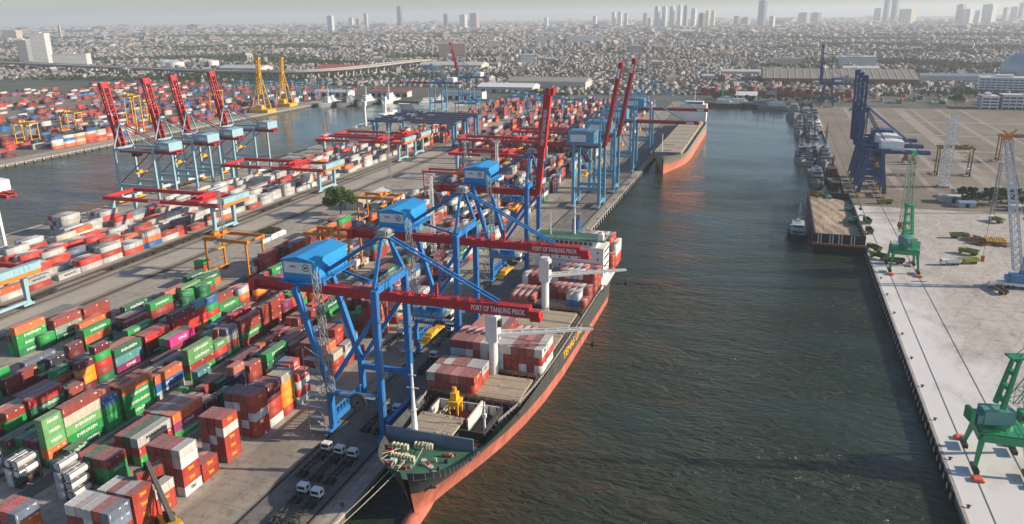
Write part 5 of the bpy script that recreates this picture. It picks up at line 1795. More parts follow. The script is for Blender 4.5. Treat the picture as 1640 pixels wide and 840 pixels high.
# ------------------------------------------------------------------ east quay
def portal_slewing_crane(Y, label, slew, jib_el, jib_len, tower=30):
    c = empty('portal_crane', (63.35, Y, .08), label, 'crane', 'green portal cranes on the pale quay')
    for x in (-5.85, 5.85):
        for y in (-6.5, 6.5):
            MB().beam((x, y, 1.6), (x * .82, y * .7, 9.4), 0.8, 0.9, 1.2, 1.4).build('leg', M_GREEN, c)
            MB().box(x - .6, x + .6, y - 2.4, y + 2.4, .6, 1.6).build('bogie', M_BLK, c)
            MB().prism_y([(x - 1.6, .12), (x + 1.6, .12), (x + 1.0, .8), (x - 1.0, .8)], y + (3.2 if y > 0 else -5.2), y + (5.2 if y > 0 else -3.2)).build('buffer', mat('buffer_orange', (.75, .13, .05), .5), c)
        MB().beam((x * .86, -4.6, 9.2), (x * .86, 4.6, 9.2), 1.6, 2.0).build('portal_beam', M_GREEN, c)
    for y in (-4.8, 4.8):
        MB().beam((-5, y, 9.2), (5, y, 9.2), 1.5, 1.9).build('portal_beam', M_GREEN, c)
    MB().box(-5.5, 5.5, -5, 5, 10.2, 10.5).rail([(-5.5, -5, 10.5), (5.5, -5, 10.5), (5.5, 5, 10.5), (-5.5, 5, 10.5), (-5.5, -5, 10.5)], t=.1).build('portal_deck', M_GREEN, c)
    ca, sa = math.cos(slew), math.sin(slew)
    rot = Matrix.Rotation(slew, 4, 'Z')
    def rb(b, nm, ms):
        o = b.build(nm, ms, c)
        o.matrix_local = rot
        return o
    rb(MB().cyl((0, 0, 10.5), (0, 0, 12), 2.8, 2.6, 16), 'slewing_ring', M_GREEN)
    hs = rb(MB().box(-5.4, 2.0, -2.3, 2.3, 12, 15.8).box(-6.8, -5.4, -1.9, 1.9, 12, 14.4), 'machinery_house', mat('house_teal', (.12, .33, .28), .5, var=.12))
    b = MB()
    for y in (-1.9, 1.9):
        b.beam((-1.4, y, 16.4), (.6, y * .75, tower), 1.0, 1.2, .7, .8)
    for z in (18.5, 22, 26, tower - .4):
        k = (z - 16.4) / (tower - 16.4)
        b.beam((-1.4 + 2 * k, -1.6, z), (-1.4 + 2 * k, 1.6, z), 1.2, 1.0)
    b.box(-1.6, 2.4, -1.8, 1.8, tower, tower + .5)
    rb(b, 'tower', M_GREEN)
    cb_ = rb(MB().box(2.6, 5.2, -3.4, -.8, 13.4, 16.4), 'operator_cab', M_GREEN)
    rb(MB().box(2.7, 5.3, -3.5, -.7, 14.2, 15.6), 'cab_window', M_GLASS)
    root = Vector((2.4, 0, 17))
    tip = root + Vector((math.cos(jib_el) * jib_len, 0, math.sin(jib_el) * jib_len))
    rb(MB().lattice(root, tip, 3.2, 2.4, 3.4, .15), 'jib', M_PGREEN)
    rb(MB().box(tip.x - 1, tip.x + 1.4, -1, 1, tip.z - .6, tip.z + 1.2), 'jib_head', M_GREEN)
    b = MB()
    for y in (-.8, .8):
        b.beam((.6, y, tower + .4), (tip.x, y * .6, tip.z + .6), .12)
    rb(b, 'luffing_ropes', M_BLK)
    g = tip.z - 34
    rb(MB().beam((tip.x + 1, 0, tip.z), (tip.x + 1, 0, g + 2), .1), 'hoist_rope', M_BLK)
    rb(MB().prism_y([(tip.x - .2, g + 2), (tip.x + 2.2, g + 2), (tip.x + 3, g), (tip.x + 1, g - 1.4), (tip.x - 1, g)], -1.1, 1.1), 'grab', mat('grab_red', (.5, .08, .05), .6, var=.2))
    rb(MB().box(-8.6, -7.6, -2, 2, 12.2, 15.4), 'counterweight', M_GREEN)
    return c
portal_slewing_crane(378, 'green portal crane with upright pale lattice jib beside the sand barge', R(112), R(88), 36)
portal_slewing_crane(208, 'green portal crane with orange buffers, nearest on the pale quay, jib leaving the frame', R(12), R(62), 46)

# mobile lattice crane
M_CBLUE = mat('lattice_pale_blue', (.50, .55, .62), .5, var=.15)
M_CB2 = mat('mobile_crane_blue', (.09, .22, .42), .5, var=.15)
c = empty('mobile_crane', (107, 364, .05), 'blue mobile crane with tall pale lattice boom and orange tip', 'crane')
MB().box(-8, 8, -2.6, 2.6, 1.1, 2.4).build('chassis', M_WHT, c)
for x in (-6.6, -4.6, -2.6, 2.6, 4.6, 6.6):
    for y in (-2.3, 2.3):
        MB().cyl((x, y - .4, .75), (x, y + .4, .75), .75, n=12).build('wheel', M_BLK, c)
for x, y in ((-7, -5), (-7, 5), (7, -5), (7, 5)):
    MB().beam((x, y * .4, 1.6), (x, y, 1.4), .5).cyl((x, y, .1), (x, y, 1.4), .3).box(x - .8, x + .8, y - .8, y + .8, .02, .15).build('outrigger', M_YEL, c)
MB().box(-4, 4.5, -2.4, 2.4, 2.6, 6).box(-5.5, -4, -2, 2, 3, 5).build('superstructure', M_CB2, c)
MB().beam((.5, 0, 6), (1.2, 0, 20), 2.2, 2.0, 1.4, 1.4).build('tower', M_CB2, c)
MB().box(2.6, 4.6, -3.6, -2.4, 4, 6.4).build('operator_cab', M_CB2, c)
MB().lattice((-1.5, 0, 8), (-13, 3, 63), 3.2, 2.4, 3.2, .24).build('boom', M_CBLUE, c)
MB().box(-15.2, -12, 1.6, 4.4, 62.4, 64.4).beam((-13, 3, 64), (-15.5, 3, 66), .6).beam((-13, 3, 64), (-10.5, 3, 66.5), .6).build('boom_head', mat('tip_orange', (.75, .22, .04), .5), c)
MB().beam((1.2, .6, 20), (-13, 3.4, 63), .13).beam((1.2, -.6, 20), (-13, 2.6, 63), .13).beam((-14.5, 3, 63), (-14.5, 3, 12), .12).build('ropes', M_BLK, c)
MB().box(-15.1, -13.9, 2.4, 3.6, 9.5, 12).build('hook_block', mat('hook_red', (.6, .1, .05), .5), c)

# upright white lattice mast
c = empty('lattice_mast', (114.7, 578, .05), 'upright white lattice mast beside the rusty brown gantry', 'mast')
MB().lattice((0, 0, 1.2), (0, 0, 48), 5.2, 5.0, 2.6, .32).build('lattice', M_WHT, c)
b = MB()
for z in range(4, 48, 2):
    b.box(-1.1, 1.1, -1.1, 1.1, z, z + .25)
b.build('inner_ladder', M_GALV, c)
MB().box(-3.6, 3.6, -3.6, 3.6, 0, 1.2).build('footing', M_CONC, c)

def light_mast(x, y, h, label, ms=None):
    c = empty('light_mast', (x, y, .05), label, 'light mast', 'floodlight masts')
    MB().lattice((0, 0, 0), (0, 0, h), 2.0, 1.1, 2.4, .13).build('mast', ms or M_GALV, c)
    b = MB()
    for k in (-2, -1, 0, 1, 2):
        b.box(k * .8 - .3, k * .8 + .3, -.5, .1, h + .2, h + .9)
    b.box(-2.2, 2.2, -.1, .1, h, h + .2)
    b.build('floodlights', M_WHT, c)
for k, (x, y, h) in enumerate(((-262.5, 318, 30), (-150, 330, 42), (-148.5, 420, 44), (-176, 440, 40), (-262, 505, 34), (-262, 700, 36), (-124, 560, 40), (128, 505, 30), (-400 + 6, 640, 30), (-208, 690, 34))):
    light_mast(x, y, h, ('lattice floodlight mast beside the planter hedge', 'white lattice mast behind the third crane leg', 'white lattice floodlight mast left of the raised red boom', 'grey lattice floodlight mast beside a red yard gantry', 'lattice floodlight mast by the rail road mid pier', 'lattice floodlight mast by the blue rail gantries', 'lattice mast behind the pale blue cranes', 'lattice mast in front of the tree clump on the east side', 'lattice mast near the west wharf edge', 'lattice mast among the far stacks')[k], M_WHT if k in (1, 2) else None)

# sheds among the trees on the east side, hoppers, scrap heap
M_ROOFB = mat('shed_roof_blue', (.20, .27, .36), .6, var=.2, scale=.8)
M_ROOFW = mat('shed_roof_pale', (.55, .54, .52), .6, var=.2, scale=.8)
M_ROOFR = mat('shed_roof_red', (.45, .10, .07), .6, var=.2, scale=.8)
M_WALLP = mat('shed_wall', (.5, .48, .44), .8, var=.15)
def shed(x, y, lx, ly, h, roof, label, rz=0, group='sheds among the trees', name='shed'):
    c = empty(name, (x, y, .03), label, 'shed', group, rz)
    MB().box(-lx / 2, lx / 2, -ly / 2, ly / 2, 0, h).build('wall', M_WALLP, c)
    MB().prism_x([(-ly / 2 - .6, h), (ly / 2 + .6, h), (0, h + ly * .16)], -lx / 2 - .6, lx / 2 + .6).build('roof', roof, c)
    MB().box(-1.2, 1.2, -ly / 2 - .06, -ly / 2 - .01, 0, 2.4).build('door', M_BLK, c)
    return c
shed(124, 548, 18, 9, 4, M_ROOFB, 'blue roofed shed behind the tree clump, largest', R(8))
shed(112, 534, 16, 6, 3.4, M_ROOFW, 'long pale roofed shed beside the tree clump', R(14))
shed(117, 520, 9, 6, 3, M_ROOFB, 'small blue roofed shed in front of the trees', R(10))
shed(143, 517, 7, 5, 3.2, M_ROOFW, 'small white roofed shed right of the trees', R(5))
shed(152, 523, 8, 6, 3.2, M_ROOFR, 'small dark red roofed shed beside the trees', R(5))
shed(150, 560, 18, 8, 4, M_ROOFB, 'grey blue roofed shed behind the tall blue lattice boom', R(6))
shed(160, 498, 16, 8, 3.6, M_ROOFR, 'red roofed shed cut by the right frame edge', R(4))
for k, (x, y) in enumerate(((104, 671), (107.5, 662))):
    c = empty('hopper', (x, y, .05), ('farther', 'nearer')[k] + ' rusty red pyramid hopper left of the brown gantry', 'hopper')
    MB().add([(-2.6, -2.6, 1.5), (2.6, -2.6, 1.5), (2.6, 2.6, 1.5), (-2.6, 2.6, 1.5), (-.4, -.4, 7.4), (.4, -.4, 7.4), (.4, .4, 7.4), (-.4, .4, 7.4)], [(3, 2, 1, 0), (4, 5, 6, 7), (0, 1, 5, 4), (1, 2, 6, 5), (2, 3, 7, 6), (3, 0, 4, 7)]).build('cone', mat('hopper_red', (.36, .10, .06), .7, var=.25), c)
    for sx in (-2, 2):
        for sy in (-2, 2):
            MB().beam((sx, sy, 0), (sx, sy, 1.5), .4).build('leg', M_BLK, c)
b = MB()
r2 = random.Random(5)
for i in range(150):
    x, y = r2.uniform(-9, 10), r2.uniform(-8, 7)
    a = r2.uniform(0, math.pi)
    L = r2.uniform(1.5, 6)
    z = r2.uniform(.2, 1.9) * max(.25, 1 - (abs(x) + abs(y)) / 20)
    b.beam((x - math.cos(a) * L / 2, y - math.sin(a) * L / 2, z), (x + math.cos(a) * L / 2, y + math.sin(a) * L / 2, z + r2.uniform(-.2, .6)), r2.uniform(.15, .5), r2.uniform(.1, .5))
o = b.build('scrap_heap', M_RUSTY, None, (110, 438, .1))
tag(o, 'heap of rusty scrap steel on the pale quay between dump trucks', 'scrap heap', kind='stuff')
c = empty('grab_frame', (114, 436, .1), 'yellow and black steel lifting frame lying on the scrap heap', 'lifting frame')
b = MB()
for i in range(8):
    b.beam((-4 + i, -3, 1.6), (-4 + i * 1.1, 3, 2.2), .35)
b.beam((-4.5, -3, 1.7), (4.5, -3, 1.7), .5).beam((-4.5, 3, 2.2), (4.8, 3, 2.2), .5)
b.build('bars', M_YEL, c)
# ------------------------------------------------------------------ vehicles
M_TYRE = mat('tyre_rubber', (.02, .02, .02), .85)
M_CHAS = mat('chassis_dark', (.04, .042, .035), .7, var=.4)
M_DUMPG = mat('dump_green', (.20, .26, .05), .6, var=.2, rust=.2)
def terminal_truck(x, y, label, load=None, rz=0):
    t = empty('terminal_truck', (x, y, .06), label, 'truck', 'terminal trucks on the apron', rz)
    cb_ = MB().prism_x([(0, .9), (2.2, .9), (2.3, 1.8), (2.0, 3.0), (.1, 3.05), (0, 2.0)], -1.2, 1.2).build('cab', M_WHT, t)
    MB().box(-1.05, 1.05, 2.1, 2.34, 1.85, 2.75).build('windscreen', M_GLASS, cb_)
    MB().box(-1.23, 1.23, .5, 1.5, 1.9, 2.7).build('side_window', M_GLASS, cb_)
    MB().box(-1.0, 1.0, -.06, -.01, 1.9, 2.7).build('rear_window', M_GLASS, cb_)
    b = MB()
    for sx in (-.85, .55):
        b.box(sx, sx + .3, -13, 1.9, .85, 1.25)
    for k in range(7):
        b.box(-1.2, 1.2, -12.8 + k * 2.1, -12.5 + k * 2.1, 1.05, 1.35)
    b.build('chassis', M_CHAS, t)
    for yy in (1.0, -1.6, -2.9, -10.2, -11.5):
        for sx in (-1, 1):
            MB().cyl((sx * .75, yy, .52), (sx * 1.2, yy, .52), .52, n=12).build('wheel', M_TYRE, t)
    if load:
        S_(x + 1.22, y - 13, A40, load, 'trailers on the apron', z0=1.42, h=2.6)
    return t
tt = [(520, 716), (541, 722), (562, 727), (482, 783), (504, 791)]
def ground_pt(px, py, z):
    d = rt2 * (px - 820) - up2 * (py - 420) + fw * F_PX
    k = (z - CAM_H) / d.z
    return d.x * k, d.y * k
for k, (px, py) in enumerate(tt):
    x, y = ground_pt(px, py, 2.2)
    terminal_truck(x, y, ('white cab terminal truck with empty chassis, left of the row of three by the bow', 'white cab terminal truck with empty chassis, middle of the row of three by the bow', 'white cab terminal truck with empty chassis, right of the row of three by the bow', 'white cab terminal truck with green chassis, left of the front pair', 'white cab terminal truck, right of the front pair on the apron')[k])
for px, py, lb in ((614, 652, 'white cab truck under the nearest crane, between its legs'), (634, 655, 'white cab truck beside the water-side leg of the nearest crane'), (693, 569, 'white cab truck on the apron beside the first container bay'), (640, 531, 'white cab truck behind the nearest crane'), (718, 527, 'dark flat truck between first and second crane')):
    x, y = ground_pt(px, py, 2.2)
    terminal_truck(x, y, lb)
def dump_truck(x, y, rz, label, ms, cabms, tilt=0):
    t = empty('dump_truck', (x, y, .06), label, 'dump truck', 'dump trucks on the pale quay', rz)
    cb_ = MB().prism_y([(2.6, .8), (4.6, .8), (4.6, 1.9), (4.3, 2.9), (2.6, 2.9)], -1.2, 1.2).build('cab', cabms, t)
    MB().box(4.36, 4.56, -1.05, 1.05, 1.9, 2.75).build('windscreen', M_GLASS, cb_)
    b = MB()
    v0, v1 = (-4.2, 2.4), (1.2, 2.7)
    b.add([(-4.2, -1.2, 1.2), (2.3, -1.2, 1.2), (2.3, 1.2, 1.2), (-4.2, 1.2, 1.2), (-4.5, -1.4, 2.8), (2.4, -1.4, 2.9), (2.4, 1.4, 2.9), (-4.5, 1.4, 2.8), (-4.3, -1.2, 2.8), (2.2, -1.2, 2.9), (2.2, 1.2, 2.9), (-4.3, 1.2, 2.8), (-4.1, -1.1, 1.6), (2.1, -1.1, 1.6), (2.1, 1.1, 1.6), (-4.1, 1.1, 1.6)],
          [(3, 2, 1, 0), (0, 1, 5, 4), (1, 2, 6, 5), (2, 3, 7, 6), (3, 0, 4, 7), (4, 5, 9, 8), (5, 6, 10, 9), (6, 7, 11, 10), (7, 4, 8, 11), (8, 9, 13, 12), (9, 10, 14, 13), (10, 11, 15, 14), (11, 8, 12, 15), (12, 13, 14, 15)])
    for k in range(5):
        xx = -3.8 + k * 1.4
        b.box(xx, xx + .15, -1.5, -1.28, 1.25, 2.75).box(xx, xx + .15, 1.28, 1.5, 1.25, 2.75)
    b.build('tipper_body', ms, t)
    MB().box(-4, 4.2, -.5, .5, .7, 1.15).build('chassis', M_CHAS, t)
    for xx in (3.5, -1.6, -3.0):
        for sy in (-1, 1):
            MB().cyl((xx, sy * .75, .52), (xx, sy * 1.2, .52), .52, n=12).build('wheel', M_TYRE, t)
    return t
dg = M_DUMPG
M_DARKG = mat('dump_dark_green', (.07, .10, .045), .7, var=.3, rust=.4)
for px, py, a, ms, cm, lb in ((1522, 421, 197, M_WHT, M_WHT, 'white dump truck nose to tail with a green one on the pale quay'), (1551, 419, 197, mat('dump_yellow_green', (.42, .44, .05), .6, var=.15), dg, 'yellow green dump truck behind the white one on the pale quay'),
                          (1552, 404, 150, dg, dg, 'green dump truck in front of the scrap heap'), (1536, 378, 12, dg, dg, 'green dump truck behind the scrap heap'), (1596, 353, 125, dg, M_WHT, 'green dump truck standing alone near the red roofed shed'),
                          (1409, 411, 140, M_DARKG, dg, 'dark dump truck beside the stern of the sand barge'), (1400, 398, 120, M_DARKG, dg, 'muddy dump truck close to the barge corner'), (1392, 370, 95, M_DARKG, dg, 'muddy dump truck beside the sand barge, third from its stern'), (1389, 354, 100, M_DARKG, dg, 'muddy dump truck beside the sand barge under the middle excavator'),
                          (1417, 324, 190, dg, dg, 'green dump truck at the foot of the navy crane'), (1432, 419, 185, M_DARKG, M_DARKG, 'dark dump truck under the green portal crane')):
    x, y = ground_pt(px, py, 1.2)
    dump_truck(x, y, R(a), lb, ms, cm)
def flat_truck(x, y, rz, label):
    t = empty('flatbed_truck', (x, y, .06), label, 'truck', None, rz)
    cb_ = MB().prism_y([(3.2, .8), (5.2, .8), (5.2, 1.9), (4.9, 2.9), (3.2, 2.9)], -1.2, 1.2).build('cab', M_WHT, t)
    MB().box(4.96, 5.16, -1.05, 1.05, 1.9, 2.75).build('windscreen', M_GLASS, cb_)
    MB().box(-6, 3, -1.25, 1.25, 1.1, 1.35).box(-6, 3, -1.3, -1.2, 1.35, 1.8).box(-6, 3, 1.2, 1.3, 1.35, 1.8).build('flatbed', M_RUSTY, t)
    for xx in (4.1, -3.4, -4.7):
        for sy in (-1, 1):
            MB().cyl((xx, sy * .75, .52), (xx, sy * 1.2, .52), .52, n=12).build('wheel', M_TYRE, t)
x, y = ground_pt(1597, 463, 1)
flat_truck(x, y, R(108), 'white cab flatbed truck with rusty bed beside the blue mobile crane')
# cars and vans by the big tree and the far road
def car(x, y, rz, col, label, van=False):
    t = empty('parked_van' if van else 'parked_car', (x, y, .06), label, 'van' if van else 'car', 'cars and vans parked by the workshops', rz)
    ms = mat('car_paint_%d%d%d' % tuple(int(v * 99) for v in col), col, .3, var=.03)
    if van:
        b = MB().prism_y([(-2.5, .5), (2.5, .5), (2.5, 1.2), (1.9, 2.2), (-2.5, 2.25)], -.95, .95)
    else:
        b = MB().prism_y([(-2.2, .4), (2.2, .4), (2.2, .85), (1.2, .95), (.6, 1.45), (-1.2, 1.45), (-1.9, .95), (-2.2, .9)], -.85, .85)
    bd = b.build('body', ms, t)
    MB().box(-1.3, .7, -.96 if van else -.87, .96 if van else .87, 1.0 if not van else 1.3, 1.35 if not van else 1.9).build('windows', M_GLASS, bd)
    for xx in (-1.4, 1.4):
        for sy in (-1, 1):
            MB().cyl((xx, sy * .62, .34), (xx, sy * .9, .34), .34, n=10).build('wheel', M_TYRE, t)
for k, (px, py, col, van) in enumerate(((572, 352, (.7, .7, .68), True), (588, 345, (.7, .7, .68), True), (598, 340, (.6, .6, .6), True), (606, 346, (.1, .15, .3), False), (614, 338, (.65, .65, .62), False), (712, 235, (.75, .75, .72), False), (740, 212, (.75, .75, .72), False), (735, 190, (.55, .5, .3), False), (690, 192, (.3, .35, .4), True))):
    x, y = ground_pt(px, py, .8)
    car(x, y, R(90 + (k * 37) % 25), col, ('white van nearest the big tree', 'white van behind the one nearest the tree', 'pale van farther along the workshop yard', 'dark blue car by the orange tyred gantry', 'pale car beyond the dark blue one', 'white car on the open road mid pier', 'white car farther up the open road', 'tan car far up the open road', 'grey van near the blue rail gantries')[k], van)
# flat wagons on the railway
for k, y in enumerate((229, 272, 285, 299, 312, 325, 352, 392, 410)):
    t = empty('flat_wagon', (-292, y, .2), f'flat railway wagon on the nearest track, {ordw(k)} from the left frame edge', 'wagon', 'flat wagons on the yard track')
    b = MB().box(-1.2, 1.2, 0, 12.4, .95, 1.2).box(-.3, .3, 0, 12.4, .6, .95)
    b.build('frame', M_CHAS, t)
    for yy in (2, 10.4):
        MB().box(-1, 1, yy - 1.1, yy + 1.1, .35, .7).build('wheel_truck', M_BLK, t)
# reach stacker between the front stacks
t = empty('reach_stacker', (-125.2, 120.5, .06), 'yellow reach stacker with grey boom lifting a red container between the front stacks', 'reach stacker', None, R(152))
MB().box(-3.8, 3.2, -1.6, 1.6, 1.0, 2.4).box(-4.4, -2.4, -1.7, 1.7, 1.2, 3.0).build('body', M_YEL, t)
cb_ = MB().box(-1.2, .8, -.9, .9, 2.4, 4.4).build('cab', M_BLK, t)
MB().box(-1.1, .95, -.8, .8, 3, 4.2).build('cab_glass', M_GLASS, cb_)
for xx, r_ in ((2.6, 1.0), (-2.8, .85)):
    for sy in (-1, 1):
        MB().cyl((xx, sy * 1.3, r_), (xx, sy * 2.2, r_), r_, n=14).build('wheel', M_TYRE, t)
MB().beam((-3, 0, 3.4), (9.2, 0, 13.4), 1.1, 1.2, .9, 1.0).build('boom', mat('boom_dark_grey', (.09, .085, .08), .5), t)
MB().cyl((1.2, -.5, 2.4), (3.4, -.5, 8.2), .22).cyl((1.2, .5, 2.4), (3.4, .5, 8.2), .22).build('lift_cylinder', M_GALV, t)
MB().box(8.7, 9.7, -3.0, 3.0, 12.0, 12.3).box(8.8, 9.8, -.8, .8, 12.3, 13.4).build('spreader', M_BLK, t)
o = inst('shipping_container', cmesh(A20, 2.59), (0, 0, 0), color=CC['R'][0])
tw = Matrix.Translation((-125.2, 120.5, .06)) @ Matrix.Rotation(R(152), 4, 'Z')
o.matrix_world = tw @ Matrix.Translation((8.0, -3.03, 9.38))
tag(o, 'brick red short container hanging from the reach stacker boom', 'container')

# ------------------------------------------------------------------ other vessels
M_GREY = mat('navy_grey', (.27, .29, .30), .5, var=.15, scale=.4, streak=True)
M_GREYD = mat('navy_deck_grey', (.13, .14, .145), .7, var=.2)
M_H2 = mat('bulker_grey_green', (.25, .25, .21), .55, var=.2, scale=.2, streak=True, rust=.2)
M_B2 = mat('bulker_salmon', (.62, .20, .13), .6, var=.2, scale=.2, streak=True)
b2 = empty('bulk_ship', (-74.2, 585, 0), 'bulk ship with beige hatches and salmon underside, moored beyond the pale blue cranes', 'ship')
dh2 = [(0, .6), (3, 5), (8, 8.5), (16, 11.6), (30, 13.4), (50, 13.8), (235, 13.8), (262, 12)]
wh2 = [(0, .3), (10, 2.4), (25, 6.5), (45, 11), (70, 13.8), (225, 13.8), (262, 6)]
hb_, zd2, _ = loft_ship('b', 262, dh2, wh2, [(0, 12), (20, 10.8), (36, 9.2), (262, 9)], [(0, 5.2), (60, 4.2), (262, 3)], 3, (M_H2, M_B2), b2, stations=[0, 1.5, 4, 8, 14, 22, 32, 45, 60, 80, 120, 180, 225, 245, 256, 262])
vs = []
for i in range(27):
    s = 1 + i * 10
    s = min(s, 261)
    h = max(.2, hb_(s, 8.2) - .4)
    vs += [(-h, s, 8.2), (h, s, 8.2)]
MB().add(vs, [(2 * i, 2 * i + 1, 2 * i + 3, 2 * i + 2) for i in range(26)]).build('main_deck', M_DECKD, b2)
for k in range(8):
    s = 26 + k * 24.5
    MB().box(-10.4, 10.4, s, s + 23, 8.2, 10.6).build('hatch_cover', M_HATCH, b2)
for s in (32, 60):
    MB().box(-8, 2, s, s + 1.2, 10.6, 10.8).build('cargo_gap', M_BLK, b2)
MB().box(-9, 8, 14, 14.4, 9, 12.4).build('breakwater', M_BWALL, b2)
MB().cyl((-3, 16, 8.2), (-3, 16, 26), .6, .3).build('foremast', M_SHIPW, b2)
MB().box(-12.5, 12.5, 226, 240, 8.2, 26).box(-13, 13, 225, 234, 26, 26.4).box(-9, 9, 226, 236, 26.4, 29).build('accommodation_block', M_SHIPW, b2)
MB().box(-8.6, 8.6, 225.9, 225.98, 27, 28.4).build('bridge_windows', M_GLASS, b2)
MB().cyl((0, 246, 8.2), (0, 246, 30), 2.4, 2, 12).build('funnel', M_FUNNEL, b2)
MB().cyl((0, 231, 29), (0, 231, 42), .4, .2).beam((-2, 231, 37), (2, 231, 37), .2).build('radar_mast', M_SHIPW, b2)

# sand barge with excavators
M_BARGE = mat('barge_black', (.035, .03, .028), .6, var=.3, rust=.5)
M_BINS = mat('barge_rust', (.30, .11, .05), .75, var=.3, rust=.4)
M_SAND = surface_mat('sand', (.38, .305, .215), (.31, .245, .17), (.42, .34, .245), s1=.12, s2=.5, stain=.12)
bg_ = empty('sand_barge', (38.4, 404, 0), 'black barge full of sand lying beside the pale quay', 'barge')
MB().add([(-12, 2, -4), (12, 2, -4), (12, 112, -4), (-12, 112, -4), (-12.4, 0, 2.2), (12.2, 0, 2.2), (12.2, 114, 2.2), (-9, 114, 2.2)], [(3, 2, 1, 0), (0, 1, 5, 4), (1, 2, 6, 5), (2, 3, 7, 6), (3, 0, 4, 7), (4, 5, 6, 7)]).build('hull', M_BARGE, bg_)
MB().box(-12.3, -11.4, 3, 105, 2.2, 6.6).box(11.2, 12.1, 3, 105, 2.2, 6.6).box(-11.4, 11.2, 3, 3.9, 2.2, 6.6).box(-11.4, 11.2, 104.1, 105, 2.2, 6.6).build('cargo_wall', M_BARGE, bg_)
MB().box(-12.6, 12.3, -.2, .4, 1.5, 2.5).box(-12.6, -12.1, .4, 113, 1.7, 2.4).build('rubbing_strake', M_BINS, bg_)
for x in (-10.2, -8.8, -4.6, -3.2, -.4, 1, 5.4, 6.8):
    MB().beam((x, .9, 2.2), (x, 2.9, 6.4), .35).build('wall_brace', M_WHT, bg_)
MB().box(-11.3, -3, 103.9, 104.08, 3, 7.4).build('rusty_end_plate', M_BINS, bg_)
# sand surface
nx, ny = 18, 70
vs = []
r3 = random.Random(3)
for j in range(ny + 1):
    for i in range(nx + 1):
        x = -11.3 + 22.4 * i / nx
        y = 4 + 100 * j / ny
        t = j / ny
        h = 3.2 + 2.6 * min(1, t * 2.4) * (1 - .55 * (i / nx) ** 2) + .3 * math.sin(y * .21 + x * .4) * math.sin(x * .5 + y * .12) + .25 * math.sin(y * .08) + r3.uniform(-.1, .1)
        if t > .86: h -= (t - .86) * 16
        h -= max(0, 1 - ((x - 6) ** 2 + (y - 40) ** 2) / 160) * 1.6
        vs.append((x, y, max(2.4, h)))
o = MB().add(vs, [(j * (nx + 1) + i, j * (nx + 1) + i + 1, (j + 1) * (nx + 1) + i + 1, (j + 1) * (nx + 1) + i) for j in range(ny) for i in range(nx)]).build('sand_cargo', M_SAND)
o.location = (38.4, 404, 0)
tag(o, 'uneven load of pale sand filling the black barge', 'sand', kind='stuff')
M_EXC = mat('excavator_green', (.05, .34, .25), .5, var=.15, rust=.2)
def excavator(x, y, z, rz, label):
    t = empty('excavator', (x, y, z), label, 'excavator', 'green excavators on the barge', rz)
    for sy in (-1.2, 1.2):
        MB().prism_y([(-2, .3), (-1.6, 0), (1.6, 0), (2, .3), (1.6, .9), (-1.6, .9)], sy - .35, sy + .35).build('track', M_BLK, t)
    MB().box(-2.2, 1.2, -1.3, 1.3, 1.0, 2.2).build('body', M_EXC, t)
    cb_ = MB().box(.1, 1.5, .3, 1.3, 2.2, 3.3).build('cab', M_EXC, t)
    MB().box(.2, 1.56, .25, 1.36, 2.5, 3.1).build('cab_glass', M_GLASS, cb_)
    MB().beam((1, -.2, 1.8), (3.6, -.2, 4.8), .5, .6).beam((3.6, -.2, 4.8), (5.8, -.2, 4.4), .5).build('boom', M_EXC, t)
    MB().beam((5.8, -.2, 4.5), (6.6, -.2, 2), .4).build('dipper_arm', M_EXC, t)
    MB().prism_y([(6.2, 2.2), (7, 2), (7.1, 1), (6.2, .8), (5.7, 1.4)], -.8, .4).build('bucket', M_BLK, t)
excavator(37, 496, 5.2, R(200), 'green excavator on the sand near the rusty end of the barge')
excavator(47, 470, 4.4, R(10), 'green excavator at the quay side of the barge, middle one')
excavator(47.5, 447, 3.6, R(-12), 'green excavator at the quay side of the barge, nearest the stern')

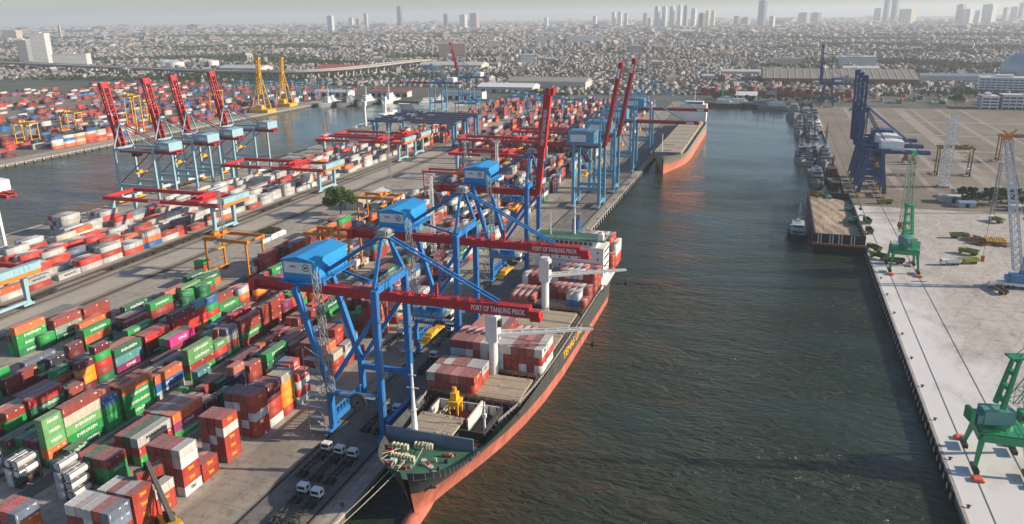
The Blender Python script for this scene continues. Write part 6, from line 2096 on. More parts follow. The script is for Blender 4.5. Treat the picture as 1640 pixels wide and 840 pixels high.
def small_vessel(x, y, L, Bm, name, label, cat, hull, top, rz=0, tiers=2, mast=10, group=None, deckm=None, gun=False, house_at=.45, hull_h=3.2, mast_ms=None, clutter=True, green=False):
    """Bow at local -y; superstructure tiers, masts and deck gear."""
    t = empty(name, (x, y, WZ), label, cat, group, rz)
    hw = Bm / 2
    out = [(0, 0, 1.35), (.04, .32, 1.28), (.10, .58, 1.2), (.2, .84, 1.1), (.34, .97, 1.0), (.6, 1, .94), (.88, .95, .94), (1, .84, .96)]
    vs, n = [], len(out)
    for k, (fz, fb) in enumerate(((-1.5, .72), (0.0, .86), (hull_h, 1))):
        for u, wdt, sh in out:
            zz = fz if k < 2 else hull_h * sh
            yy = u * L + (0 if k == 2 else (1 - u) * .05 * L)
            vs.append((hw * wdt * fb, yy, zz))
            vs.append((-hw * wdt * fb, yy, zz))
    fs = []
    for k in range(2):
        for i in range(n - 1):
            a = k * 2 * n + 2 * i
            c = (k + 1) * 2 * n + 2 * i
            fs += [(a, a + 2, c + 2, c), (a + 1, c + 1, c + 3, a + 3)]
        a = k * 2 * n + 2 * (n - 1)
        c = (k + 1) * 2 * n + 2 * (n - 1)
        fs.append((a, a + 1, c + 1, c))
    MB().add(vs, fs).build('hull', hull, t)
    dv = []
    for u, wdt, sh in out:
        dv += [(hw * wdt * .97, u * L, hull_h * sh - .5), (-hw * wdt * .97, u * L, hull_h * sh - .5)]
    MB().add(dv, [(2 * i, 2 * i + 2, 2 * i + 3, 2 * i + 1) for i in range(n - 1)]).build('deck', deckm or M_GREYD, t)
    z = hull_h - .5
    y0_, y1_ = house_at * L - .14 * L, house_at * L + .28 * L
    for k in range(tiers):
        sh = 1 - .2 * k
        b = MB().box(-hw * .72 * sh, hw * .72 * sh, y0_ + k * .03 * L, y1_ - k * .06 * L, z, z + 2.6)
        d = b.build('deckhouse', top, t)
        MB().box(-hw * .6 * sh, hw * .6 * sh, y0_ + k * .03 * L - .05, y0_ + k * .03 * L - .01, z + 1.3, z + 2.1).build('window_strip', M_GLASS, d)
        MB().box(-hw * .8 * sh, hw * .8 * sh, y0_ + k * .03 * L - .6, y1_ - k * .06 * L + .6, z + 2.6, z + 2.75).build('deck_edge', top, d)
        z += 2.75
    ym = house_at * L + .02 * L
    ms_ = mast_ms or top
    if mast:
        MB().lattice((0, ym, z), (0, ym, z + mast), 1.6, .7, 1.8, .14).beam((-1.8, ym, z + mast * .7), (1.8, ym, z + mast * .7), .2).cyl((0, ym, z + mast), (0, ym, z + mast + 2.5), .12).build('mast', ms_, t)
    MB().prism_y([(-hw * .25, z - 2.6), (hw * .25, z - 2.6), (hw * .2, z + .9), (-hw * .2, z + .9)], y1_ - .14 * L, y1_ - .05 * L).build('funnel', top, t)
    if gun:
        MB().cyl((0, .2 * L, hull_h * 1.05), (0, .2 * L, hull_h * 1.05 + 1.2), 1.2, .8).beam((0, .19 * L, hull_h * 1.05 + .9), (0, .11 * L, hull_h * 1.05 + 1.6), .2).build('gun_mount', top, t)
    if clutter:
        b = MB()
        q = random.Random(int(x * 7 + y))
        for i in range(16):
            yy = q.choice((q.uniform(.16, .3), q.uniform(.76, .95))) * L
            xx = q.uniform(-.6, .6) * hw
            b.box(xx - .5, xx + .5, yy - .5, yy + .5, hull_h - .5, hull_h + q.uniform(.1, 1.2))
        b.build('deck_gear', top if not green else M_GREEN, t)['kind'] = 'stuff'
    MB().rail([(hw * .95, L * .3, hull_h * .95), (hw * .95, L * .95, hull_h * .95)], t=.1).rail([(-hw * .95, L * .3, hull_h * .95), (-hw * .95, L * .95, hull_h * .95)], t=.1).build('guard_rail', top, t)
    return t
NV = 'grey navy ships along the east quay'
small_vessel(35.2, 562, 62, 10.5, 'patrol_ship', 'grey navy ship with sharp bow, nearest to the sand barge', 'ship', M_GREY, M_GREY, tiers=2, mast=12, group=NV, gun=True)
small_vessel(46.4, 566, 60, 9.5, 'cargo_vessel', 'rusty dark vessel squeezed between the grey navy ship and the quay', 'ship', M_RUSTY, M_RUSTY, tiers=2, mast=9, mast_ms=M_BLK, house_at=.6)
for k, x in enumerate((31, 45)):
    small_vessel(x, 726, 78, 12, 'landing_ship', ('outer', 'inner')[k] + ' grey navy ship of the second row, square stern toward the camera and dark masts', 'ship', M_GREY, M_GREY, rz=math.pi, tiers=3, mast=16, group=NV, mast_ms=M_BLK, house_at=.55, hull_h=4)
small_vessel(40, 742, 80, 11, 'patrol_ship', 'grey navy ship third along the east quay with pale mast', 'ship', M_GREY, M_GREY, tiers=2, mast=14, group=NV)
small_vessel(47.5, 836, 66, 9, 'patrol_ship', 'small yellow funnelled navy ship beside the far east quay', 'ship', M_GREY, M_WHT, tiers=2, mast=12, group=NV)
small_vessel(26, 942, 90, 16, 'navy_auxiliary', 'large grey navy ship bow on at the head of the basin, outermost', 'ship', M_GREY, M_GREY, tiers=3, mast=16, group=NV, hull_h=6)
small_vessel(40, 954, 80, 11, 'patrol_ship', 'grey navy ship at the basin head beside the largest one', 'ship', M_GREY, M_GREY, tiers=2, mast=14, group=NV)
small_vessel(49, 958, 76, 9.5, 'patrol_ship', 'dark navy ship nearest the quay at the basin head', 'ship', M_GREYD, M_GREY, tiers=2, mast=14, group=NV)
for k, (x, y) in enumerate(((29, 812), (39, 818), (30, 872), (41, 888))):
    small_vessel(x, y, 58, 9.4, 'patrol_ship', ('outer grey navy ship of the far raft with black mast', 'inner grey navy ship of the far raft with black mast', 'outer grey navy ship just short of the basin head', 'inner grey navy ship just short of the basin head')[k], 'ship', M_GREY, M_GREY, tiers=3, mast=18, group=NV, gun=True, mast_ms=M_BLK if k < 2 else None, hull_h=4)
for k, (x, y) in enumerate(((44, 640), (26.5, 646), (36, 655))):
    small_vessel(x, y, 62, 8.6, 'patrol_ship', ('grey navy ship tucked against the quay behind the rusty vessel', 'outermost grey navy ship of the near raft', 'grey navy ship in the middle of the near raft')[k], 'ship', M_GREY, M_GREY, tiers=3, mast=18, group=NV, gun=True, mast_ms=M_BLK if k else None, hull_h=4)
for k, (x, y, hl, tp) in enumerate(((-66, 1078, M_BLK, M_WHT), (-38, 1058, M_BLK, M_GREY), (-18, 1046, M_GREY, M_WHT), (-30, 1072, M_GREY, M_GREY), (-84, 1064, M_RUSTY, M_SHIPW))):
    small_vessel(x, y, 48, 9, 'coastal_vessel', ('white decked vessel by the curved roof boathouse', 'black hulled vessel broadside at the basin head', 'pale vessel broadside in front of the trees', 'grey vessel behind the pale broadside one', 'rusty vessel at the corner of the basin head')[k], 'ship', hl, tp, rz=R(-88), tiers=2, mast=10, group='vessels moored at the basin head', hull_h=4.2)
tg = small_vessel(19.4, 421, 31, 10, 'tugboat', 'tugboat with dark green deck and white wheelhouse beside the sand barge', 'tugboat', mat('tug_hull', (.03, .05, .045), .6, var=.2), mat('tug_house', (.42, .47, .45), .6, var=.2), tiers=2, mast=9, deckm=M_DECKG, house_at=.34, hull_h=2.6, green=True)
for sg in (-1, 1):
    for k in range(8):
        yy = 4 + k * 2.6
        MB().cyl((sg * 4.75, yy - .5, 1.5), (sg * 4.75, yy + .5, 1.5), .6).build('tyre_fender', M_BLK, tg)
small_vessel(-413, 650, 30, 8, 'tugboat', 'small dark tugboat with orange mast in the west basin', 'tugboat', M_BLK, M_WHT, tiers=2, mast=12, mast_ms=M_ORNG, hull_h=2.6)
WB = 'ships moored at the head of the west basin'
for k, (x, y, L, hl, tp, lb) in enumerate(((-560, 935, 66, M_GREYD, M_GREY, 'grey ship second from the left at the west basin head'), (-584, 928, 60, M_GREY, M_WHT, 'white topped ship leftmost at the west basin head'), (-540, 955, 60, M_GREYD, M_WHT, 'dark hulled ship in the middle of the west basin head'), (-520, 990, 50, M_SHIPW, M_WHT, 'white ferry at the west basin head'))):
    small_vessel(x, y, L, 13, 'moored_ship', lb, 'ship', hl, tp, tiers=3, mast=12, group=WB, hull_h=5)
small_vessel(-470, 940, 90, 16, 'white_cargo_ship', 'long white cargo ship lying across the head of the west basin', 'ship', M_SHIPW, M_WHT, rz=R(-60), tiers=3, mast=14, hull_h=6)
small_vessel(-412, 700, 120, 17, 'feeder_ship', 'dark feeder ship with white crane posts along the west wharf', 'ship', M_GREYD, M_SHIPW, tiers=3, mast=10, hull_h=6, house_at=.75)
for k, y in enumerate((745, 792)):
    c = empty('cargo_derrick', (-412, y, 2), ('nearer', 'farther')[k] + ' white crane post standing on the feeder ship at the west wharf', 'crane', 'white derricks on the feeder ship')
    MB().cyl((0, 0, 0), (0, 0, 22), 1.5, 1.3).box(-1.8, 1.8, -1.8, 1.8, 22, 27).build('post', M_SHIPW, c)
    MB().beam((0, 1, 20), (-16, 24, 26), 1.3, 1.3, .7, .7).build('jib', M_SHIPW, c)
# ------------------------------------------------------------------ trees
def leaf_mat(name, c1, c2):
    m = bpy.data.materials.new(name)
    m.use_nodes = True
    n, l = m.node_tree.nodes, m.node_tree.links
    b = n['Principled BSDF']
    b.inputs['Roughness'].default_value = .7
    b.inputs['Specular IOR Level'].default_value = .2
    a = n.new('ShaderNodeAttribute'); a.attribute_name = 'tint'
    l.new(a.outputs['Color'], b.inputs['Base Color'])
    MATS[name] = m
    return m
M_LEAF = leaf_mat('leaf_green', None, None)
M_BARK = mat('bark', (.10, .075, .05), .9, var=.3)
def leaf_cloud(name, centres, radii, per, size, seed, base=(.05, .09, .022)):
    g = np.random.default_rng(seed)
    P, C = [], []
    for c, r in zip(centres, radii):
        n = int(per * (r / np.mean(radii)) ** 2)
        d = g.normal(size=(n, 3)); d /= np.linalg.norm(d, axis=1)[:, None]
        rr = r * g.uniform(.55, 1.08, n) ** .6
        p = np.asarray(c) + d * rr[:, None] * np.array([1, 1, .8])
        P.append(p)
        k = g.uniform(.7, 1.3) * g.uniform(.8, 1.2, n)
        C.append(np.asarray(base)[None] * k[:, None] * np.array([1 + g.uniform(-.15, .25), 1, 1]))
    P = np.concatenate(P); C = np.concatenate(C)
    n = len(P)
    u = g.normal(size=(n, 3)); u /= np.linalg.norm(u, axis=1)[:, None]
    v = np.cross(u, g.normal(size=(n, 3))); v /= np.linalg.norm(v, axis=1)[:, None]
    s = size * g.uniform(.6, 1.4, n)[:, None]
    V = np.stack([P - u * s, P + v * s * .6, P + u * s, P - v * s * .6], 1).reshape(-1, 3)
    me = bpy.data.meshes.new(name)
    me.vertices.add(n * 4); me.vertices.foreach_set('co', V.ravel())
    me.loops.add(n * 4); me.loops.foreach_set('vertex_index', np.arange(n * 4, dtype=np.int32))
    me.polygons.add(n); me.polygons.foreach_set('loop_start', np.arange(0, n * 4, 4, dtype=np.int32))
    me.update(calc_edges=True)
    at = me.attributes.new('tint', 'FLOAT_COLOR', 'POINT')
    cc = np.ones((n, 4, 4)); cc[:, :, :3] = C[:, None]
    at.data.foreach_set('color', cc.ravel())
    me.materials.append(M_LEAF)
    return me
def tree_meshes(H, W, seed, per=150, size=.45, nb=16, base=(.05, .09, .022)):
    q = random.Random(seed)
    cs, rs = [], []
    for i in range(nb):
        a = q.uniform(0, 6.283); r = W * .42 * math.sqrt(q.random())
        z = H * q.uniform(.42, .9)
        k = 1 - abs(z / H - .62) * 1.3
        cs.append((r * math.cos(a) * max(.4, k) * 1.15, r * math.sin(a) * max(.4, k) * 1.15, z)); rs.append(W * q.uniform(.06, .17))
    crown = leaf_cloud('crown', cs, rs, per, size, seed, base)
    b = MB().cyl((0, 0, 0), (.1, 0, H * .4), H * .03, H * .018, 8)
    for c in cs[:9]:
        b.cyl((.1, 0, H * q.uniform(.28, .42)), (c[0] * .8, c[1] * .8, c[2]), H * .011, H * .004, 5)
    return crown, b.mesh('trunk', M_BARK)
TV = [tree_meshes(10, 9, 1, base=(.07, .125, .03)), tree_meshes(10, 7.5, 2, base=(.05, .105, .028)), tree_meshes(10, 11, 3, base=(.09, .14, .03))]
def tree(x, y, h, label, group, v=0, rz=0., wide=1.):
    t = empty('tree', (x, y, .03), label, 'tree', group, rz)
    t.scale = (h / 10 * wide, h / 10 * wide, h / 10)
    inst('crown', TV[v][0], (0, 0, 0), t)
    inst('trunk', TV[v][1], (0, 0, 0), t)
    return t
big = tree_meshes(17, 19, 27, per=150, size=.5, nb=46, base=(.085, .15, .035))
t = empty('tree', (-240.5, 397, .03), 'big dark green tree standing alone behind the nearest crane house', 'tree')
inst('crown', big[0], (0, 0, 0), t); inst('trunk', big[1], (0, 0, 0), t)
r4 = random.Random(9)
for k in range(15):
    x, y = 118 + k * 4.4 + r4.uniform(-3, 3), 519 + r4.uniform(-4, 26) + k * 1.4
    tree(x, y, r4.uniform(5.5, 12), 'bushy green tree in the clump between the sheds and the pale quay', 'trees clumped on the east side', k % 3, r4.uniform(0, 6), 1.25)
tree(219, 1104, 15, 'round dark tree beside the low white office block', None, 1, 1, 1.3)
for k in range(26):
    x = -75 + k * 6 + r4.uniform(-3, 3)
    tree(x, 1108 + r4.uniform(-6, 26), r4.uniform(6, 11), 'green tree in the belt behind the moored vessels at the basin head', 'trees along the basin head', k % 3, r4.uniform(0, 6), 1.3)
for k in range(12):
    tree(-345 + k * 6 + r4.uniform(-3, 3), 1075 + r4.uniform(0, 30), r4.uniform(9, 14), 'green tree in the park behind the far pier stacks', 'trees behind the far pier', k % 3, r4.uniform(0, 6), 1.3)
for k, (x, y) in enumerate(((-263, 176), (-261, 182), (-265, 188))):
    tree(x, y, 6, 'leafy bush at the left frame edge beside the orange topped stack', 'bushes at the left frame edge', k % 3, k, 1.2)
hg = empty('planter_hedge', (-257, 349, .03), 'clipped green hedge in a white planter beside the yard road', 'hedge')
cs = [(x * 1.3 - 4 + r4.uniform(-.4, .4), y * 1.6 - 3 + r4.uniform(-.4, .4), 1.8 + r4.uniform(-.3, .5)) for x in range(6) for y in range(6)]
inst('foliage', leaf_cloud('foliage', cs, [1.3] * 36, 60, .35, 5, (.07, .085, .025)), (0, 0, 0), hg)
MB().box(-5, 4.6, -5, -4.7, 0, 1.3).box(4.3, 4.6, -4.7, 7, 0, 1.3).box(-5, -4.7, -4.7, 7, 0, 1.3).build('planter_wall', M_WHT, hg)
for k in range(3):
    tag(MB().box(0, .25, 0, 6.4, .05, 2.0).build('white_barrier', M_WHT, None, (-249.4, 332 + k * 7.2, 0)), ('nearest', 'middle', 'farthest')[k] + ' white barrier panel beside the planter hedge', 'barrier', 'white barrier panels')

# ------------------------------------------------------------------ port buildings and warehouses
M_WROOF = mat('warehouse_roof', (.33, .31, .27), .7, var=.15, scale=.15)
M_WTRIM = mat('warehouse_trim', (.55, .53, .48), .7, var=.1)
def warehouse(x, y, lx, ly, h, label, roof=None, wall=None, rz=0, ridge=.12, ribs=0, name='warehouse', cat='warehouse', doors=0):
    c = empty(name, (x, y, .03), label, cat, 'port buildings', rz)
    MB().box(-lx / 2, lx / 2, -ly / 2, ly / 2, 0, h).build('wall', wall or M_WTRIM, c)
    r_ = MB().prism_x([(-ly / 2 - 1, h), (ly / 2 + 1, h), (0, h + ly * ridge)], -lx / 2 - 1, lx / 2 + 1).build('roof', roof or M_WROOF, c)
    for i in range(ribs):
        xx = -lx / 2 + (i + .5) * lx / ribs
        MB().beam((xx, -ly / 2 - 1, h + .25), (xx, 0, h + ly * ridge + .25), .8, .5).build('roof_rib', M_WTRIM, r_)
    for i in range(doors):
        xx = -lx / 2 + (i + .5) * lx / doors
        MB().box(xx - 3, xx + 3, -ly / 2 - .1, -ly / 2 - .01, 0, min(5, h - 1)).build('door', M_BLK, c)
    return c
warehouse(100, 1452, 236, 112, 10, 'long grey ribbed warehouse behind the basin head', roof=mat('warehouse_brown_roof', (.27, .235, .195), .8, var=.15, scale=.1), wall=mat('warehouse_red_wall', (.24, .09, .065), .8, var=.2), rz=R(1.5), ridge=.11, ribs=20, doors=12)
warehouse(-240, 432, 40, 12, 5, 'low cream roofed workshop behind the big tree', roof=M_WTRIM, rz=R(92), doors=5)
warehouse(-226, 428, 26, 9, 4, 'small pale roofed store beside the cream workshop', roof=M_ROOFW, rz=R(92), doors=3)
warehouse(-258, 207, 26, 11, 4.6, 'flat grey roofed shed between the railway and the edge stacks', roof=mat('flat_roof_grey', (.24, .23, .22), .8, var=.15), rz=R(90), ridge=.03, doors=4)
warehouse(-548, 1075, 62, 16, 8, 'dark red roofed terminal building behind the west basin ships', roof=M_ROOFR, doors=6)
warehouse(-425, 1060, 66, 18, 11, 'blue and white terminal building at the head of the west basin', roof=M_ROOFB, wall=M_WHT, ridge=.05, doors=6)
warehouse(-640, 1065, 60, 20, 7, 'white low building beside the yellow sheerlegs', roof=M_ROOFW, wall=M_WHT, doors=5)
warehouse(-395, 1180, 90, 40, 9, 'wide white roofed shed behind the far west wharf', roof=M_WHT, doors=5)
warehouse(-350, 1260, 130, 46, 12, 'wide grey roofed hall beyond the far pier', roof=M_WROOF, doors=6)
warehouse(-33, 1118, 26, 22, 8, 'curved white roofed boathouse at the corner of the basin head', roof=M_WHT, ridge=.2, doors=2)
warehouse(-52, 1112, 18, 16, 5, 'dark roofed shed beside the curved boathouse', roof=M_ROOFB, doors=2)
warehouse(286, 1470, 110, 30, 12, 'long grey hall right of the ribbed warehouse', roof=M_ROOFB, doors=6)
warehouse(150, 1590, 60, 30, 16, 'pale blue hall among the trees behind the warehouse', roof=M_ROOFW, doors=3)
warehouse(-60, 1560, 70, 26, 10, 'cream hall behind the ribbed warehouse', roof=M_WTRIM, doors=3)
warehouse(-900, 1560, 130, 60, 9, 'long red roofed hall beyond the flyover', roof=M_ROOFR, doors=6)
warehouse(-1150, 1540, 110, 50, 9, 'pale roofed hall left of the long red one', roof=M_ROOFW, doors=6)
warehouse(-700, 1700, 150, 50, 10, 'long pale roofed hall in the city behind the flyover curve', roof=M_WTRIM, doors=6)
# round tanks
for k, (x, y) in enumerate(((-1460, 1640), (-1400, 1600), (-1345, 1660))):
    c = empty('storage_tank', (x, y, .03), ('leftmost', 'middle', 'rightmost')[k] + ' white storage tank behind the flyover', 'tank', 'storage tanks')
    MB().cyl((0, 0, 0), (0, 0, 16), 22, 22, 24).build('shell', M_WHT, c)
    MB().cyl((0, 0, 16), (0, 0, 20), 22, 4, 24).build('roof', M_ROOFW, c)
def office(x, y, lx, ly, floors, label, fh=3.6, wall=None, glass=None, rz=0, name='office_block', plinth=True):
    c = empty(name, (x, y, .03), label, 'building', 'office blocks', rz)
    wall = wall or M_WHT
    MB().box(-lx / 2 + .4, lx / 2 - .4, -ly / 2 + .4, ly / 2 - .4, 0, floors * fh).build('core', glass or M_GLASS, c)
    for f in range(floors):
        z = f * fh
        MB().box(-lx / 2, lx / 2, -ly / 2, ly / 2, z + fh * .55, z + fh).build('floor_band', wall, c)
    for k in range(int(lx / 7) + 1):
        xx = -lx / 2 + k * (lx - .9) / max(1, int(lx / 7))
        MB().box(xx, xx + .9, -ly / 2 + .1, ly / 2 - .1, 0, floors * fh - .1).build('pier', wall, c)
    MB().box(-lx / 2 - .5, lx / 2 + .5, -ly / 2 - .5, ly / 2 + .5, floors * fh, floors * fh + .8).build('roof', M_ROOFW, c)
    MB().box(-lx * .2, lx * .1, -ly * .2, ly * .2, floors * fh + .8, floors * fh + 4).build('roof_plant', wall, c)
    return c
M_BGLASS = mat('blue_glass', (.05, .12, .22), .2, spec=.6)
office(318, 1300, 70, 34, 6, 'white banded office block with blue glass near the right frame edge', glass=M_BGLASS, rz=R(-8))
office(386, 1318, 60, 34, 6, 'blue glazed office wing at the right frame edge', glass=M_BGLASS, rz=R(8))
office(250, 1090, 18, 26, 4, 'small white stair block left of the arcaded building')
office(310, 1092, 92, 22, 4, 'long low white arcaded building at the right frame edge', fh=4)
c = empty('dome_hall', (420, 1600, .03), 'grey blue dome roof at the right frame edge', 'building')
b = MB(); vs = []; n = 24
for k in range(8):
    a = R(90) * k / 7
    for i in range(n):
        u = 2 * math.pi * i / n
        vs.append((42 * math.cos(a) * math.cos(u) + 1e-3 * math.cos(u), 42 * math.cos(a) * math.sin(u) + 1e-3 * math.sin(u), 16 + 30 * math.sin(a)))
b.add(vs, [(k * n + i, k * n + (i + 1) % n, (k + 1) * n + (i + 1) % n, (k + 1) * n + i) for k in range(7) for i in range(n)]).build('dome', mat('dome_metal', (.34, .42, .47), .4, .3), c)
MB().cyl((0, 0, 0), (0, 0, 16), 42, 42, 24).build('drum', M_WALLP, c)

# flyover
M_ROADC = mat('flyover_concrete', (.38, .36, .32), .85, var=.12, scale=.1)
fl = empty('flyover', (-930, 1310, 0), 'long concrete flyover on columns curving behind the west terminal', 'flyover')
ctrl = [(-2300, 1640), (-1800, 1520), (-1400, 1410), (-1120, 1345), (-980, 1325), (-890, 1345), (-840, 1410), (-822, 1500), (-815, 1640), (-800, 1800)]
pts = []
for i in range(len(ctrl) - 1):
    for k in range(4):
        u = k / 4
        p0, p1, p2, p3 = (Vector((*ctrl[max(0, min(len(ctrl) - 1, i + d))], 0)) for d in (-1, 0, 1, 2))
        pts.append(.5 * ((2 * p1) + (p2 - p0) * u + (2 * p0 - 5 * p1 + 4 * p2 - p3) * u * u + (3 * p1 - p0 - 3 * p2 + p3) * u ** 3))
off = Vector((-930, 1310, 0))
dk, pr_ = MB(), []
L_, R_ = [], []
for i, p in enumerate(pts):
    d = (pts[min(i + 1, len(pts) - 1)] - pts[max(i - 1, 0)]).normalized()
    nrm = Vector((-d.y, d.x, 0))
    L_.append(p - off + nrm * 16); R_.append(p - off - nrm * 16)
sec = [(1, 17.6), (1, 14.6), (.55, 12.2), (-.55, 12.2), (-1, 14.6), (-1, 17.6), (-.97, 17.6), (-.97, 16.2), (.97, 16.2), (.97, 17.6)]
vs = []
for l_, r_ in zip(L_, R_):
    m_ = (l_ + r_) / 2; h_ = (l_ - r_) / 2
    for a_, z in sec:
        q = m_ + h_ * a_
        vs.append((q.x, q.y, z))
ns = len(sec)
dk.add(vs, [(i * ns + k, i * ns + (k + 1) % ns, (i + 1) * ns + (k + 1) % ns, (i + 1) * ns + k) for i in range(len(pts) - 1) for k in range(ns)]).build('deck', M_ROADC, fl)
for i in range(0, len(pts)):
    m_ = (L_[i] + R_[i]) / 2
    for s_ in (-.35, .35):
        q = m_ + (L_[i] - m_) * s_
        MB().box(q.x - 2, q.x + 2, q.y - 2, q.y + 2, 0, 10.6).build('column', M_CONC, fl)
    MB().beam(m_ + (L_[i] - m_) * .6 + Vector((0, 0, 11.2)), m_ + (R_[i] - m_) * .6 + Vector((0, 0, 11.2)), 2.6, 1.4).build('crosshead', M_CONC, fl)

# ------------------------------------------------------------------ towers on the skyline
def tower_mat(name, col, glass, fh=3.4, bay=4.):
    m = mat(name, col, .6, var=.05)
    n, l = m.node_tree.nodes, m.node_tree.links
    b = n['Principled BSDF']
    src = b.inputs['Base Color'].links[0].from_socket
    g = n.new('ShaderNodeNewGeometry')
    sx = n.new('ShaderNodeSeparateXYZ'); l.new(g.outputs['Position'], sx.inputs[0])
    def band(sock, step, frac):
        d = n.new('ShaderNodeMath'); d.operation = 'DIVIDE'; d.inputs[1].default_value = step; l.new(sock, d.inputs[0])
        f = n.new('ShaderNodeMath'); f.operation = 'FRACT'; l.new(d.outputs[0], f.inputs[0])
        t = n.new('ShaderNodeMath'); t.operation = 'LESS_THAN'; t.inputs[1].default_value = frac; l.new(f.outputs[0], t.inputs[0])
        return t.outputs[0]
    ad_ = n.new('ShaderNodeMath'); ad_.operation = 'ADD'; l.new(sx.outputs[0], ad_.inputs[0]); l.new(sx.outputs[1], ad_.inputs[1])
    a_, c_ = band(sx.outputs[2], fh, .5), band(ad_.outputs[0], bay, .6)
    mu = n.new('ShaderNodeMath'); mu.operation = 'MULTIPLY'; l.new(a_, mu.inputs[0]); l.new(c_, mu.inputs[1])
    k = n.new('ShaderNodeMix'); k.data_type = 'RGBA'
    l.new(mu.outputs[0], k.inputs['Factor']); l.new(src, k.inputs['A']); k.inputs['B'].default_value = (*glass, 1)
    l.new(k.outputs['Result'], b.inputs['Base Color'])
    return m
TMAT = {'p': tower_mat('tower_pale', (.68, .66, .62), (.3, .31, .33)), 'd': tower_mat('tower_blue_glass', (.10, .14, .20), (.05, .08, .12)), 'g': tower_mat('tower_grey', (.34, .35, .36), (.12, .14, .16)),
        'c': tower_mat('tower_cream', (.62, .54, .38), (.25, .22, .18)), 'r': tower_mat('tower_pink', (.48, .32, .26), (.2, .15, .13)), 'w': tower_mat('tower_white', (.70, .69, .66), (.25, .26, .28))}
CW_ = {'p': 'pale', 'd': 'dark blue glass', 'g': 'grey', 'c': 'cream', 'r': 'pinkish', 'w': 'white'}
def px_dir(px):
    y_h = 420 + (sr * 0)  # direction on the ground plane through this column, taken at the horizon
    best = None
    d = rt2 * (px - 820) - up2 * (30 - 420) + fw * F_PX
    d.z = 0
    return d.normalized()
def tower(px, ytop, wpx, dist, code, label, depth=None, step=True):
    d = px_dir(px)
    dist *= 2.0
    wpx *= .76
    hor = 36 - (px - 100) * 16 / 1400 + 1
    z = CAM_H + (hor - ytop) * dist / (F_PX * 1.04)
    wd = wpx * dist / (F_PX * 1.04)
    c = empty('tower_block', (d.x * dist, d.y * dist, 0), label, 'tower', 'towers on the skyline', math.atan2(d.y, d.x) - math.pi / 2 + R(-32))
    dp = depth or max(14, wd * .7)
    MB().box(-wd / 2 * .93, wd / 2 * .93, -dp / 2, dp / 2, 0, z).build('shaft', TMAT[code], c)
    if step:
        MB().box(-wd * .25, wd * .25, -dp * .25, dp * .25, z, z + max(3, z * .03)).build('roof_plant', TMAT[code], c)
    return c
TW = [(640, 14, 9, 4600, 'd', 'slim dark blue tower standing alone left of the middle skyline'), (529, 28, 12, 3600, 'p', 'pale round cornered tower above the west city'), (586, 24, 8, 4400, 'c', 'slim cream tower left of the dark slim one'), (562, 31, 9, 4600, 'p', 'short pale tower between two slimmer ones'), (573, 32, 8, 4700, 'g', 'short grey tower beside the short pale one'),
      (714, 25, 8, 4300, 'd', 'short blue tower left of the broad pale pair'), (742, 26, 14, 4100, 'p', 'left of the broad pale pair of blocks'), (760, 24, 18, 4150, 'r', 'right of the broad pale pair, pinkish'),
      (1052, 14, 9, 3600, 'p', 'first of five matching apartment towers from the left'), (1064, 14, 9, 3620, 'p', 'second of five matching apartment towers'), (1076, 14, 9, 3600, 'p', 'third of five matching apartment towers'), (1088, 12, 9, 3640, 'p', 'fourth of five matching apartment towers'), (1098, 13, 8, 3600, 'g', 'fifth of five matching apartment towers'),
      (1111, 17, 10, 3800, 'p', 'pale tower just right of the five matching ones'), (1124, 24, 11, 3300, 'd', 'squat blue tower in front of the cream row'), (1133, 20, 7, 3900, 'c', 'left tower of the cream row'), (1142, 20, 7, 3950, 'c', 'right tower of the cream row'),
      (983, 22, 7, 3900, 'p', 'left tower of the pale trio'), (993, 22, 8, 3950, 'p', 'middle tower of the pale trio'), (1003, 24, 7, 3900, 'c', 'right tower of the pale trio'), (953, 28, 8, 4000, 'p', 'small pale tower left of the trio'), (1034, 24, 9, 4200, 'g', 'grey tower left of the five matching ones'), (1041, 31, 9, 3900, 'c', 'short cream tower left of the five matching ones'),
      (1220, 6, 14, 3900, 'd', 'tall blue glass tower alone right of the cream row'), (1288, 23, 20, 4600, 'g', 'broad dark block, left half of a wide pair'), (1306, 23, 17, 4650, 'd', 'broad dark block, right half of a wide pair'),
      (1418, 4, 9, 4700, 'd', 'left of the dark twin towers'), (1431, 4, 10, 4750, 'd', 'right of the dark twin towers'), (1404, 17, 10, 4700, 'g', 'short tower left of the dark twins'), (1453, 18, 26, 4400, 'c', 'wide cream block right of the dark twins'),
      (1537, 12, 13, 4300, 'g', 'grey tower left of the hazy white group'), (1549, 18, 16, 4000, 'w', 'hazy white block beside the grey tower'), (1566, 20, 10, 4200, 'p', 'hazy pale block in the right group'), (1583, 12, 20, 4100, 'p', 'widest hazy pale tower near the right edge'), (1609, 16, 7, 4700, 'g', 'thin hazy tower near the right edge'), (1622, 15, 9, 5000, 'g', 'thin hazy grey tower at the right edge'), (1634, 10, 8, 5000, 'g', 'last hazy tower cut by the right frame edge'),
      (1195, 30, 16, 4000, 'g', 'low grey block left of the tall blue tower'), (1180, 28, 10, 4300, 'd', 'low blue block left of the tall blue tower'), (1237, 28, 10, 3400, 'w', 'low white block under the tall blue tower'), (875, 30, 8, 4600, 'p', 'small pale tower left of the mall'), (935, 42, 16, 3250, 'g', 'dark office slab behind the white mall'), (957, 41, 17, 3300, 'd', 'blue office slab behind the white mall'), (920, 45, 14, 3200, 'w', 'white office slab left of the dark one'),
      (92, 42, 4, 3300, 'c', 'thin cream chimney like tower above the hotel'), (15, 48, 26, 3200, 'c', 'cream stepped block at the left skyline'), (1120, 48, 6, 2600, 'w', 'small white block in the city below the cream row')]
for a in TW:
    tower(*a)
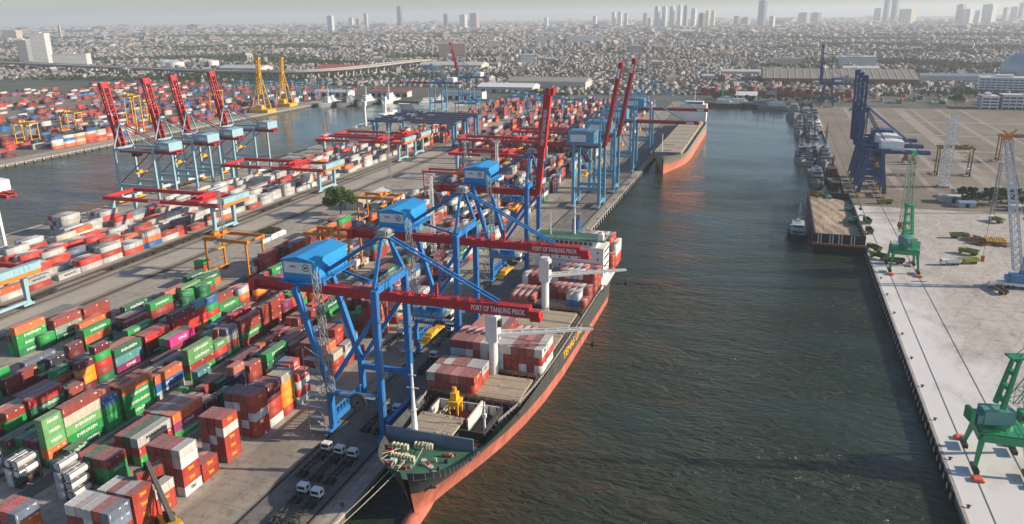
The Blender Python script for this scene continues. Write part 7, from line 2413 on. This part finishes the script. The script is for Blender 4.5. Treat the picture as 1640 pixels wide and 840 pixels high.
# hotel and near city blocks, placed on the ground
def block(px, py, lx, ly, h, code, label, rz=0):
    x, y = ground_pt(px, py, 0)
    c = empty('city_block', (x, y, 0), label, 'building', 'larger buildings in the city', R(rz))
    MB().box(-lx / 2, lx / 2, -ly / 2, ly / 2, 0, h).build('wall', TMAT[code], c)
    MB().box(-lx / 2 - .4, lx / 2 + .4, -ly / 2 - .4, ly / 2 + .4, h, h + 1.2).build('parapet', TMAT['w' if code != 'd' else 'g'], c)
    MB().box(-lx * .25, lx * .1, -ly * .2, ly * .25, h + 1.2, h + 4.5).build('roof_plant', M_WALLP, c)
block(72, 106, 36, 42, 84, 'w', 'tall white and grey hotel beside the flyover', 30)
block(44, 104, 24, 34, 66, 'g', 'blue grey wing attached to the hotel', 30)
block(118, 109, 80, 40, 34, 'w', 'broad white block right of the hotel', 30)
block(725, 93, 78, 40, 40, 'r', 'pinkish slab beyond the raised far crane boom', 20)
block(790, 79, 40, 40, 28, 'c', 'cream villa like block right of the pink slab', 20)
block(935, 71, 140, 60, 30, 'w', 'long white mall in front of the office slabs', 18)
block(868, 68, 60, 40, 26, 'w', 'white block left of the long mall', 18)
block(1016, 88, 40, 40, 26, 'g', 'blue grey block above the raised boom tips', 18)
block(845, 103, 34, 26, 22, 'w', 'white flats above the mid pier stacks', 18)
block(590, 60, 60, 40, 20, 'g', 'grey hall in the west city', 18)
block(1372, 108, 70, 34, 22, 'w', 'white block with blue windows behind the ribbed warehouse', 10)
block(1262, 106, 56, 22, 16, 'c', 'cream villa among the trees behind the warehouse', 10)

# ------------------------------------------------------------------ the city
g = np.random.default_rng(4)
def blocked_pt(X, Y):
    # keep the port itself free
    if X > -110 and Y < 1215: return True
    if -420 < X <= -110 and Y < 1150: return True
    if X <= -420 and Y < 1235: return True
    if -20 < X < 225 and 1370 < Y < 1470: return True
    return False
FLY = np.array([(p.x, p.y) for p in pts])
ROOFS = np.array([(.30, .29, .265), (.30, .135, .085), (.22, .215, .205), (.23, .115, .08), (.38, .37, .35), (.26, .225, .19), (.33, .22, .17), (.14, .14, .14), (.52, .51, .49), (.22, .165, .13)])
WALLS = np.array([(.36, .34, .31), (.30, .28, .25), (.46, .445, .42), (.26, .25, .24), (.36, .29, .23)])
rows = []
tree_pts = []
near = []
def band(r0, r1, cell, hmin, hmax, treef, gap):
    a0, a1 = math.radians(90 + 54), math.radians(90 - 18)
    n = int(1.7 * (abs(a0 - a1) / 2) * (r1 * r1 - r0 * r0) / cell ** 2)
    ang = g.uniform(a1, a0, n)
    rad = np.sqrt(g.uniform(r0 * r0, r1 * r1, n))
    X, Y = rad * np.cos(ang), rad * np.sin(ang)
    blockid = np.floor(X / (cell * 9)) * 31 + np.floor(Y / (cell * 9)) * 17     # settle on a loose street grid
    rot = np.sin(blockid * 12.9) * .5
    c, s = np.cos(rot), np.sin(rot)
    U, V = X * c + Y * s, -X * s + Y * c
    iu, iv = np.round(U / cell), np.round(V / cell)
    _, first = np.unique(np.stack([blockid, iu, iv], 1), axis=0, return_index=True)      # one plot, one house
    street = (np.mod(iu, 8) == 0) | (np.mod(iv, 5) == 0)
    sel = np.zeros(n, bool); sel[first] = True
    sel &= ~(street & (g.random(n) < .8))
    rot, c, s, iu, iv = rot[sel], c[sel], s[sel], iu[sel], iv[sel]
    n = len(iu)
    U = iu * cell + g.uniform(-.12, .12, n) * cell
    V = iv * cell + g.uniform(-.12, .12, n) * cell
    X, Y = U * c - V * s, U * s + V * c
    ok = ~(((X > -110) & (Y < 1215)) | ((X > -420) & (X <= -110) & (Y < 1150)) | ((X <= -420) & (Y < 1235)) | ((X > -20) & (X < 225) & (Y > 1370) & (Y < 1525)))
    if r0 < 2400:
        for fx, fy in FLY:
            ok &= (X - fx) ** 2 + (Y - fy) ** 2 > 700
    X, Y, rot = X[ok], Y[ok], rot[ok]
    n = len(X)
    k = 14 / 10.
    pk = np.sin(X / (cell * 29) + 3 * np.sin(Y / (cell * 40))) * np.sin(Y / (cell * 21) + 1.3) + .55 * np.sin(X / (cell * 9) + 2) * np.sin(Y / (cell * 7.3)) + g.normal(0, .18, n)
    tr = (pk > .5) | (g.random(n) < treef)
    for x, y in zip(X[tr], Y[tr]):
        tree_pts.append((x, y, cell))
    X, Y, rot = X[~tr], Y[~tr], rot[~tr]
    n = len(X)
    keep = g.random(n) > gap
    X, Y, rot = X[keep], Y[keep], rot[keep]
    n = len(X)
    sx, sy = cell * g.uniform(.5, .98, n), cell * g.uniform(.45, .95, n)
    h = hmin + (hmax - hmin) * g.random(n) ** 2.2
    bigm = g.random(n) < .02
    h = np.where(bigm, h * 2.2, h); sx = np.where(bigm, sx * 2.2, sx); sy = np.where(bigm, sy * 1.8, sy)
    w_ = WALLS[g.integers(len(WALLS), size=n)] * g.uniform(.6, .95, (n, 1))
    dist_ = .5 + .5 * np.sin(X / (cell * 17) + 1.7 * np.sin(Y / (cell * 13)))          # districts differ in roofing
    pick = np.where(g.random(n) < .55, np.clip((dist_ * 5).astype(int), 0, 4) * 2 + g.integers(2, size=n), g.integers(len(ROOFS), size=n))
    r_ = ROOFS[np.where(bigm & (g.random(n) < .5), 8, pick)] * g.uniform(.6, .95, (n, 1))
    ridge = g.choice((0, 0, .12, .2), n) * np.minimum(sx, sy)
    rows.append(np.column_stack([X, Y, np.zeros(n), sx, sy, h, rot + np.where(g.random(n) < .5, math.pi / 2, 0), w_, r_, ridge]))
band(1180, 2300, 9.5, 3, 7, .08, .05)
band(2300, 4200, 14.5, 3.5, 9, .09, .05)
band(4200, 8500, 34, 5, 14, .12, .05)
band(8500, 19000, 100, 8, 26, .2, .1)
rows = np.concatenate(rows)
dd = np.stack([rows[:, 0], rows[:, 1], rows[:, 5] - CAM_H], 1)
cz = dd @ np.array(fw)
pxx, pyy = 820 + F_PX * (dd @ np.array(rt2)) / cz, 420 - F_PX * (dd @ np.array(up2)) / cz
score = rows[:, 3] * (rows[:, 5] + rows[:, 13] + rows[:, 4] * .1) / cz ** 2
score[(pxx < 0) | (pxx > 1640) | (pyy < 0)] = 0
rows = rows[np.argsort(-score)]
M_HOUSE = mat('house_render', (1, 1, 1), .8, var=.12, scale=.2, objcol=True)
M_CITY = mat('city_render', (1, 1, 1), .8, var=.12, scale=.1, attr='tint')
def house_mesh(ridge, roofm):
    me = MB().box(-.5, .5, -.5, .5, 0, 1)
    if ridge:
        me.prism_x([(-.54, 1.002), (.54, 1.002), (0, 1 + ridge)], -.54, .54)
    else:
        me.box(-.53, .53, -.53, .53, 1.002, 1.05).box(-.2, .1, -.15, .15, 1.052, 1.25)
    me.box(-.3, -.1, -.505, -.5005, .3, .7).box(.1, .3, -.505, -.5005, .3, .7)
    o = me.mesh('house', M_HOUSE)
    o.materials.append(roofm)
    o.materials.append(M_GLASS)
    k = len(o.polygons)
    for p in o.polygons:
        if p.center.z > 1.0015: p.material_index = 1
        elif p.index >= k - 12: p.material_index = 2
    return o
RM = [mat('house_roof_%d' % i, tuple(c), .8, var=.15, scale=.3) for i, c in enumerate(ROOFS)]
RN = ['grey', 'terracotta', 'dark grey', 'rust brown', 'pale', 'tan', 'salmon', 'black', 'white', 'brown']
HM = {}
for r in rows[:300]:
    k = int(np.argmin(np.abs(ROOFS / np.linalg.norm(ROOFS, axis=1)[:, None] - np.array(r[10:13]) / np.linalg.norm(r[10:13])).sum(1) + np.abs(ROOFS.mean(1) - np.mean(r[10:13]))))
    rd = 0 if r[13] == 0 else .35
    if (k, rd) not in HM:
        HM[(k, rd)] = house_mesh(rd, RM[k])
    o = inst('house', HM[(k, rd)], (r[0], r[1], 0), rz=r[6], color=r[7:10])
    o.scale = (r[3], r[4], r[5])
    pq = proj(r[0], r[1], 0)
    zone = ('left of the hotel', 'between the hotel and the storage tanks', 'above the west cranes', 'behind the yellow sheerlegs', 'inside the flyover curve', 'behind the far west wharf cranes',
            'left of the raised boom tips', 'right of the raised boom tips', 'behind the boathouse', 'behind the container wall', 'left of the ribbed warehouse', 'behind the ribbed warehouse', 'right of the navy cranes', 'beside the office blocks')
    zw = zone[min(13, max(0, int(pq[0] / 1640 * 14)))]
    lb = (f"{'broad' if r[3] > 14 else 'small'} {'pitched' if rd else 'flat'} {RN[k]} roofed {'tall ' if r[5] > 9 else ''}house {zw}, {'front rows' if r[1] < 1330 else 'rows farther back'}")
    if len(lb.split()) > 16:
        lb = lb.split(',')[0]
    tag(o, lb, 'house', 'houses in the front of the city')
o = batch_boxes('city_houses', rows[300:], M_CITY)
tag(o, 'dense mass of small pale houses stretching from the docks to the horizon', 'houses', kind='stuff')
# trees between the houses, one mass
tp = np.array(tree_pts)
if len(tp) > 16000:
    d = np.hypot(tp[:, 0], tp[:, 1])
    tp = tp[np.argsort(d)][:16000]
n_each = 14
P = np.repeat(tp, n_each, 0)
n = len(P)
wid = np.minimum(P[:, 2] * .5, 26)
q = g.normal(size=(n, 3)); q /= np.linalg.norm(q, axis=1)[:, None]
hgt = np.minimum(10, 4 + P[:, 2] * .25)
C = np.stack([P[:, 0] + q[:, 0] * wid * g.uniform(.2, 1, n), P[:, 1] + q[:, 1] * wid * g.uniform(.2, 1, n), hgt * (.55 + .45 * q[:, 2])], 1)
u = g.normal(size=(n, 3)); u /= np.linalg.norm(u, axis=1)[:, None]
v = np.cross(u, g.normal(size=(n, 3))); v /= np.linalg.norm(v, axis=1)[:, None]
s = (np.clip(P[:, 2] * .13, 1.6, 9) * g.uniform(.6, 1.3, n))[:, None]
V = np.stack([C - u * s, C + v * s * .7, C + u * s, C - v * s * .7], 1).reshape(-1, 3)
me = bpy.data.meshes.new('city_trees')
me.vertices.add(n * 4); me.vertices.foreach_set('co', V.ravel())
me.loops.add(n * 4); me.loops.foreach_set('vertex_index', np.arange(n * 4, dtype=np.int32))
me.polygons.add(n); me.polygons.foreach_set('loop_start', np.arange(0, n * 4, 4, dtype=np.int32))
me.update(calc_edges=True)
at = me.attributes.new('tint', 'FLOAT_COLOR', 'POINT')
cc = np.ones((n, 4, 4)); k = g.uniform(.6, 1.3, n)
cc[:, :, :3] = (np.array([.045, .075, .025])[None] * k[:, None])[:, None]
at.data.foreach_set('color', cc.ravel())
me.materials.append(M_LEAF)
o = bpy.data.objects.new('city_trees', me); COL.objects.link(o)
tag(o, 'dark green tree cover scattered between the city houses', 'trees', kind='stuff')
print('city', len(rows), 'trees', len(tp))
